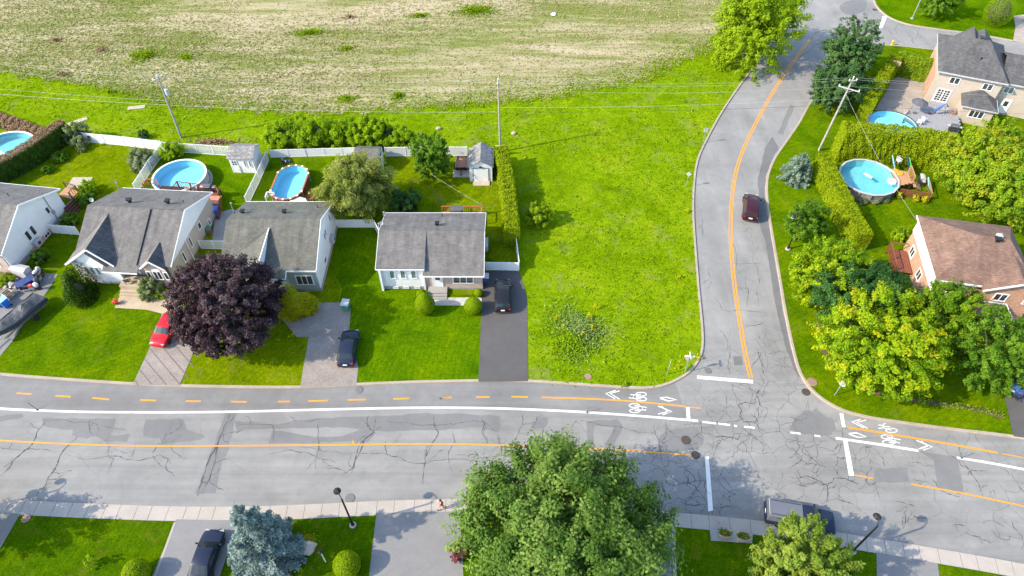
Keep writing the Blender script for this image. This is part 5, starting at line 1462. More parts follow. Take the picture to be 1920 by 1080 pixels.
window(h2, (da.x + .05, yd + .3, 2.15), X_, .95, 1.45, 2, .08, out=S_)
for s in (-1, 1): window(h2, (da.x + .05 + s * .95, yd + .3, 2.05), X_, .5, 1.2, 1, .07, out=S_)
MB().lathe([(.5, 0), (.5, .05), (.001, .06)], 14, (0, 0, 0)).build('arch_trim', M['white'], h2).matrix_local = Matrix.Translation((da.x + .05, yd + .29, 2.87)) @ Matrix.Rotation(rad(90), 4, 'X') @ Matrix.Scale(.5, 4, (0, 1, 0))
door(h2, ((FL.x + xs) / 2 + .3, wf + .5, .9), X_, S_, .95, 2.0)
for k in range(5): MB().box(((FL.x + xs) / 2 + .35, yF + .55 - .33 * k, (.9 - .18 * k) / 2), (2.3, .34 if k else 1.6, .9 - .18 * k)).build('step', M['path'], h2)
for y, w_, z_ in ((-3.2, .5, 1.9), (-1.1, .5, 2.2), (1.6, .75, 2.2), (3.6, .5, .9)): window(h2, (x1 - .33, ry + y, z_), Y_, w_, 1.5 if y < 0 else .95, 1, .09, out=E_)
MB().tube([(x1 - .27, ry - 1.9, .1), (x1 - .27, ry - 1.9, 3.2)], .06, 6).build('downpipe', M['white'], h2)
vent(h2, Vector((x0 + 4.0, ry + 1.5, rz2 - .55)), .42); vent(h2, Vector((x1 - 2.8, ry + 1.7, rz2 - .6)), .42); pipe(h2, Vector((x0 + 3.1, ry + 2.2, rz2 - .8)), .25); pipe(h2, Vector((x1 - 1.3, ry + 2.2, rz2 - .8)), .25)
dish(h2, Vector((x0 + .1, ry + .9, 5.5)), .6); mast(h2, Vector((x0 + .2, yR - .8, 3.8)), 1.1)

# ---------------------------------------------------------------- white house cut by the left edge
h1 = thing('house', 'white sided house with pale grey roof at the left edge', 'house', (-60, 58.5, 0), rad(-8))
def Q1(px, py, z): return toloc(h1, G(px, py, z))
e1, g1, f1 = Q1(110.6, 353.8, 3.4), Q1(40, 385, 6.0), Q1(-2, 480, 3.3)
x1h = (e1.x + g1.x + f1.x) / 3; y_r, y_m, y_f = e1.y, g1.y, f1.y
slab(h1, 'roof', [Vector((x1h - 12, y_m, 6.0)), Vector((x1h - 12, y_f, 3.35)), Vector((x1h, y_f, 3.35)), Vector((x1h, y_m, 6.0))], .14, M['shing_grey'])
slab(h1, 'roof', [Vector((x1h - 12, y_m + .003, 6.006)), Vector((x1h, y_m + .003, 6.006)), Vector((x1h, y_r, 3.4)), Vector((x1h - 12, y_r, 3.4))], .14, M['shing_grey'])
gable_body(x1h - 11.6, x1h - .3, y_f + .4, y_r - .4, 3.3, 3.3, y_m, 5.82).build('wall', M['white_sid'], h1)
MB().box((x1h - 5.94, (y_f + y_r) / 2, .35), (11.36, y_r - y_f - .7, .7)).build('foundation', M['tan_brick'], h1)
trim(h1, [Vector((x1h + .02, y_f, 3.27)), Vector((x1h + .02, y_m, 5.93)), Vector((x1h + .02, y_r, 3.32))], .06, .2)
trim(h1, [Vector((x1h - 12, y_r + .02, 3.32)), Vector((x1h, y_r + .02, 3.32))], .06, .18)
xw = x1h - .3
window(h1, (xw, y_m + 3.0, 2.5), Y_, .5, .9, 1, .05, out=E_)
for k in (-.45, .45): window(h1, (xw, y_m - .6 + k, 2.2), Y_, .62, 1.35, 1, .06, out=E_)
window(h1, (xw + .04, y_m + 1.0, .4), Y_, .9, .5, 2, .06, out=E_)
MB().box((x1h - 2.2, y_f + .38, 1.5), (3.4, .12, 2.6)).build('front_wall', M['pink_brick'], h1)
window(h1, (x1h - 2.4, y_f + .32, 1.7), X_, 1.9, 1.3, 2, .08, out=S_)
heat_pump(h1, Vector((xw + .35, y_m - .8, .55)), rad(90), .95, .42, .75)
b = MB().tube([(xw + .07, y_m + 3.5, .6), (xw + .07, y_m + 3.5, 5.3)], .05, 6)
b.box((xw + .12, y_m + 3.5, 1.8), (.15, .35, .45)).build('service_mast', M['grey'], h1)
pipe(h1, Vector((x1h - 3.4, y_m + 2.4, 4.9)))
# its side deck with steps

pp = G(150, 343)
pat = thing('garden_patio', 'small weathered plank platform with a folded chair behind the white house', 'platform', pp)
for k in range(7): MB().box((0, -.9 + k * .3, .06), (2.6, .28, .06)).build('plank', M['wood_w'], pat)

# ---------------------------------------------------------------- beige two storey house
h5 = thing('house', 'beige two storey house with dark hip roof and grey deck at the upper right', 'house', (64, 88, 0), rad(-22.5))
def Q5(px, py, z): return toloc(h5, G(px, py, z))
ez = 5.4
nw, sw5, se = Q5(1760, 62.9, ez), Q5(1756.7, 132.7, ez), Q5(1891.6, 158.4, ez)
xL = (nw.x + sw5.x) / 2; yS = (sw5.y + se.y) / 2; xR = se.x; yN = nw.y
rw = Vector((xL + 4.6, (yS + yN) / 2 + .4, 8.1)); re_ = Vector((xR - 3.3, rw.y, 8.1))
for nm, pts in (('roof', [Vector((xL, yS, ez)), Vector((xR, yS, ez)), re_, rw]), ('roof', [Vector((xL, yN, ez)), Vector((xL, yS, ez)), rw]), ('roof', [Vector((xR, yS, ez)), Vector((xR, yN, ez)), re_]), ('roof', [Vector((xR, yN, ez)), Vector((xL, yN, ez)), rw, re_])):
    slab(h5, nm, pts, .14, M['shing_dark_shade'])
MB().box(((xL + xR) / 2, (yS + yN) / 2, 2.62), (xR - xL - .9, yN - yS - .9, 5.24)).build('wall', M['beige_sid'], h5)
MB().box((xL + .42, (yS + yN) / 2 + .4, 1.9), (.12, yN - yS - 3.2, 3.4)).build('brick_face', M['red_brick'], h5)
trim(h5, [Vector((xL, yN, ez - .08)), Vector((xL, yS - .02, ez - .08)), Vector((xR, yS - .02, ez - .08))], .08, .18, m=M['lgrey'])
for gx in (xL + 4.2, xR - 3.4):
    gy = yN + .2
    slab(h5, 'gable_roof', [Vector((gx, gy - 4.0, 7.25)), Vector((gx - 1.9, gy - 3.2, 5.5)), Vector((gx - 1.9, gy, 5.5)), Vector((gx, gy, 7.25))], .12, M['shing_dark_shade'])
    slab(h5, 'gable_roof', [Vector((gx, gy - 4.0, 7.254)), Vector((gx, gy, 7.254)), Vector((gx + 1.9, gy, 5.5)), Vector((gx + 1.9, gy - 3.2, 5.5))], .12, M['shing_dark_shade'])
ys = yS + .45
def wx(px, py, z): return Q5(px, py, z).x
window(h5, (wx(1791, 149, 4.4), ys, 4.25), X_, 1.35, 1.05, 2, .1, out=S_)
window(h5, (wx(1853, 162, 4.4), ys, 4.25), X_, 1.35, 1.05, 2, .1, out=S_)
window(h5, (wx(1766, 188, 1.7), ys, 1.75), X_, 1.9, 2.05, 2, .16, None, None, out=S_, muntin=(2, 5))
MB().box((wx(1766, 188, 1.7), ys - .5, .35), (2.2, .9, .7)).build('door_step', M['wood_grey'], h5)
bx0, bx1 = wx(1803, 199, 2.6), wx(1871, 211, 2.6)
by = Q5(1803, 199, 2.6).y
bz = 2.65
bm = Vector(((bx0 + bx1) / 2 - .1, ys + .1, bz + 1.1))
slab(h5, 'bay_roof', [Vector((bx0, by, bz)), Vector((bx1, by, bz)), bm], .12, M['shing_dark_shade'])
slab(h5, 'bay_roof', [Vector((bx0, ys + .1, bz)), Vector((bx0, by, bz)), bm], .12, M['shing_dark_shade'])
slab(h5, 'bay_roof', [Vector((bx1, by, bz)), Vector((bx1, ys + .1, bz)), bm], .12, M['shing_dark_shade'])
MB().box(((bx0 + bx1) / 2, (by + ys) / 2 + .25, bz / 2 - .06), (bx1 - bx0 - .6, ys - by - .2, bz - .12)).build('bay_wall', M['beige_sid'], h5)
trim(h5, [Vector((bx0 - .02, by - .02, bz - .06)), Vector((bx1 + .02, by - .02, bz - .06)), Vector((bx1 + .02, ys, bz - .06))], .08, .15, m=M['lgrey'])
window(h5, ((bx0 + bx1) / 2, by + .34, 1.65), X_, 1.9, 1.15, 3, .1, out=S_)
vent(h5, Vector((xR - 4.2, rw.y + .4, 7.75)), .6); pipe(h5, Vector((xR - 4.0, yS + 3.0, 6.6)), .4, .1)
ew = 7.5
ey = yS + 1.2
slab(h5, 'side_roof', [Vector((xR - .6, ey, 4.9)), Vector((xR + ew, ey, 4.9)), Vector((xR + ew, ey + 4.6, 7.0)), Vector((xR - .6, ey + 4.6, 7.0))], .14, M['shing_dark_shade'])
slab(h5, 'side_roof', [Vector((xR - .6, ey + 4.603, 7.004)), Vector((xR + ew, ey + 4.603, 7.004)), Vector((xR + ew, ey + 9, 4.9)), Vector((xR - .6, ey + 9, 4.9))], .14, M['shing_dark_shade'])
MB().box((xR + ew / 2 - .3, ey + 4.6, 2.4), (ew, 8.2, 4.8)).build('side_wall', M['beige_sid'], h5)
trim(h5, [Vector((xR - .4, ey - .02, 4.82)), Vector((xR + ew, ey - .02, 4.82))], .08, .18, m=M['lgrey'])
window(h5, (xR + .9, ey + .5, 3.75), X_, 1.3, 1.05, 2, .1, None, M['glass_green'], out=S_)
door(h5, (xR + 1.5, ey + .5, .25), X_, S_, 1.0, 2.05)
vent(h5, Vector((xR + 2.2, ey + 4.4, 6.85)), .5)

# ---------------------------------------------------------------- brown roofed brick house
h6 = thing('house', 'brick house with brown hip roof and white west wall at the right edge', 'house', (49, 51, 0), rad(-10.8))
def Q6(px, py, z): return toloc(h6, G(px, py, z))
ez6 = 4.9
a, b6, c6, d6 = Q6(1720, 403.3, ez6), Q6(1890, 424.4, ez6), Q6(1754.4, 524.4, ez6), Q6(1865.5, 539.5, ez6)
xL = (a.x + c6.x) / 2; yN = (a.y + b6.y) / 2; yS = (c6.y + d6.y) / 2; xR = b6.x + .3
rw = Q6(1829, 421, 7.2); rw.y = max(rw.y, (yN + yS) / 2 - .4); rw.y = (yN + yS) / 2; rw.x = Q6(1826, 428, 7.2).x
rw = Vector((xL + 4.3, (yN + yS) / 2, 7.3)); re_ = Vector((xR - 2.6, rw.y, 7.3))
for pts in ([Vector((xL, yS, ez6)), Vector((xR, yS, ez6)), re_, rw], [Vector((xL, yN, ez6)), Vector((xL, yS, ez6)), rw], [Vector((xR, yS, ez6)), Vector((xR, yN, ez6)), re_], [Vector((xR, yN, ez6)), Vector((xL, yN, ez6)), rw, re_]):
    slab(h6, 'roof', pts, .14, M['shing_red'])
MB().box(((xL + xR) / 2, (yN + yS) / 2, 2.35), (xR - xL - .8, yN - yS - .8, 4.7)).build('wall', M['red_brick'], h6)
MB().box((xL + .36, (yN + yS) / 2, 3.85), (.12, yN - yS - .7, 1.8)).build('white_wall', M['white_sid'], h6)
trim(h6, [Vector((xL, yN, ez6 - .08)), Vector((xL, yS - .02, ez6 - .08)), Vector((xR, yS - .02, ez6 - .08))], .08, .18)
ga = Q6(1906.7, 510, 6.0)
gx = ga.x; gy = yS - .6
slab(h6, 'gable_roof', [Vector((gx, rw.y - 1.2, 6.55)), Vector((gx - 3.2, yS + .3, 4.95)), Vector((gx - 3.2, gy, 4.85)), Vector((gx, gy, 6.5))], .13, M['shing_red'])
slab(h6, 'gable_roof', [Vector((gx, rw.y - 1.2, 6.554)), Vector((gx, gy, 6.504)), Vector((gx + 3.2, gy, 4.85)), Vector((gx + 3.2, yS + .3, 4.95))], .13, M['shing_red'])
MB().poly([(gx - 2.9, gy + .35, 0), (gx + 2.9, gy + .35, 0), (gx + 2.9, gy + .35, 4.85), (gx, gy + .35, 6.3), (gx - 2.9, gy + .35, 4.85)]).build('gable_wall', M['red_brick'], h6)
trim(h6, [Vector((gx - 3.2, gy - .03, 4.78)), Vector((gx, gy - .03, 6.42)), Vector((gx + 3.2, gy - .03, 4.78))], .06, .22)
window(h6, (gx - 1.0, gy + .35, 3.9), X_, 1.3, 1.1, 2, .1, out=S_)
window(h6, (gx + 1.8, gy + .35, 3.9), X_, 1.1, 1.1, 2, .1, out=S_)
window(h6, (xL + 2.7, yS + .4, 3.4), X_, 1.7, 1.5, 2, .1, out=S_)
for yy in (2.4, -1.2): window(h6, (xL + .4, (yN + yS) / 2 + yy, 1.7), Y_, 1.2, 1.2, 2, .1, out=W_)
slab(h6, 'porch_roof', [Vector((gx - 2.9, gy + .33, 3.0)), Vector((gx - 3.2, gy - 1.5, 2.5)), Vector((gx + .4, gy - 1.5, 2.5)), Vector((gx, gy + .33, 3.0))], .12, M['shing_red'])
trim(h6, [Vector((gx - 3.0, gy + .28, 3.06)), Vector((gx, gy + .28, 3.06)), Vector((gx + .45, gy - 1.52, 2.56))], .05, .1)
for s in (gx - 2.9, gx + .1): MB().box((s, gy - 1.3, 1.2), (.16, .16, 2.4)).build('porch_post', M['white'], h6)
vent(h6, Vector((xR - 3.9, rw.y - .35, 7.1)), .5); MB().box((xR - 3.7, rw.y + .1, 7.35), (.5, .5, .5)).build('chimney', M['lgrey'], h6)
slab(h6, 'side_roof', [Vector((xR - .2, yS + 1.5, 3.2)), Vector((xR + 6, yS + 1.5, 3.2)), Vector((xR + 6, yS + 5, 4.8)), Vector((xR - .2, yS + 5, 4.8))], .13, M['shing_red'])
MB().box((xR + 2.8, yS + 4.5, 1.55), (6, 5.4, 3.1)).build('side_wall', M['red_brick'], h6)
# its west side deck
dk6 = thing('side_deck', 'brown railed deck with patio chairs against the brick house', 'deck', (Matrix.Translation(h6.location) @ Matrix.Rotation(rad(-10.8), 4, 'Z')) @ Vector((xL - .75, (yN + yS) / 2 + 1.6, 0)), rad(-10.8))
for k in range(8): MB().box((-.95 + k * .26, 0, .8), (.24, 3.6, .04)).build('board', M['wood_red'], dk6)
for y in (-1.8, 0, 1.8): MB().box((-1.05, y, .95), (.1, .1, 1.9)).build('post', M['wood_red'], dk6)
MB().box((-1.05, 0, 1.88), (.12, 3.7, .06)).build('rail', M['wood_red'], dk6)
MB().box((-.1, 1.8, 1.88), (1.9, .12, .06)).build('rail', M['wood_red'], dk6)
for k in range(16): MB().box((-1.05, -1.7 + k * .226, 1.32), (.04, .06, 1.06)).build('baluster', M['wood_red'], dk6)

# ---------------------------------------------------------------- garden sheds
def shed(label, p, rz, w, d, hw, hr, roof_m, ridge='x', doors='white', name='garden_shed'):
    t = thing(name, label, 'shed', p, rz)
    o = .18
    if ridge == 'x':
        gable_body(-w / 2, w / 2, -d / 2, d / 2, hw, hw, 0, hr - .08).build('wall', M['white_sid'], t)
        slab(t, 'roof', [(-w / 2 - o, 0, hr), (-w / 2 - o, -d / 2 - o, hw), (w / 2 + o, -d / 2 - o, hw), (w / 2 + o, 0, hr)], .08, roof_m)
        slab(t, 'roof', [(-w / 2 - o, .003, hr + .004), (w / 2 + o, .003, hr + .004), (w / 2 + o, d / 2 + o, hw), (-w / 2 - o, d / 2 + o, hw)], .08, roof_m)
    else:
        b = gable_body(-d / 2, d / 2, -w / 2, w / 2, hw, hw, 0, hr - .08)
        b.v = [(-y, x, z) for x, y, z in b.v]
        b.build('wall', M['white_sid'], t)
        slab(t, 'roof', [(0, -d / 2 - o, hr), (0, d / 2 + o, hr), (-w / 2 - o, d / 2 + o, hw), (-w / 2 - o, -d / 2 - o, hw)], .08, roof_m)
        slab(t, 'roof', [(.003, -d / 2 - o, hr + .004), (w / 2 + o, -d / 2 - o, hw), (w / 2 + o, d / 2 + o, hw), (.003, d / 2 + o, hr + .004)], .08, roof_m)
    return t
s1 = shed('white shed with grey shingle roof beside the round blue pool', G(466, 311), rad(-3), 3.1, 2.9, 2.35, 3.2, M['shing_shed'])
window(s1, (-.95, -1.45, 1.55), X_, .75, .85, 2, .08, out=S_, muntin=(1, 2)); door(s1, (-.95, -1.47, .05), X_, S_, .8, 1.05, None, False)
for k in (.45, 1.1): window(s1, (k, -1.45, 1.55), X_, .28, 1.0, 1, .06, out=S_)
s2 = shed('small shed with orange door half hidden behind the feathery tree', G(694, 312), rad(-4), 2.9, 2.8, 2.1, 2.9, M['shing_sage'])
MB().box((.3, -1.45, 1.0), (1.6, .08, 1.9)).build('door', M['orange'], s2); MB().box((.3, -1.43, 2.0), (1.9, .1, .12)).build('door_trim', M['white'], s2)
s3 = shed('white gabled shed with a wide front door at the back fence', G(903, 324), 0, 2.9, 3.6, 2.45, 3.5, M['shing_shed'], 'y')
MB().box((0, -1.83, 1.1), (1.9, .06, 2.15)).build('door', M['white'], s3)
b = MB()
for s in (-1, 1): b.box((s * .98, -1.85, 1.1), (.05, .06, 2.2))
b.box((0, -1.85, 2.22), (2.0, .06, .05)).build('door_trim', M['dark'], s3)
MB().box((0, -1.9, 2.45), (.35, .2, .12)).build('door_lamp', M['dark'], s3)
rp = G(903, 341)
tag(MB().slab([(-1.05, -.75, .05), (1.05, -.75, .05), (1.05, .75, .22), (-1.05, .75, .22)], .1).build('shed_ramp', M['wood_w'], None), 'weathered plank ramp in front of the white gabled shed', 'ramp').location = (rp.x, rp.y - .1, .06)

# ---------------------------------------------------------------- fences
def fence(label, px, h, kind='solid', pitch=2.3, group=None, name='fence'):
    P = GP(px)
    t = thing(name, label, 'fence', P[0])
    base = P[0]
    for a, c in zip(P, P[1:]):
        L = (c - a).length
        n = max(1, round(L / pitch)); d = (c - a) / n
        ang = math.atan2(d.y, d.x)
        for k in range(n + 1):
            q = a + d * k - base
            MB().box((q.x, q.y, (h + .1) / 2), (.1, .1, h + .1), ang).build('post', M['white'], t)
        for k in range(n):
            q = a + d * (k + .5) - base
            l = d.length - .11
            if kind == 'solid':
                b = MB().box((q.x, q.y, h / 2 + .03), (l, .04, h - .06), ang)
                b.build('panel', M['white_sid'], t)
                MB().box((q.x, q.y, h), (l, .08, .07), ang).build('rail', M['white'], t); MB().box((q.x, q.y, .12), (l, .08, .09), ang).build('rail', M['white'], t)
            else:
                Mx = Matrix.Translation((q.x, q.y, 0)) @ Matrix.Rotation(ang, 4, 'Z')
                b = MB()
                s = .24; hh = h - .12
                j = -hh
                while j < l:
                    for sg in (1, -1):
                        x0_, x1_ = j, j + hh
                        z0, z1 = .06, .06 + hh
                        if x0_ < 0: z0 += -x0_; x0_ = 0
                        if x1_ > l: z1 -= (x1_ - l); x1_ = l
                        if x1_ - x0_ > .03:
                            A_ = Vector((x0_ - l / 2, .012 * sg, z0)); B_ = Vector((x1_ - l / 2, .012 * sg, z1))
                            if sg < 0: A_.x, B_.x = -A_.x, -B_.x
                            b.bar(Mx @ A_, Mx @ B_, .012, .05)
                    j += s
                b.build('lattice', M['white'], t)
                MB().box((q.x, q.y, h), (l, .06, .06), ang).build('rail', M['white'], t); MB().box((q.x, q.y, .05), (l, .06, .06), ang).build('rail', M['white'], t)
    return t
fence('solid white fence at the back of the left yard', [(163, 267), (236, 274), (308, 283)], 1.55)
fence('open white lattice fence behind the round blue pool', [(312, 284), (372, 288), (433, 292)], 1.5, 'lattice')
fence('open white lattice fence dividing the left yard from the round pool yard', [(310, 285), (286, 318), (258, 362)], 1.5, 'lattice')
fence('white lattice fence dividing the round pool yard from the oval pool yard', [(504, 301), (488, 338), (465, 386)], 1.5, 'lattice')
fence('solid white fence behind the oval pool', [(509, 296), (576, 294), (643, 292), (676, 291)], 1.25)
fence('solid white fence behind the round backyard tree', [(724, 294), (800, 293), (876, 293)], 1.5)
fence('short white fence between the gabled shed and the tall hedge', [(930, 291), (950, 291)], 1.5)
fence('short white fence running forward from the back fence beside the orange doored shed', [(719, 297), (719, 322)], 1.7)
fence('solid white fence between the green roofed house and the middle bungalow', [(633, 427), (702, 427)], 1.3)
fence('white fence corner against the side wall of the middle bungalow', [(705, 431), (714, 449)], 1.4)
fence('white gate panel between the white house and the two gabled house', [(101, 437), (150, 441)], 1.35, 'solid', 1.2)
fence('white gate beside the black driveway of the middle bungalow', [(911, 507), (942, 507), (972, 508)], 1.3, 'solid', 1.6)
fence('thin white fence from the driveway gate up to the tall hedge', [(973, 506), (967, 455)], 1.4)
fence('white lattice gate between the two grey houses behind the purple maple', [(378, 466), (428, 467)], 1.3, 'lattice', 1.6)

# ================================================================== pools and decks
def pool(label, px, py, rx, ry, rz, h, n, rim_m, wall_m, liner_m, rim=.22, name='swimming_pool', panels=0, stretch=None):
    p = G(px, py, h)
    t = thing(name, label, 'pool', (p.x, p.y, 0), rz)
    def ring(k): 
        out = []
        for i in range(n):
            a = 2 * math.pi * (i + .5) / n
            x, y = math.cos(a), math.sin(a)
            if stretch: out.append((x * (rx + k), y * (rx + k) + (ry - rx) * (1 if y > 0 else -1)))
            else: out.append((x * (rx + k), y * (ry + k)))
        return out
    def band(k0, z0, k1, z1, b):
        A, B_ = ring(k0), ring(k1); o = len(b.v)
        b.v += [(x, y, z0) for x, y in A] + [(x, y, z1) for x, y in B_]
        for i in range(n):
            j = (i + 1) % n
            b.f.append((o + i, o + j, o + n + j, o + n + i))
        return b
    if panels:
        A = ring(-.02)
        for i in range(n):
            j = (i + 1) % n
            MB().prism([(A[i][0] * 1.0, A[i][1]), (A[j][0], A[j][1]), (A[j][0] * .994, A[j][1] * .994), (A[i][0] * .994, A[i][1] * .994)], 0, h).build('wall_panel', wall_m, t)
            MB().box((A[i][0] * 1.004, A[i][1] * 1.004, h / 2), (.12, .12, h), math.atan2(A[i][1], A[i][0])).build('upright', M['dark'] if panels == 1 else M['lgrey'], t)
    else:
        band(0, 0, 0, h, MB()).build('wall', wall_m, t)
    ln = MB(); band(-.06, h, -.1, .12, ln); ln.poly([(x, y, .12) for x, y in ring(-.1)]); ln.build('liner', liner_m, t)
    rm = MB(); band(.06, h - .06, .06, h + .03, rm); band(.06, h + .03, -rim, h + .035, rm); band(-rim, h + .035, -rim, h - .05, rm); rm.build('rim', rim_m, t)
    MB().poly([(x, y, h - .2) for x, y in ring(-.07)]).build('water', M['water'], t)
    return t
p1 = pool('round pool with white rim and bright blue water behind the two gabled house', 336, 329, 3.3, 3.3, 0, 1.3, 40, M['white'], M['lgrey'], M['liner'], .16, panels=0)
a_, b_ = G(556, 308, 1.3), G(530, 375, 1.3)
p2 = pool('oval pool with red brown rim behind the green roofed house', 543, 341, 2.05, (a_ - b_).length / 2 - .1, math.atan2(a_.y - b_.y, a_.x - b_.x) - math.pi / 2, 1.3, 14, M['wood_or'], M['wood_red'], M['liner'], .13, panels=2, stretch=True)
for i in range(14):
    an = 2 * math.pi * (i + .5) / 14
    y_ = math.sin(an) * 2.05 + ((a_ - b_).length / 2 - .1 - 2.05) * (1 if math.sin(an) > 0 else -1)
    MB().box((math.cos(an) * 2.0, y_ * .98, 1.345), (.24, .24, .03), an).build('rim_cap', M['white'], p2)
pool('pool with a white slide at the left edge behind the dark hedge', 6, 279, 3.9, 3.9, 0, 1.2, 36, M['white'], M['lgrey'], M['liner_teal'], .18)
pool('round blue pool half hidden by the hedge beside the grey deck', 1674, 232, 3.3, 3.3, 0, 1.15, 36, M['dgrey'], M['dgrey'], M['liner'], .14)
p4 = pool('round pale blue pool with dark panelled wall in the right hand yard', 1629.5, 331.5, 3.65, 3.65, 0, 1.3, 16, M['lgrey'], mat('grey_panel', (.16, .15, .14), .7, 0, .3, 2), M['liner_teal'], .16, panels=1)
# paving ring at the foot of the first pool
pr = G(338, 337)
b = MB()
for k in range(15):
    an = rad(-70 + k * 9.5)
    q = p1.location + Vector((math.cos(an) * 3.52, math.sin(an) * 3.52, 0))
    o = MB().box((0, 0, .03), (.36, .5, .06), 0).build('paving_stone', M['conc'], p1); o.location = (math.cos(an) * 3.55, math.sin(an) * 3.55, 0); o.rotation_euler = (0, 0, an)
# slide
sp = G(6, 283, 1.2)
sl_ = thing('pool_slide', 'white and green pool slide dipping into the far left pool', 'slide', (sp.x - 1.0, sp.y - .3, 0), rad(-30))
pts = [(-1.6, 0, 2.6), (-.6, 0, 2.35), (.5, 0, 1.7), (1.4, 0, 1.25), (1.9, 0, 1.2)]
b = MB()
for i, p in enumerate(pts): b.v += [(p[0], -.4, p[2] + .2), (p[0], -.3, p[2]), (p[0], .3, p[2]), (p[0], .4, p[2] + .2)]
for i in range(len(pts) - 1):
    for k in range(3): b.f.append((i * 4 + k, i * 4 + k + 1, i * 4 + 5 + k, i * 4 + 4 + k))
b.build('chute', mat('slide_plastic', (.55, .68, .6), .4), sl_)
for k in range(5): MB().box((-.9 + k * .55, 0, 2.47 - k * .3 + .02), (.14, .58, .03)).build('stripe', M['lblue'], sl_)
for s in (-.35, .35): MB().bar((-1.6, s, 0), (-1.6, s, 3.1), .06).bar((-.3, s, 0), (-.3, s, 2.2), .05).build('leg', M['white'], sl_)
# float ring and noodle on the round right hand pool
q = G(1672, 340.5, 1.15)
b = MB(); nn = 18
for i in range(nn):
    an = 2 * math.pi * i / nn
    for k in range(8):
        c_ = 2 * math.pi * k / 8
        b.v.append((math.cos(an) * (.42 + .17 * math.cos(c_)), math.sin(an) * (.42 + .17 * math.cos(c_)), .17 * math.sin(c_)))
for i in range(nn):
    for k in range(8): b.f.append((i * 8 + k, ((i + 1) % nn) * 8 + k, ((i + 1) % nn) * 8 + (k + 1) % 8, i * 8 + (k + 1) % 8))
o = tag(b.build('pool_ring', M['white'], smooth=True), 'white inflatable ring floating at the deck end of the round pool', 'pool float'); o.location = (q.x, q.y, 1.2)
q0, q1 = G(1621, 325, 1.12), G(1635, 334, 1.12)
tag(MB().tube([q0, (q0 + q1) / 2 + Vector((0, 0, .02)), q1], .16, 8).build('pool_noodle', mat('foam_green', (.4, .72, .55), .6), None, q0), 'pale green foam float drifting in the round pool', 'pool float')

def deck(name, label, px, z, m, loc=None, bw=.3):
    P = GP(px, z)
    c = sum(P, Vector()) / len(P)
    t = thing(name, label, 'deck', (c.x, c.y, 0))
    L = [p - Vector((c.x, c.y, 0)) for p in P]
    b = MB().prism(L, z - .16, z - .04); b.build('frame', M['wood_brown'] if m is not M['wood_grey'] else M['dgrey'], t)
    # boards clipped to the outline
    dx = L[1] - L[0]; ang = math.atan2(dx.y, dx.x)
    ca, sa = math.cos(-ang), math.sin(-ang)
    R2 = [(p.x * ca - p.y * sa, p.x * sa + p.y * ca) for p in L]
    y = min(p[1] for p in R2)
    while y < max(p[1] for p in R2) - .02:
        yc = y + bw / 2; xsn = []
        for (x0, y0), (x1, y1) in zip(R2, R2[1:] + R2[:1]):
            if (y0 > yc) != (y1 > yc): xsn.append(x0 + (x1 - x0) * (yc - y0) / (y1 - y0))
        xsn.sort()
        for i in range(0, len(xsn) - 1, 2):
            xm = (xsn[i] + xsn[i + 1]) / 2; ll = xsn[i + 1] - xsn[i]
            o = MB().box((xm * math.cos(ang) - yc * math.sin(ang), xm * math.sin(ang) + yc * math.cos(ang), z - .018), (ll, bw - .02, .036), ang).build('board', m, t)
        y += bw
    for p in L: MB().box((p.x * .96, p.y * .96, (z - .16) / 2), (.12, .12, z - .16)).build('post', M['wood_brown'], t)
    return t, c
def railing(t, pts, h, m, bal=.22, panel=False):
    for a, c in zip(pts, pts[1:]):
        a, c = Vector(a), Vector(c)
        L = (c - a).length; ang = math.atan2((c - a).y, (c - a).x)
        for q in (a, c): MB().box((q.x, q.y, q.z + h / 2 - .02), (.1, .1, h + .06), ang).build('post', m, t)
        MB().bar(a + Vector((0, 0, h)), c + Vector((0, 0, h)), .1, .06).build('rail', m, t)
        n_ = max(2, int(L / bal))
        b = MB()
        for k in range(n_):
            q = a + (c - a) * ((k + .5) / n_)
            MB().box((q.x, q.y, q.z + h / 2 + .02), (.14 if panel else .045, .035, h - .08), ang).build('board' if panel else 'baluster', m, t)
dk1, c1 = deck('side_deck', 'tan deck with brown steps beside the white house at the left', [(109, 366), (124, 351), (147, 359), (134, 373)], 1.1, M['wood_tan'])
l1 = lambda px, py, z: G(px, py, z) - Vector((c1.x, c1.y, 0))
railing(dk1, [l1(124, 351, 1.1), l1(147, 359, 1.1), l1(135, 372, 1.1)], .95, M['wood_brown'], .3)
sa, sb = G(138, 375, .5), G(124, 389, .5)
sang = math.atan2(sa.y - sb.y, sa.x - sb.x)
for k in range(5):
    q = l1(129 + k * 3.4, 381 + k * 4.0, .95 - .19 * k)
    MB().box((q.x, q.y, q.z), (2.0, .32, .07), sang).build('step', M['wood_brown'], dk1)
    MB().box((q.x, q.y, q.z - .1), (1.96, .06, .16), sang).build('riser', M['wood_brown'], dk1)
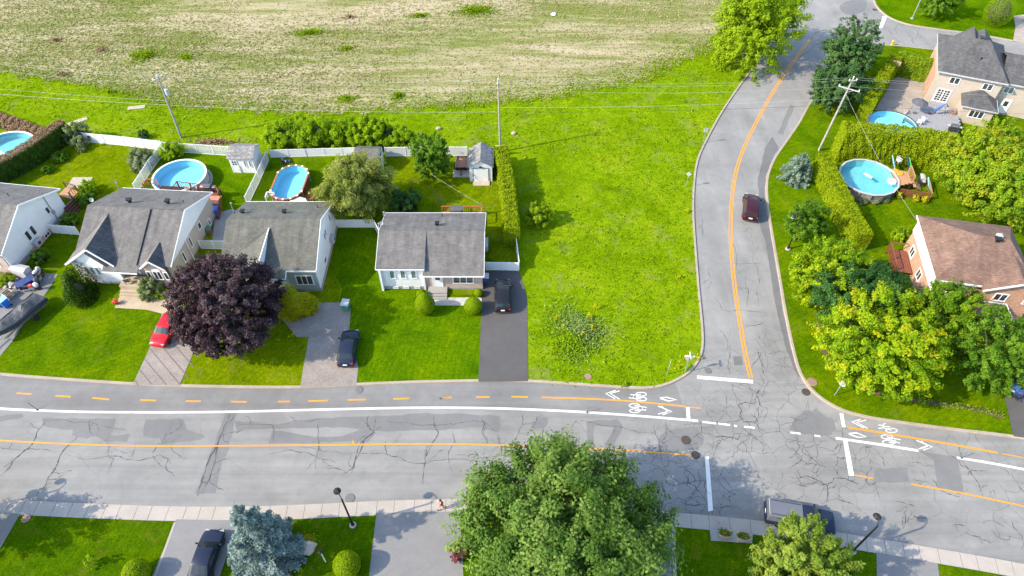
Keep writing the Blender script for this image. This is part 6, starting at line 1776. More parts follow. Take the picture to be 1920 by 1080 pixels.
# deck of the round pool on the right
d4, c4 = deck('pool_deck', 'tan wooden pool deck with steps beside the round right hand pool', [(1668, 316), (1703, 322), (1710, 343), (1685, 348)], 1.2, M['wood_tan'])
lp = lambda px, py, z: G(px, py, z) - Vector((c4.x, c4.y, 0))
railing(d4, [lp(1703, 322, 1.2), lp(1710, 343, 1.2)], 1.0, M['wood_tan'])
railing(d4, [lp(1683, 367, 0), lp(1741, 376, 0)], 1.1, M['wood_red'], .2, True)
railing(d4, [lp(1734, 345, 0), lp(1741, 376, 0)], 1.1, M['wood_tan'], .5)
for k in range(4): MB().box(lp(1714 + k * 3, 345 + k * 2, 1.0 - .24 * k), (.32, 1.2, .06), rad(-12)).build('step', M['wood_tan'], d4)
def grill(label, px, py, z, rz, m):
    p = G(px, py, z)
    t = thing('barbecue', label, 'barbecue', (p.x, p.y, z), rz)
    MB().box((0, 0, .4), (1.1, .55, .75)).build('cabinet', M['dark'], t)
    b = MB()
    prof = [(-.3, .78), (-.3, .95), (-.18, 1.12), (.1, 1.15), (.3, 1.0), (.3, .78)]
    b.v = [(-.45, y, zz) for y, zz in prof] + [(.45, y, zz) for y, zz in prof]
    b.f = [tuple(range(6)), tuple(reversed(range(6, 12)))] + [(i, (i + 1) % 6 , (i + 1) % 6 + 6, i + 6)[::-1] for i in range(6)]
    b.build('lid', m, t)
    MB().tube([(-.35, -.36, .95), (.35, -.36, .95)], .025, 6).build('handle', M['grey'], t)
    for s in (-1, 1): MB().box((s * .72, 0, .82), (.4, .45, .04)).build('shelf', M['lgrey'], t)
    return t
grill('grey barbecue on the grass beside the tan pool deck', 1725, 343, 0, rad(75), M['lgrey'])
def air_mat(label, px, py, z, rz, m, tilt=60):
    p = G(px, py, z)
    b = MB()
    for k in range(5):
        b.box((-.36 + k * .18, 0, .09), (.16, 1.75, .12))
    b.box((0, 0, .05), (.88, 1.75, .04))
    o = tag(b.build('air_mattress', m), label, 'pool float')
    o.location = (p.x, p.y, z + .5); o.rotation_euler = (0, rad(tilt), rz)
    return o
air_mat('light blue air mattress leaning at the back of the pool deck', 1671, 310, 1.0, rad(-15), M['lblue'])
air_mat('dark blue air mattress leaning beside the deck rail', 1698, 312, 1.0, rad(-15), mat('navy_plastic', (.03, .05, .18), .5))
air_mat('green air mattress leaning behind the dark blue one', 1703, 314, 1.0, rad(-15), mat('green_float', (.05, .35, .06), .5))
air_mat('blue and white air mattress propped on the outer deck rail', 1738, 351, .2, rad(-20), M['lblue'], 50)
for i, (x, y) in enumerate(((1679, 321), (1687, 326))):
    q = G(x, y, 1.2)
    tag(MB().lathe([(.05, 0), (.38, .04), (.4, .1), (.3, .16), (.05, .14)], 14).build('pool_toy', M['orange'], None), ('orange pool toy lying at the back of the tan deck', 'orange pool toy lying nearer the deck steps')[i], 'pool toy').location = (q.x, q.y, 1.2)
def chair(label, px, py, z, rz, m, group=None):
    p = G(px, py, z)
    t = thing('patio_chair', label, 'chair', (p.x, p.y, z), rz, group)
    MB().box((0, 0, .42), (.52, .5, .06)).build('seat', m, t)
    MB().slab([(-.26, .22, .45), (.26, .22, .45), (.26, .36, .98), (-.26, .36, .98)], .05).build('backrest', m, t)
    for sx in (-.23, .23):
        for sy in (-.21, .21): MB().box((sx, sy, .2), (.05, .05, .4)).build('leg', m, t)
        MB().box((sx * 1.15, .02, .66), (.06, .5, .04)).build('armrest', m, t)
    return t
chair('white patio chair at the back corner of the tan pool deck', 1683, 306, 1.0, rad(20), M['white'])
# grey deck of the beige house
d5, c5 = deck('grey_deck', 'grey painted deck between the pool and the beige house', [(1694, 222), (1712, 197), (1735, 193), (1793, 203), (1800, 230), (1796, 250), (1730, 246)], .9, M['wood_grey'])
for k in range(4):
    q = G(1783 + k * 1, 252 + k * 3.5, .7 - .2 * k) - Vector((c5.x, c5.y, 0))
    MB().box((q.x, q.y, q.z), (1.6, .3, .06), rad(-20)).build('step', M['dgrey'], d5)
def umbrella(label, px, py, z, m, openw=None, h=2.4):
    p = G(px, py, z)
    t = thing('patio_umbrella', label, 'umbrella', (p.x, p.y, z))
    MB().tube([(0, 0, 0), (0, 0, h)], .03, 6).build('pole', M['grey'], t)
    MB().lathe([(.3, 0), (.3, .06), (.05, .1)], 12).build('base', M['dgrey'], t)
    if openw:
        MB().lathe([(openw, h - .45), (openw * .5, h - .15), (.02, h)], 8).lathe([(.02, h - .04), (openw * .5, h - .19), (openw, h - .47)], 8).build('canopy', m, t)
    else:
        MB().lathe([(.05, .7), (.17, .75), (.2, 1.2), (.1, 2.0), (.03, h)], 8).build('canopy', m, t)
    return t
umbrella('dark grey open umbrella at the pool corner of the grey deck', 1715, 212, .9, M['dgrey'], 1.15, 2.2)
umbrella('closed blue umbrella tilted on the grey deck', 1744, 213, .9, mat('blue_canvas', (.03, .1, .33), .8)).rotation_euler = (rad(14), rad(28), 0)
chair('white patio chair on the pool side of the grey deck', 1722, 233, .9, rad(150), M['white'], 'white chairs on the grey deck')
chair('white patio chair furthest from the pool rim on the grey deck', 1730, 229, .9, rad(120), M['white'], 'white chairs on the grey deck')
chair('grey lounge chair beside the rim of the half hidden pool', 1696, 217, 0.4, rad(200), M['lgrey'])
chair('red orange chair against the bay window wall', 1785, 214, .9, rad(70), M['terracotta'])
chair('grey wicker chair below the double glass door', 1770, 212, .9, rad(10), M['lgrey'])
grill('dark covered barbecue at the lower end of the grey deck', 1785, 246, .9, rad(-20), M['dgrey'])
# basketball hoop on the patio
q = G(1660, 149)
bh = thing('basketball_hoop', 'basketball hoop on a pole at the edge of the paved patio', 'basketball hoop', q, rad(-30))
MB().tube([(0, 0, .2), (0, 0, 2.6), (.35, -.2, 2.95)], .06, 8).build('pole', M['grey'], bh)
MB().box((.5, -.3, 3.0), (1.15, .05, .75)).build('backboard', mat('backboard', (.35, .25, .2), .6), bh)
MB().box((0, .1, .12), (.8, 1.0, .24)).build('base', M['dark'], bh)
b = MB(); b.tube([(.5 + .23 * math.cos(k * .5236), -.62 + .23 * math.sin(k * .5236), 2.75) for k in range(13)], .015, 5); b.build('hoop', M['orange'], bh)
# red brown deck behind the two gabled house
d2 = thing('pool_deck', 'red brown railed deck with steps between the round blue pool and the two gabled house', 'deck', (Matrix.Translation(h2.location) @ Matrix.Rotation(rad(-4.2), 4, 'Z')) @ Vector((0, 0, 0)), rad(-4.2))
ya, yb = toloc(d2, G(340, 364, 1.1)).y, toloc(d2, G(360, 356, 1.1)).y
xa, xb = toloc(d2, G(300, 352, 1.1)).x, toloc(d2, G(408, 364, 1.1)).x
yb = max(ya + 1.4, yb)
nb_ = int((yb - ya) / .28)
for k in range(nb_): MB().box(((xa + xb) / 2, ya + .28 * (k + .5), 1.08), (xb - xa, .26, .04)).build('board', M['wood_red'], d2)
for k in range(5):
    for y_ in (ya + .1, yb - .1): MB().box((xa + .1 + (xb - xa - .2) * k / 4, y_, .53), (.12, .12, 1.06)).build('post', M['wood_red'], d2)
def l2(px, py, z): return toloc(d2, G(px, py, z))
railing(d2, [l2(272, 356, 1.1), l2(281, 347, 1.1), l2(298, 349, 1.1), l2(303, 358, 1.1)], 1.0, M['wood_or'])
railing(d2, [l2(330, 360, 1.1), l2(336, 351, 1.1), l2(360, 354, 1.1), l2(383, 357, 1.1), l2(408, 360, 1.1), l2(414, 372, 1.1)], .95, M['wood_red'])
q = l2(399, 374, 1.1)
MB().box((q.x, q.y, 1.05), (1.7, 1.5, .1)).build('landing', mat('salmon_deck', (.42, .17, .11), .7, 0, .15, 4), d2)
for k in range(5):
    MB().box((q.x + .55, q.y - .9 - .32 * k, .9 - .19 * k), (1.5, .32, .07)).build('step', M['wood_red'], d2)
for s in (-.2, 1.32): MB().slab([(q.x + s - .04, q.y - .7, 1.1), (q.x + s + .04, q.y - .7, 1.1), (q.x + s + .04, q.y - 2.45, .15), (q.x + s - .04, q.y - 2.45, .15)], .25).build('stringer', M['wood_red'], d2)
railing(d2, [(q.x + 1.36, q.y - .7, 1.05), (q.x + 1.36, q.y - 2.3, .25)], .9, M['wood_red'])
for i, (px, py) in enumerate(((354, 357), (367, 358))): chair(('tan patio chair nearer the pool ladder on the red brown deck', 'tan patio chair further from the pool ladder on the red brown deck')[i], px, py, 1.1, rad(170 + 20 * i), mat('tan_plastic', (.42, .36, .28), .6))
grill('black covered barbecue at the corner of the red brown deck', 393, 359, 1.1, rad(-4), M['dgrey'])
# path of grey boards along the side of that house
psheet('path', [(404, 400), (436, 392), (447, 398), (420, 455), (398, 452)], M['conc'], .032)
# little deck of the oval pool
d3, c3 = deck('pool_deck', 'small pale deck at the near end of the oval pool', [(538, 381), (560, 368), (573, 372), (580, 384), (560, 388)], 1.1, mat('pale_boards', (.5, .42, .34), .75, 0, .12, 4))
railing(d3, [G(500, 377, .9) - Vector((c3.x, c3.y, 0)), G(503, 368, .9) - Vector((c3.x, c3.y, 0)), G(516, 369, .9) - Vector((c3.x, c3.y, 0))], .7, M['white'], .15)
q = G(578, 374, 0)
t = thing('wicker_lounger', 'round brown wicker lounger between the oval pool and the feathery tree', 'lounger', q)
MB().lathe([(.75, 0), (.85, .35), (.8, .5), (.75, .42), (.02, .4)], 18).build('base', mat('wicker', (.24, .1, .035), .8, 0, .3, 8), t)
b = MB(); 
prof = [(.82, .4, 1.0), (.86, .8, 1.0), (.6, 1.25, 1.0)]
for r_, z_, _ in prof:
    for k in range(10):
        an = math.pi * k / 9
        b.v.append((r_ * math.cos(an), r_ * math.sin(an), z_))
for i in range(2):
    for k in range(9): b.f.append((i * 10 + k, i * 10 + k + 1, i * 10 + 11 + k, i * 10 + 10 + k))
b.build('hood', MATS['wicker'], t)
umbrella('closed teal umbrella standing beside the wicker lounger', 601, 383, 0, mat('teal_canvas', (.12, .28, .3), .8), None, 2.3)
chair('black patio chair beside the closed teal umbrella', 593, 381, 0, rad(200), M['dark'])
q = G(533, 306)
t = thing('pool_pump', 'black pool pump and filter tank at the far end of the oval pool', 'pool pump', q)
MB().lathe([(.25, 0), (.3, .2), (.3, .6), (.2, .8), (.08, .9)], 14).build('filter_tank', M['dark'], t)
MB().box((.55, .1, .2), (.6, .3, .4)).build('pump_body', M['dgrey'], t)
MB().tube([(.2, -.1, .6), (.5, -.5, .7), (.6, -1.0, .9)], .04, 6).build('hose', M['lgrey'], t)

# ================================================================== vehicles
def wheel(parent, x, y, r=.33, w=.22):
    o = MB().lathe([(r * .62, -w / 2), (r * .94, -w / 2), (r, -w * .35), (r, w * .35), (r * .94, w / 2), (r * .62, w / 2)], 18).build('wheel', M['rubber'], parent, smooth=False)
    o.rotation_euler = (rad(90), 0, 0); o.location = (x, y, r)
    b = MB().lathe([(.001, -w * .36), (r * .63, -w * .4), (r * .63, w * .4), (.001, w * .36)], 14)
    b.build('rim', M['rim'], o)
    return o
def lerp(a, b, t): return a + (b - a) * t
def car(label, p, rz, paint, kind='hatch', L=4.5, Wd=1.8, Hh=1.48, group=None, name='parked_car', z=0.0, cat='car'):
    t = thing(name, label, cat, (p.x, p.y, z), rz, group)
    hw = Wd / 2
    b1 = .62 * Hh
    if kind == 'hatch':   # x, belt, roof(None = no cabin), width scale
        st = [(-.5, .52, None, .8), (-.485, .6, None, .9), (-.45, .66, None, .96), (-.41, .68, .72, .98), (-.3, .665, .96, 1), (-.1, .65, 1.0, 1), (.08, .64, .965, 1), (.235, .63, .66, 1), (.36, .58, None, .99), (.45, .5, None, .93), (.485, .43, None, .84), (.5, .36, None, .74)]
        iw, ir = (6, 7), (3, 4)
    elif kind == 'suv':
        st = [(-.5, .55, None, .84), (-.49, .62, None, .92), (-.47, .66, .7, .97), (-.42, .66, .9, .99), (-.32, .655, .99, 1), (-.08, .645, 1.0, 1), (.1, .64, .965, 1), (.25, .63, .68, 1), (.38, .6, None, .99), (.455, .53, None, .94), (.488, .45, None, .85), (.5, .38, None, .76)]
        iw, ir = (6, 7), (2, 3)
    elif kind == 'van':
        st = [(-.5, .5, None, .88), (-.495, .58, .62, .94), (-.47, .6, .88, .98), (-.42, .6, .985, 1), (-.25, .59, 1.0, 1), (.02, .585, .99, 1), (.16, .58, .93, 1), (.33, .56, .6, 1), (.42, .5, None, .97), (.475, .42, None, .9), (.5, .34, None, .78)]
        iw, ir = (6, 7), (1, 2)
    elif kind == 'pickup':
        st = [(-.5, .56, None, .96), (-.495, .57, None, .98), (-.3, .57, None, 1), (-.02, .57, None, 1), (0.0, .58, .97, .985), (.05, .58, 1.0, .985), (.15, .58, .985, .985), (.26, .58, .62, .99), (.42, .56, None, .99), (.48, .5, None, .95), (.5, .4, None, .88)]
        iw, ir = (6, 7), (3, 4)
    else:                 # sedan
        st = [(-.5, .5, None, .82), (-.485, .6, None, .9), (-.45, .645, None, .95), (-.36, .66, .69, .98), (-.2, .655, .97, 1), (-.06, .65, 1.0, 1), (.1, .64, .965, 1), (.25, .63, .66, 1), (.37, .58, None, .99), (.45, .5, None, .93), (.485, .42, None, .84), (.5, .35, None, .74)]
        iw, ir = (6, 7), (3, 4)
    rings = []
    for x, be, ro, ws in st:
        w = hw * ws; zb = .24 if abs(x) < .47 else .3
        be_ = be * Hh
        if ro is None:
            pts = [(-w * .9, zb), (-w, .42), (-w, max(.43, be_ * .8)), (-w * .95, be_ - .02), (-w * .86, be_ + .012), (-w * .5, be_ + .035), (0, be_ + .045)]
        else:
            r_ = ro * Hh; wr = lerp(w * .93, w * .74, min(1, max(0, (ro - be) / .35)))
            pts = [(-w * .9, zb), (-w, .42), (-w, be_ * .8), (-w * .96, be_), (-wr, r_ - .05), (-wr * .72, r_ - .005), (0, r_ + .015)]
        pts = pts + [(-y, zz) for y, zz in reversed(pts[:-1])]
        rings.append([Vector((x * L, y, zz)) for y, zz in pts])
    n = 13
    b = MB()
    for r_ in rings: b.v += [tuple(v) for v in r_]
    for i in range(len(rings) - 1):
        for k in range(n - 1): b.f.append((i * n + k, i * n + n + k, i * n + n + k + 1, i * n + k + 1))
        b.f.append((i * n + n - 1, i * n + n + n - 1, i * n + n, i * n))
    b.f.append(tuple(range(n))); b.f.append(tuple(reversed(range((len(rings) - 1) * n, len(rings) * n))))
    body = b.build('body', paint, t)
    me = body.data
    me.polygons.foreach_set('use_smooth', [True] * len(me.polygons))
    md = body.modifiers.new('edge', 'EDGE_SPLIT'); md.split_angle = rad(38)
    def panel(name, quads, off):
        g = MB()
        for q in quads:
            c = sum(q, Vector()) / 4
            nrm = (q[1] - q[0]).cross(q[3] - q[0])
            if nrm.length < 1e-9: nrm = (q[2] - q[1]).cross(q[3] - q[1])
            nrm.normalize()
            if nrm.dot(c - Vector((c.x * .6, 0, .5))) < 0: nrm = -nrm
            g.poly([v + nrm * off for v in q])
        return g.build(name, M['car_glass'], t)
    def strip(i, j, ks, s0=.06, s1=.94):
        return [[rings[i][k].lerp(rings[j][k], s0), rings[i][k + 1].lerp(rings[j][k + 1], s0), rings[i][k + 1].lerp(rings[j][k + 1], s1), rings[i][k].lerp(rings[j][k], s1)] for k in ks]
    panel('windshield', strip(iw[0], iw[1], range(4, 8)), .008)
    panel('rear_window', strip(ir[0], ir[1], range(4, 8)), .008)
    for lo, nm in ((3, 0), (8, 0)):
        qs = []
        for i in range(ir[1] - (0 if kind != 'pickup' else 0), iw[0] + 1):
            a, c = rings[i], rings[i + 1]
            d0, d1 = (.14, .9) if lo == 3 else (.1, .86)
            q = [a[lo].lerp(a[lo + 1], d0), c[lo].lerp(c[lo + 1], d0), c[lo].lerp(c[lo + 1], d1), a[lo].lerp(a[lo + 1], d1)]
            mid = .05
            q = [q[0].lerp(q[1], mid), q[0].lerp(q[1], 1 - mid), q[3].lerp(q[2], 1 - mid), q[3].lerp(q[2], mid)]
            qs.append(q)
        panel('side_window', qs, .008)
    wr_ = .33 if kind in ('hatch', 'sedan') else .37
    for x in (-.3 * L, .31 * L):
        for s in (-1, 1): wheel(t, x, s * (hw - .1), wr_)
    for s in (-1, 1):
        MB().box((L * .462, s * hw * .66, Hh * .44), (.22, .36, .13), s * rad(-20)).build('headlight', M['lamp_clear'], t)
        MB().box((-L * .478, s * hw * .74, Hh * .53), (.2, .3, .2), s * rad(16)).build('tail_light', M['lamp_red'], t)
        MB().box((L * .2, s * (hw + .1), Hh * .66), (.12, .2, .13)).build('mirror', paint, t)
    MB().box((-L * .5 - .012, 0, Hh * .44), (.02, .42, .16)).build('licence_plate', M['plate'], t)
    MB().box((-L * .49, 0, .34), (.1, Wd * .82, .14)).build('bumper', M['dark'], t)
    MB().box((L * .485, 0, .34), (.1, Wd * .76, .14)).build('bumper', M['dark'], t)
    return t
def paint(name, c, metal=.1, rough=.25):
    return mat(name, c, rough, metal, .04, 1.0, .22, .0)
P_black = paint('black_car_paint', (.012, .013, .016)); P_navy = paint('navy_car_paint', (.014, .02, .038)); P_red = paint('red_car_paint', (.42, .012, .02)); P_mar = paint('maroon_car_paint', (.034, .009, .016)); P_white = paint('white_car_paint', (.7, .7, .7)); P_blue = paint('blue_car_paint', (.03, .08, .2))
def heading(a, b): return math.atan2((b - a).y, (b - a).x)
def mid(a, b): return (a + b) / 2
a, b_ = G(333, 596), G(298, 654)
car('red hatchback parked nose out under the purple maple', mid(a, b_) + Vector((0, .1, 0)), heading(a, b_), P_red, 'hatch', 4.4, 1.8, 1.45, 'cars parked on driveways', z=.032)
a, b_ = G(650, 686), G(660, 631)
car('black hatchback on the paved driveway below the green bin', mid(a, b_), heading(a, b_), P_navy, 'hatch', 4.5, 1.82, 1.5, 'cars parked on driveways', z=.032)
a, b_ = G(943, 588), G(943, 534)
car('black crossover parked on the dark asphalt driveway beside the bungalow', mid(a, b_), heading(a, b_), P_black, 'suv', 4.5, 1.84, 1.6, 'cars parked on driveways', z=.032)
a, b_ = G(378, 1088), G(404, 1012)
car('dark blue sedan beside the blue spruce on the lower driveway', mid(a, b_), heading(a, b_), P_navy, 'sedan', 4.6, 1.8, 1.45, 'cars parked on driveways', z=.032)
a, b_ = G(1405, 415), G(1407, 372)
car('maroon minivan driving up the bend in the road', mid(a, b_), heading(a, b_), P_mar, 'van', 4.7, 1.9, 1.7, name='minivan', z=ROAD_Z, cat='minivan')
a, b_ = G(1902, 735), G(1960, 690)
car('blue car half hidden by the tree at the right edge', a + Vector((1.2, .9, 0)), heading(a, b_), P_blue, 'hatch', 4.4, 1.8, 1.45, 'cars parked on driveways', z=.032)
a, b_ = G(1916, 60), G(1925, 12)
car('white car parked on the paved drive at the top right corner', mid(a, b_) + Vector((1.0, 0, 0)), heading(a, b_), P_white, 'suv', 4.5, 1.85, 1.6, 'cars parked on driveways', z=.032)
a, b_ = G(1428, 966), G(1566, 991)
pk = car('dark pickup truck with a grey bed cap parked along the sidewalk', mid(a, b_) + Vector((0, .15, 0)), heading(a, b_), P_navy, 'pickup', 5.7, 1.95, 1.8, name='pickup_truck', z=ROAD_Z, cat='pickup')
b = MB()
prof = [(-.93, 1.03), (-.93, 1.12), (-.82, 1.66), (-.7, 1.72), (0, 1.75), (.7, 1.72), (.82, 1.66), (.93, 1.12), (.93, 1.03)]
b.v = [(-2.82, y, z) for y, z in prof] + [(-2.7, y, z + (.01 if z > 1.2 else 0)) for y, z in prof] + [(-.06, y, z) for y, z in prof]
for i in range(2):
    for k in range(8): b.f.append((i * 9 + k, i * 9 + 9 + k, i * 9 + 10 + k, i * 9 + k + 1))
b.f.append(tuple(range(9))); b.f.append(tuple(reversed(range(18, 27))))
b.build('bed_cap', paint('grey_cap_paint', (.12, .13, .15), .2, .35), pk)
for s in (-1, 1): MB().slab([(-2.2, s * .905, 1.2), (-.6, s * .905, 1.2), (-.6, s * .845, 1.55), (-2.2, s * .845, 1.55)], .02).build('cap_window', M['car_glass'], pk)
MB().box((-2.78, 0, 1.765), (.05, 1.4, .03)).build('cap_trim', M['lgrey'], pk)
for s in (-1, 1): MB().bar((-2.6, s * .62, 1.77), (-.2, s * .62, 1.765), .05, .04).build('roof_rack', M['dark'], pk)

# boat on a trailer under its cover
a, b_ = G(80, 562, .6), G(-8, 640, .6)
bt = thing('covered_boat', 'boat under a dark grey tarpaulin on a trailer at the left edge', 'boat', (mid(a, b_).x, mid(a, b_).y, 0), heading(a, b_))
Lb = 6.2
secs = []
for i in range(13):
    u = i / 12
    x = -Lb / 2 + Lb * u
    w = 1.08 * (1 if u < .55 else max(.03, 1 - ((u - .55) / .45) ** 2.2))
    sheer = 1.25 + .3 * u ** 2
    keel = .55 + .5 * max(0, u - .7) / .3 * .9
    secs.append((x, w, sheer, keel))
b = MB()
for x, w, sh, kz in secs: b.v += [(x, -w, sh), (x, -w * .93, sh - .3), (x, -w * .6, kz + .12), (x, 0, kz), (x, w * .6, kz + .12), (x, w * .93, sh - .3), (x, w, sh)]
for i in range(12):
    for k in range(6): b.f.append((i * 7 + k, i * 7 + k + 1, i * 7 + 8 + k, i * 7 + 7 + k))
b.f.append(tuple(reversed(range(7))))
b.build('hull', M['dark'], bt)
b = MB(); nc = 9
for i, (x, w, sh, kz) in enumerate(secs):
    u = i / 12
    peak = .12 + .5 * math.exp(-((u - .3) / .13) ** 2) + .2 * math.exp(-((u - .75) / .1) ** 2)
    for k in range(nc):
        s = -1 + 2 * k / (nc - 1)
        fold = .045 * math.sin(i * 2.4 + k * 1.3) * (1 - abs(s))
        zz = sh + .02 + peak * (1 - abs(s) ** 1.3) + fold - (.28 if k in (0, nc - 1) else 0)
        b.v.append((x, s * (w + .035), zz))
for i in range(12):
    for k in range(nc - 1): b.f.append((i * nc + k, i * nc + nc + k, i * nc + nc + k + 1, i * nc + k + 1))
b.build('tarpaulin', mat('tarp_grey', (.03, .033, .038), .6, 0, .2, 2), bt)
for s in (-.75, .75): MB().bar((-Lb / 2 + .3, s, .48), (Lb / 2 - .6, s * .5, .48), .08).build('trailer_beam', M['grey'], bt)
MB().bar((Lb / 2 - .7, 0, .48), (Lb / 2 + 1.1, 0, .45), .1).build('trailer_tongue', M['grey'], bt)
MB().bar((Lb / 2 + .8, 0, .0), (Lb / 2 + .8, 0, .75), .06).build('jockey_stand', M['grey'], bt)
MB().bar((-1.0, -1.0, .4), (-1.0, 1.0, .4), .08).build('axle', M['grey'], bt)
for s in (-1.05, 1.05): wheel(bt, -1.0, s, .32, .2)

def motorbike(label, px, py, rz, m, m2):
    p = G(px, py)
    t = thing('motorcycle', label, 'motorcycle', (p.x, p.y, .032), rz, 'motorcycles on the left driveway')
    for x in (-.68, .7): wheel(t, x, 0, .31, .13)
    MB().tube([(.7, 0, .31), (.45, 0, .95)], .035, 6).tube([(-.68, 0, .31), (-.1, 0, .5), (.4, 0, .8)], .045, 6).build('frame', M['black'], t)
    MB().box((.02, 0, .45), (.5, .3, .35)).build('engine', M['grey'], t)
    b = MB().lathe([(.02, -.35), (.16, -.25), (.19, .05), (.12, .3), (.02, .36)], 10)
    b.v = [(z + .15, y, x + .83) for x, y, z in b.v]
    b.build('tank', m, t)
    MB().slab([(-.15, -.14, .8), (-.15, .14, .8), (-.85, .1, .86), (-.85, -.1, .86)], .12).build('seat', M['dark'], t)
    b = MB().lathe([(.02, 0), (.2, .05), (.27, .3), (.2, .5), (.05, .6)], 10, (.62, 0, .55)); b.build('fairing', m2, t)
    MB().tube([(.42, -.36, 1.02), (.48, 0, 1.0), (.42, .36, 1.02)], .02, 6).build('handlebar', M['black'], t)
    MB().tube([(-.2, -.2, .35), (-.8, -.22, .45)], .05, 8).build('exhaust', M['rim'], t)
    return t
motorbike('white faired motorcycle standing at the top of the left driveway', 71, 521, rad(75), M['white'], M['lgrey'])
motorbike('dark motorcycle parked across the top of the left driveway', 78, 527, rad(-85), M['black'], M['dgrey'])
motorbike('red and white motorcycle behind the covered boat', 63, 545, rad(10), M['red'], M['white'])

# ================================================================== bins, boxes and clutter
def bin_(label, px, py, z, rz, m, lid, w=.6, h=1.05, open_=False, name='wheeled_bin', cat='bin', group='household bins'):
    p = G(px, py, z)
    t = thing(name, label, cat, (p.x, p.y, z), rz, group)
    b = MB()
    b.v = [(x * w * k, y * w * 1.1 * k, zz) for zz, k in ((.08, .42), (h, .5)) for x, y in ((-1, -1), (1, -1), (1, 1), (-1, 1))]
    b.f = [(0, 3, 2, 1), (4, 5, 6, 7), (0, 1, 5, 4), (1, 2, 6, 5), (2, 3, 7, 6), (3, 0, 4, 7)]
    b.build('body', m, t)
    if open_: MB().slab([(-w * .5, w * .56, h + .62), (w * .5, w * .56, h + .62), (w * .5, w * .5, h), (-w * .5, w * .5, h)], .05).build('lid', lid, t)
    else: MB().slab([(-w * .54, -w * .6, h + .05), (w * .54, -w * .6, h + .05), (w * .54, w * .6, h + .12), (-w * .54, w * .6, h + .12)], .06).build('lid', lid, t)
    for s in (-1, 1):
        o = MB().lathe([(.001, -.03), (.1, -.03), (.1, .03), (.001, .03)], 10).build('wheel', M['rubber'], t); o.rotation_euler = (0, rad(90), 0); o.location = (s * w * .46, w * .45, .1)
    return t
bin_('green wheeled bin with grey lid at the top of the paved driveway', 650.5, 580, .032, rad(-6), M['green_bin'], M['lgrey'], .78, 1.1)
bin_('blue recycling bin with pale lid at the bungalow corner', 911.5, 530, .032, 0, mat('dull_blue', (.05, .09, .2), .5), M['lgrey'], .62, 1.1)
bin_('bright blue bin at the foot of the red brown steps', 408, 404, .032, rad(10), M['blue'], M['blue'], .7, 1.1)
bin_('bright blue bin beside the covered boat', 14, 574, .032, rad(-30), M['blue'], M['lblue'], .72, 1.1)
bin_('green bin cut by the left edge beside the covered boat', 2, 572, .032, rad(-30), mat('olive_bin', (.08, .2, .1), .5), M['green_bin'], .72, 1.1)
q = G(392, 437)
bq = thing('compost_bin', 'green and brown rounded composter beside the beige side wall', 'composter', q)
MB().lathe([(.45, 0), (.5, .4), (.46, .8)], 14).build('body', mat('brown_plastic', (.12, .07, .045), .6), bq); MB().lathe([(.47, .8), (.42, .92), (.15, 1.02), (.02, 1.03)], 14).build('lid', M['green_bin'], bq)
q = G(46, 516)
t = thing('storage_box', 'pale grey resin storage box at the corner of the white house', 'storage box', q, rad(-15))
MB().box((0, 0, .6), (1.9, .95, 1.2)).build('body', M['lgrey'], t)
MB().slab([(-1.0, -.52, 1.22), (1.0, -.52, 1.22), (1.0, 0, 1.36), (-1.0, 0, 1.36)], .06).slab([(-1.0, .003, 1.364), (1.0, .003, 1.364), (1.0, .52, 1.22), (-1.0, .52, 1.22)], .06).build('lid', M['lgrey'], t)
q = G(54, 536)
t = thing('utility_trailer', 'small dark blue box trailer behind the motorcycles', 'trailer', q, rad(50))
MB().box((0, 0, .62), (1.9, 1.0, .5)).build('box', mat('navy_box', (.02, .04, .13), .5), t)
for s in (-.6, .6): wheel(t, 0, s, .25, .15)
MB().bar((.9, 0, .4), (1.8, 0, .4), .06).build('drawbar', M['grey'], t)
q = G(33, 538)
t = thing('stone_pile', 'heap of pale stones and rubble on the left driveway', 'stone pile', q)
def rock(r, seed):
    rr = random.Random(seed); b = MB().lathe([(.02, -.6), (.7, -.45), (1.0, 0), (.75, .45), (.02, .62)], 8)
    b.v = [(x * r * rr.uniform(.75, 1.2), y * r * rr.uniform(.75, 1.2), z * r * rr.uniform(.8, 1.1)) for x, y, z in b.v]
    return b
rocks = [rock(.24, k).build('stone', M['stone'] if k % 3 else M['conc'], t) for k in range(4)]
for k in range(34):
    o = rocks[k] if k < 4 else rocks[k % 4].copy()
    if k >= 4: COL.objects.link(o); o.parent = t
    lv = 0 if k < 20 else (1 if k < 30 else 2)
    R0 = (1.5, 1.0, .5)[lv]
    an = random.uniform(0, 6.28); r_ = R0 * math.sqrt(random.random())
    o.location = (math.cos(an) * r_ * 1.2, math.sin(an) * r_ * .8, .12 + .24 * lv); o.rotation_euler = (random.uniform(-.6, .6), random.uniform(-.6, .6), random.uniform(0, 6))
q = G(19, 556)
t = thing('crate', 'brown wooden crate between the stone heap and the blue bin', 'crate', q, rad(-25))
for s in (-1, 1):
    for k in range(3):
        MB().box((0, s * .4, .15 + .24 * k), (.9, .05, .2)).build('slat', M['wood_w'], t)
        MB().box((s * .42, 0, .15 + .24 * k), (.05, .74, .2)).build('slat', M['wood_w'], t)
MB().box((0, 0, .05), (.78, .74, .05)).build('floor', M['wood_w'], t)
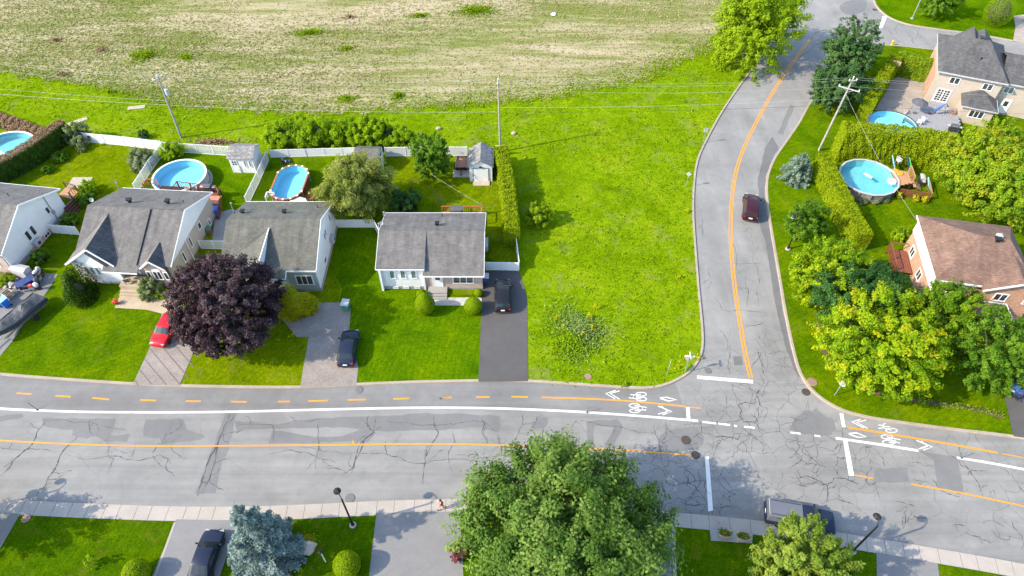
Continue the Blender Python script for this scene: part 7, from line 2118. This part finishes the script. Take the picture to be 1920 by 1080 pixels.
# yard trailer beside the gabled shed
q = G(866, 313)
t = thing('flat_trailer', 'black framed utility trailer with reddish plywood bed beside the gabled shed', 'trailer', q)
MB().box((0, .1, .5), (1.45, 2.5, .06)).build('bed', mat('plywood_red', (.3, .13, .07), .8, 0, .25, 3), t)
for s in (-.75, .75): MB().box((s, .1, .62), (.06, 2.6, .3)).build('side_board', M['wood_w'], t)
MB().box((0, 1.38, .62), (1.45, .06, .3)).build('side_board', M['wood_w'], t); MB().box((0, -1.2, .66), (1.5, .1, .4)).build('headboard', M['black'], t)
MB().bar((0, -1.2, .42), (0, -2.2, .38), .1).build('drawbar', M['black'], t)
for s in (-.9, .9): wheel(t, s, .1, .28, .18).rotation_euler = (rad(90), 0, rad(90))
q = G(868, 325)
t = thing('paving_pad', 'pad of old paving stones under the yard trailer', 'paving pad', q)
for i in range(4):
    for j in range(3): MB().box((-1.0 + i * .62, -.6 + j * .52, .03), (.6, .5, .06 + .01 * ((i + j) % 2))).build('paving_stone', M['stone'], t)
for px, py, rz_, L_, lb in ((146, 228, 40, 2.6, 'weathered pale plank in the rough grass near the dark hedge'), (256, 202, 12, 2.4, 'weathered pale plank in the rough grass left of the transformer pole')):
    q = G(px, py)
    t = thing('plank', lb, 'plank', q, rad(rz_))
    for k in range(2): MB().box((0, -.2 + .4 * k, .05 + .01 * k), (L_, .38, .06)).build('board', M['wood_w'], t)
q = G(219.5, 570)
t = thing('flower_pot', 'red flower pot standing at the edge of the concrete front path', 'flower pot', q)
MB().lathe([(.16, 0), (.24, .35), (.27, .36), (.27, .4), (.22, .4), (.02, .34)], 14).build('pot', M['dark'], t)
cN = 130
leafmesh('flowers', RNG.normal(size=(cN, 3)) * [.15, .15, .07] + [0, 0, .5], RNG.normal(size=(cN, 3)) * .5 + [0, 0, 1], np.full(cN, .14), RNG.random(cN), m_leaf('flower_red', (.3, .03, .03), (.5, .06, .05), (.6, .15, .12), .2), t, kind='stuff')
pw2 = (Matrix.Translation(h2.location) @ Matrix.Rotation(rad(-4.2), 4, 'Z'))
q = G(243, 533, .9)
chair('dark wicker chair on the front porch of the two gabled house', 242, 531, .9, rad(190), M['dgrey'])
# planters, boulder, post lamp, flag, cable box
for i, (px, py) in enumerate(((1357, 1004), (1391, 1010))):
    q = G(px, py)
    t = thing('concrete_planter', ('left of the two concrete planters beside the sidewalk', 'right of the two concrete planters beside the sidewalk')[i], 'planter', q, rad(-10), 'concrete planters by the sidewalk')
    MB().lathe([(.42, 0), (.62, .5), (.66, .5), (.66, .58), (.55, .58), (.5, .48), (.02, .46)], 8, (0, 0, 0), 1.0, .62).build('bowl', M['path'], t)
    cN = 320
    leafmesh('plants', RNG.normal(size=(cN, 3)) * [.25, .13, .07] + [0, 0, .62], RNG.normal(size=(cN, 3)) * .5 + [0, 0, 1], np.full(cN, .13) * RNG.uniform(.7, 1.3, cN), RNG.random(cN), LF['maple'], t, kind='stuff')
    leafmesh('flowers', RNG.normal(size=(40, 3)) * [.25, .13, .04] + [0, 0, .7], RNG.normal(size=(40, 3)) * .4 + [0, 0, 1], np.full(40, .08), RNG.random(40), LF['flower_o'], t, kind='stuff')
q = G(577, 1028)
b = MB()
for i in range(7):
    for k in range(12):
        an = 2 * math.pi * k / 12; ph = math.pi * i / 6 / 2
        rr = 1 + .12 * math.sin(an * 3 + i) + .08 * math.sin(an * 5 + 2)
        b.v.append((.75 * math.cos(an) * math.cos(ph) * rr, .6 * math.sin(an) * math.cos(ph) * rr, .62 * math.sin(ph) * (1 + .1 * math.sin(an * 2)) - .05))
for i in range(6):
    for k in range(12): b.f.append((i * 12 + k, i * 12 + (k + 1) % 12, i * 12 + 12 + (k + 1) % 12, i * 12 + 12 + k))
o = tag(b.build('boulder', M['stone']), 'pale grey boulder beside the blue spruce', 'boulder'); o.location = q; o.rotation_euler = (0, 0, .4)
q = G(577, 1013)
t = thing('flower_clump', 'yellow flowering clump behind the pale boulder', 'flowers', q)
cN = 500
leafmesh('flowers', RNG.normal(size=(cN, 3)) * [.4, .2, .05] + [0, 0, .25], RNG.normal(size=(cN, 3)) * .5 + [0, 0, 1], np.full(cN, .11), RNG.random(cN), LF['gold'], t, kind='stuff')
q = G(600, 1034, 2.3)
t = thing('post_lantern', 'white garden post with a black lantern beside the boulder', 'garden lamp', (q.x, q.y, 0))
MB().tube([(0, 0, 0), (0, 0, 2.0)], .045, 8).build('post', M['white'], t)
MB().lathe([(.05, 2.0), (.14, 2.05), (.19, 2.3), (.22, 2.33), (.02, 2.5)], 6).build('lantern', M['black'], t)
q = G(1341, 988)
t = thing('marker_flag', 'small red marker flag on the sidewalk edge by the planters', 'flag', q)
MB().tube([(0, 0, 0), (.1, .05, .9)], .012, 5).build('stick', M['grey'], t)
MB().slab([(.05, .02, .55), (.11, .05, .9), (.24, .1, .85), (.2, .08, .5)], .02).build('cloth', M['red'], t)
q = G(1672, 84)
t = thing('fire_hydrant', 'small yellow hydrant at the kerb above the patio hedge', 'hydrant', q)
MB().lathe([(.18, 0), (.18, .08), (.13, .1), (.13, .55), (.17, .58), (.15, .72), (.05, .82)], 12).build('barrel', mat('hydrant_yellow', (.7, .4, .02), .5), t)
for s in (-1, 1): MB().box((s * .17, 0, .45), (.12, .12, .12)).build('outlet', M['orange'], t)
for px, py, r_, lb in ((822, 242, .4, 'small pinkish stone in the rough grass behind the shrub row'), (963, 251, .4, 'small pinkish stone in the grass right of the middle utility pole'), (1038, 28, .45, 'single white stone out in the dry field')):
    q = G(px, py)
    o = tag(rock(r_, px).build('stone', M['path'] if px < 1000 else M['white']), lb, 'stone'); o.location = (q.x, q.y, .1)
# bike lane delineator posts
for i, (px, py, tx, ty, lb) in enumerate(((70, 768.5, -.5, .2, 'leaning thin delineator post on the white line at the left'), (1101, 773, .1, 0, 'thin dark delineator post on the white line near the bicycle marking'), (1803, 858.5, .12, .1, 'thin delineator post on the white line at the right'), (826, 747, .3, 0, 'low bent delineator post on the dashed yellow line'))):
    q = G(px, py, RZ(3))
    t = thing('delineator_post', lb, 'bollard', q, 0, 'bike lane delineator posts')
    MB().lathe([(.11, 0), (.11, .03), (.05, .06)], 10).build('base', M['dark'], t)
    hh = .95 if i != 3 else .3
    MB().tube([(0, 0, .04), (tx * .5, ty * .5, hh * .5), (tx, ty, hh)], .035, 6).build('post', mat('delineator', (.05, .12, .12), .6), t)

# ================================================================== street furniture
def lamp(label, px, py, rz, h=5.3):
    p = G(px, py)
    t = thing('street_lamp', label, 'street lamp', p, rz, 'black street lamps')
    MB().lathe([(.3, 0), (.3, .12), (.22, .16)], 12).build('footing', M['walk'], t)
    MB().lathe([(.14, .12), (.14, .5), (.085, .7), (.07, h - .2), (.05, h)], 12).build('pole', M['black'], t)
    MB().tube([(0, 0, h - .7), (.15, 0, h + .05), (.45, 0, h + .25), (.8, 0, h + .2), (.85, 0, h + .05)], .04, 8).build('arm', M['black'], t)
    hd = MB().lathe([(.05, .12), (.16, .1), (.3, -.1), (.32, -.16)], 14, (.85, 0, h)).build('head', M['black'], t)
    MB().lathe([(.28, -.16), (.24, -.34), (.06, -.4)], 14, (.85, 0, h)).build('globe', mat('frosted_globe', (.35, .36, .37), .3), hd)
    return t
lamp('black street lamp on the lower grass strip left of the wide driveway', 662, 985, rad(125))
lamp('black street lamp at the lower right beside the yellowish tree', 1598, 1034, rad(70))
lamp('black street lamp on the boulevard under the small tree', 1477, 467, rad(170), 5.2)
lamp('street lamp casting a shadow at the left edge of the lower road', -58, 960, rad(100))
q = G(1710, 35)
t = thing('light_pole', 'pale grey light pole on the lawn at the top edge', 'street lamp', q)
MB().lathe([(.3, 0), (.3, .1), (.09, .12), (.07, 6.8)], 10).build('pole', M['grey'], t); MB().tube([(0, 0, 6.7), (-.8, -.2, 7.1), (-1.4, -.3, 7.1)], .05, 6).build('arm', M['grey'], t)
def sign(label, px, py, h, rz, kind, name='road_sign'):
    p = G(px, py)
    t = thing(name, label, 'sign', p, rz)
    MB().box((0, 0, h / 2), (.06, .05, h)).build('post', M['grey'], t)
    if kind == 'stop':
        b = MB()
        oct_ = [(.38 * math.cos(rad(22.5 + 45 * k)), .38 * math.sin(rad(22.5 + 45 * k))) for k in range(8)]
        b.v = [(x, .04, h - .3 + z) for x, z in oct_] + [(x, .06, h - .3 + z) for x, z in oct_]
        b.f = [tuple(range(8)), tuple(reversed(range(8, 16)))] + [(k, (k + 1) % 8, (k + 1) % 8 + 8, k + 8)[::-1] for k in range(8)]
        b.build('plate', M['lgrey'], t)
        f = MB().poly([(x * .96, .064, h - .3 + z * .96) for x, z in reversed(oct_)]).build('face', M['red'], t)
    elif kind == 'rect':
        MB().box((0, -.04, h - .32), (.6, .03, .62)).build('plate', M['lgrey'], t)
    elif kind == 'diamond':
        b = MB(); dd = [(0, .36), (.36, 0), (0, -.36), (-.36, 0)]
        b.v = [(x, -.05, h - .32 + z) for x, z in dd] + [(x, -.02, h - .32 + z) for x, z in dd]
        b.f = [(0, 1, 2, 3), (7, 6, 5, 4)] + [(k, (k + 1) % 4, (k + 1) % 4 + 4, k + 4)[::-1] for k in range(4)]
        b.build('plate', M['lgrey'], t)
    return t
s_ = sign('stop sign with white street name blades at the vacant lot corner', 1283.5, 698, 2.6, rad(-4), 'stop')
MB().box((0, 0, 2.72), (1.0, .03, .18)).build('name_blade', M['white'], s_); MB().box((0, 0, 2.92), (.03, .8, .18)).build('name_blade', M['white'], s_)
sign('grey sign seen edge on beside the stop sign on the vacant lot', 1250, 702, 2.3, rad(62), 'rect')
sign('small grey square sign at the kerb of the bend near the wires', 1317.5, 267.5, 2.4, rad(0), 'rect')
sign('small grey diamond sign at the kerb halfway round the bend', 1286, 350, 2.4, rad(-15), 'diamond')
sign('stop sign on the grass of the right hand corner lot', 1564.5, 741, 2.3, rad(-55), 'stop')

# ---------------------------------------------------------------- utility poles and wires
def upole(label, bpx, tpx, h, arms, transformer=False, r=.16):
    b0 = G(*bpx); tp = G(tpx[0], tpx[1], h)
    d = Vector((tp.x - b0.x, tp.y - b0.y, 0)) 
    if d.length > .6: d = d.normalized() * .6
    t = thing('utility_pole', label, 'utility pole', b0)
    top = Vector((d.x, d.y, h))
    MB().tube([(0, 0, -.2), top * .5, top], [r, r * .85, r * .65], 10).build('pole', M['wood_pole'], t)
    for z, hl, ang in arms:
        c = top * (z / h)
        v = Vector((math.cos(ang), math.sin(ang), 0)) * hl
        o = MB().bar(c - v + Vector((0, -.12, 0)), c + v + Vector((0, -.12, 0)), .09, .11).build('crossarm', M['lgrey'], t)
        for s in (-1, 1):
            q = c + v * s * .92 + Vector((0, -.12, 0))
            MB().lathe([(.03, .05), (.07, .1), (.05, .16), (.07, .2), (.03, .28)], 8, tuple(q)).build('insulator', M['white'], o)
        MB().bar(c + Vector((0, -.1, -.5)), c + v * .5 + Vector((0, -.12, 0)), .04).bar(c + Vector((0, -.1, -.5)), c - v * .5 + Vector((0, -.12, 0)), .04).build('brace', M['grey'], o)
    MB().lathe([(.03, 0), (.07, .06), (.05, .14), (.07, .2), (.03, .3)], 8, tuple(top)).build('insulator', M['white'], t)
    if transformer:
        c = top * .76
        o = MB().lathe([(.02, -.45), (.26, -.44), (.28, -.3), (.28, .3), (.25, .42), (.1, .46), (.02, .46)], 16, (c.x + .48, c.y, c.z)).build('transformer', M['lgrey'], t)
        for s in (-.1, .1): MB().lathe([(.03, .45), (.06, .5), (.04, .7)], 8, (c.x + .48 + s, c.y, c.z)).build('bushing', M['grey'], o)
        MB().box((c.x + .15, c.y, c.z), (.3, .12, .5)).build('bracket', M['grey'], t)
    return t, b0, top
pL, bL, tL = upole('weathered utility pole with a transformer can on the field edge', (340, 258), (295, 143), 9.6, [(9.35, .75, rad(60))], True)
pC, bC, tC = upole('straight utility pole behind the gabled shed', (938, 285), (934, 150), 10.9, [(10.6, .35, rad(80))])
pR, bR, tR = upole('tall utility pole leaning over the hedge on the bend', (1535, 282), (1600, 147), 11.0, [(10.75, .5, rad(185)), (9.6, 1.3, rad(-32))])
wn = [0]
wl_ = ('upper', 'middle', 'lower')
def wire(a, b, sag, label, r=.009, m=None):
    r = r * .5 if r > .012 else r
    pts = []
    for k in range(15):
        u = k / 14
        p = a.lerp(b, u); p.z -= sag * 4 * u * (1 - u); pts.append(p)
    o = MB().tube(pts, r, 4, None, False).build('power_line', m or M['wire'], None, a)
    return tag(o, label, 'power line', 'overhead wires')
for k, (dz, dx) in enumerate(((.15, 0), (-.45, .4), (-1.0, -.3))):
    wire(bL + tL + Vector((dx * .4, dx, dz)), bC + tC + Vector((0, dx, dz)), .8, wl_[k] + ' thin power wire from the transformer pole to the middle pole')
    wire(bC + tC + Vector((0, dx, dz)), bR + tR + Vector((dx, dx, dz * .9)), .8, wl_[k] + ' thin power wire from the middle pole across the bend')
    wire(bL + tL + Vector((dx * .4, dx, dz)), bL + tL + Vector((-45, 9 + dx, dz)), .8, wl_[k] + ' thin power wire from the transformer pole off to the left')
    wire(bR + tR + Vector((dx, dx, dz * .9)), bR + tR + Vector((45, -2 + dx, dz)), .8, wl_[k] + ' thin power wire from the leaning pole off to the right')
mw = M['black']
wire(bC + tC * .58, bR + tR * .66, .4, 'thick dark cable from the middle pole across the bend', .032, mw)
wire(bC + tC * .64, bR + tR * .74, .4, 'grey telephone cable from the middle pole across the bend', .025)
wire(bL + tL * .55, bC + tC * .58, .4, 'thick pale cable from the transformer pole to the middle pole', .03)
wire(bL + tL * .55, bL + tL * .55 + Vector((-45, 6, 0)), .4, 'thick pale cable from the transformer pole off to the left', .03)
wire(bL + tL * .62, bL + tL * .62 + Vector((-45, 6.4, 0)), .4, 'thin upper pale cable from the transformer pole off to the left', .02)
wire(bR + tR * .66, bR + tR * .66 + Vector((45, -3, 0)), .4, 'dark cable from the leaning pole off to the right', .025, mw)
wire(bR + tR * .8, G(1718, 412, 5.2), .5, 'service cable dropping from the leaning pole to the brown roofed house', .022)
wire(G(808, 326, 2.9), G(905, 385, 2.3), .15, 'pale clothes line from the round backyard tree to the small rear deck', .016, M['lgrey'])

# ================================================================== the person on the sidewalk
q = G(829, 954, .004)
t = thing('person', 'person in a dark top and red brown trousers walking along the lower sidewalk', 'person', (q.x, q.y, .006), rad(185))
def skinned(name, verts, edges, radii, m, parent, sub=2):
    me = bpy.data.meshes.new(name)
    me.from_pydata(verts, edges, [])
    me.materials.append(m)
    o = bpy.data.objects.new(name, me); COL.objects.link(o); o.parent = parent
    o.modifiers.new('skin', 'SKIN')
    sv = me.skin_vertices[0].data
    for i, r_ in enumerate(radii): sv[i].radius = (r_, r_) if not isinstance(r_, tuple) else r_
    sv[0].use_root = True
    md = o.modifiers.new('sub', 'SUBSURF'); md.levels = sub; md.render_levels = sub
    return o
skin_m = mat('skin', (.45, .25, .17), .6)
V = [(0, 0, .95), (0, 0, 1.15), (.02, 0, 1.38), (.03, 0, 1.5), (.05, 0, 1.62), (.05, 0, 1.72),
     (.02, .19, 1.4), (-.08, .25, 1.12), (.06, .27, .9), (.1, .27, .82),
     (.02, -.19, 1.4), (.12, -.25, 1.14), (.3, -.25, 1.0), (.37, -.24, .96),
     (0, .1, .9), (.16, .11, .5), (.2, .11, .08), (.32, .12, .04),
     (0, -.1, .9), (-.06, -.11, .48), (-.28, -.11, .14), (-.2, -.11, .05)]
Eg = [(0, 1), (1, 2), (2, 3), (3, 4), (4, 5), (2, 6), (6, 7), (7, 8), (8, 9), (2, 10), (10, 11), (11, 12), (12, 13), (0, 14), (14, 15), (15, 16), (16, 17), (0, 18), (18, 19), (19, 20), (20, 21)]
Rr = [.14, .13, .14, .06, .1, .085, .06, .045, .035, .03, .06, .045, .035, .03, .09, .065, .045, .04, .09, .065, .045, .04]
skinned('body', V, Eg, Rr, skin_m, t)
skinned('shirt', [V[0], V[1], V[2], V[6], V[7], V[10], V[11]], [(0, 1), (1, 2), (2, 3), (3, 4), (2, 5), (5, 6)], [.155, .15, .155, .075, .058, .075, .058], mat('maroon_shirt', (.14, .03, .03), .8), t)
skinned('trousers', [V[0], V[14], V[15], V[18], V[19]], [(0, 1), (1, 2), (0, 3), (3, 4)], [.16, .1, .075, .1, .075], mat('brown_shorts', (.2, .07, .045), .8), t)
MB().lathe([(.02, -.09), (.1, -.04), (.115, .03), (.08, .1), (.02, .125)], 12, (.035, 0, 1.71)).build('hair', mat('dark_hair', (.025, .016, .012), .7), t)
for sx, sy in ((.27, .115), (-.2, -.11)): MB().box((sx, sy, .05), (.27, .1, .09)).build('shoe', M['dark'], t)
for s, hx, hz in ((.27, .1, .8), (-.24, .39, .95)):
    b = MB()
    for k in range(4): b.tube([(hx, s - .03 + .02 * k, hz), (hx + .03, s - .03 + .02 * k, hz - .05), (hx + .02, s - .03 + .02 * k, hz - .09 + .005 * abs(k - 1))], .009, 5)
    b.tube([(hx, s + .04, hz), (hx + .045, s + .045, hz - .03), (hx + .05, s + .03, hz - .055)], .009, 5)
    b.build('hand', skin_m, t)
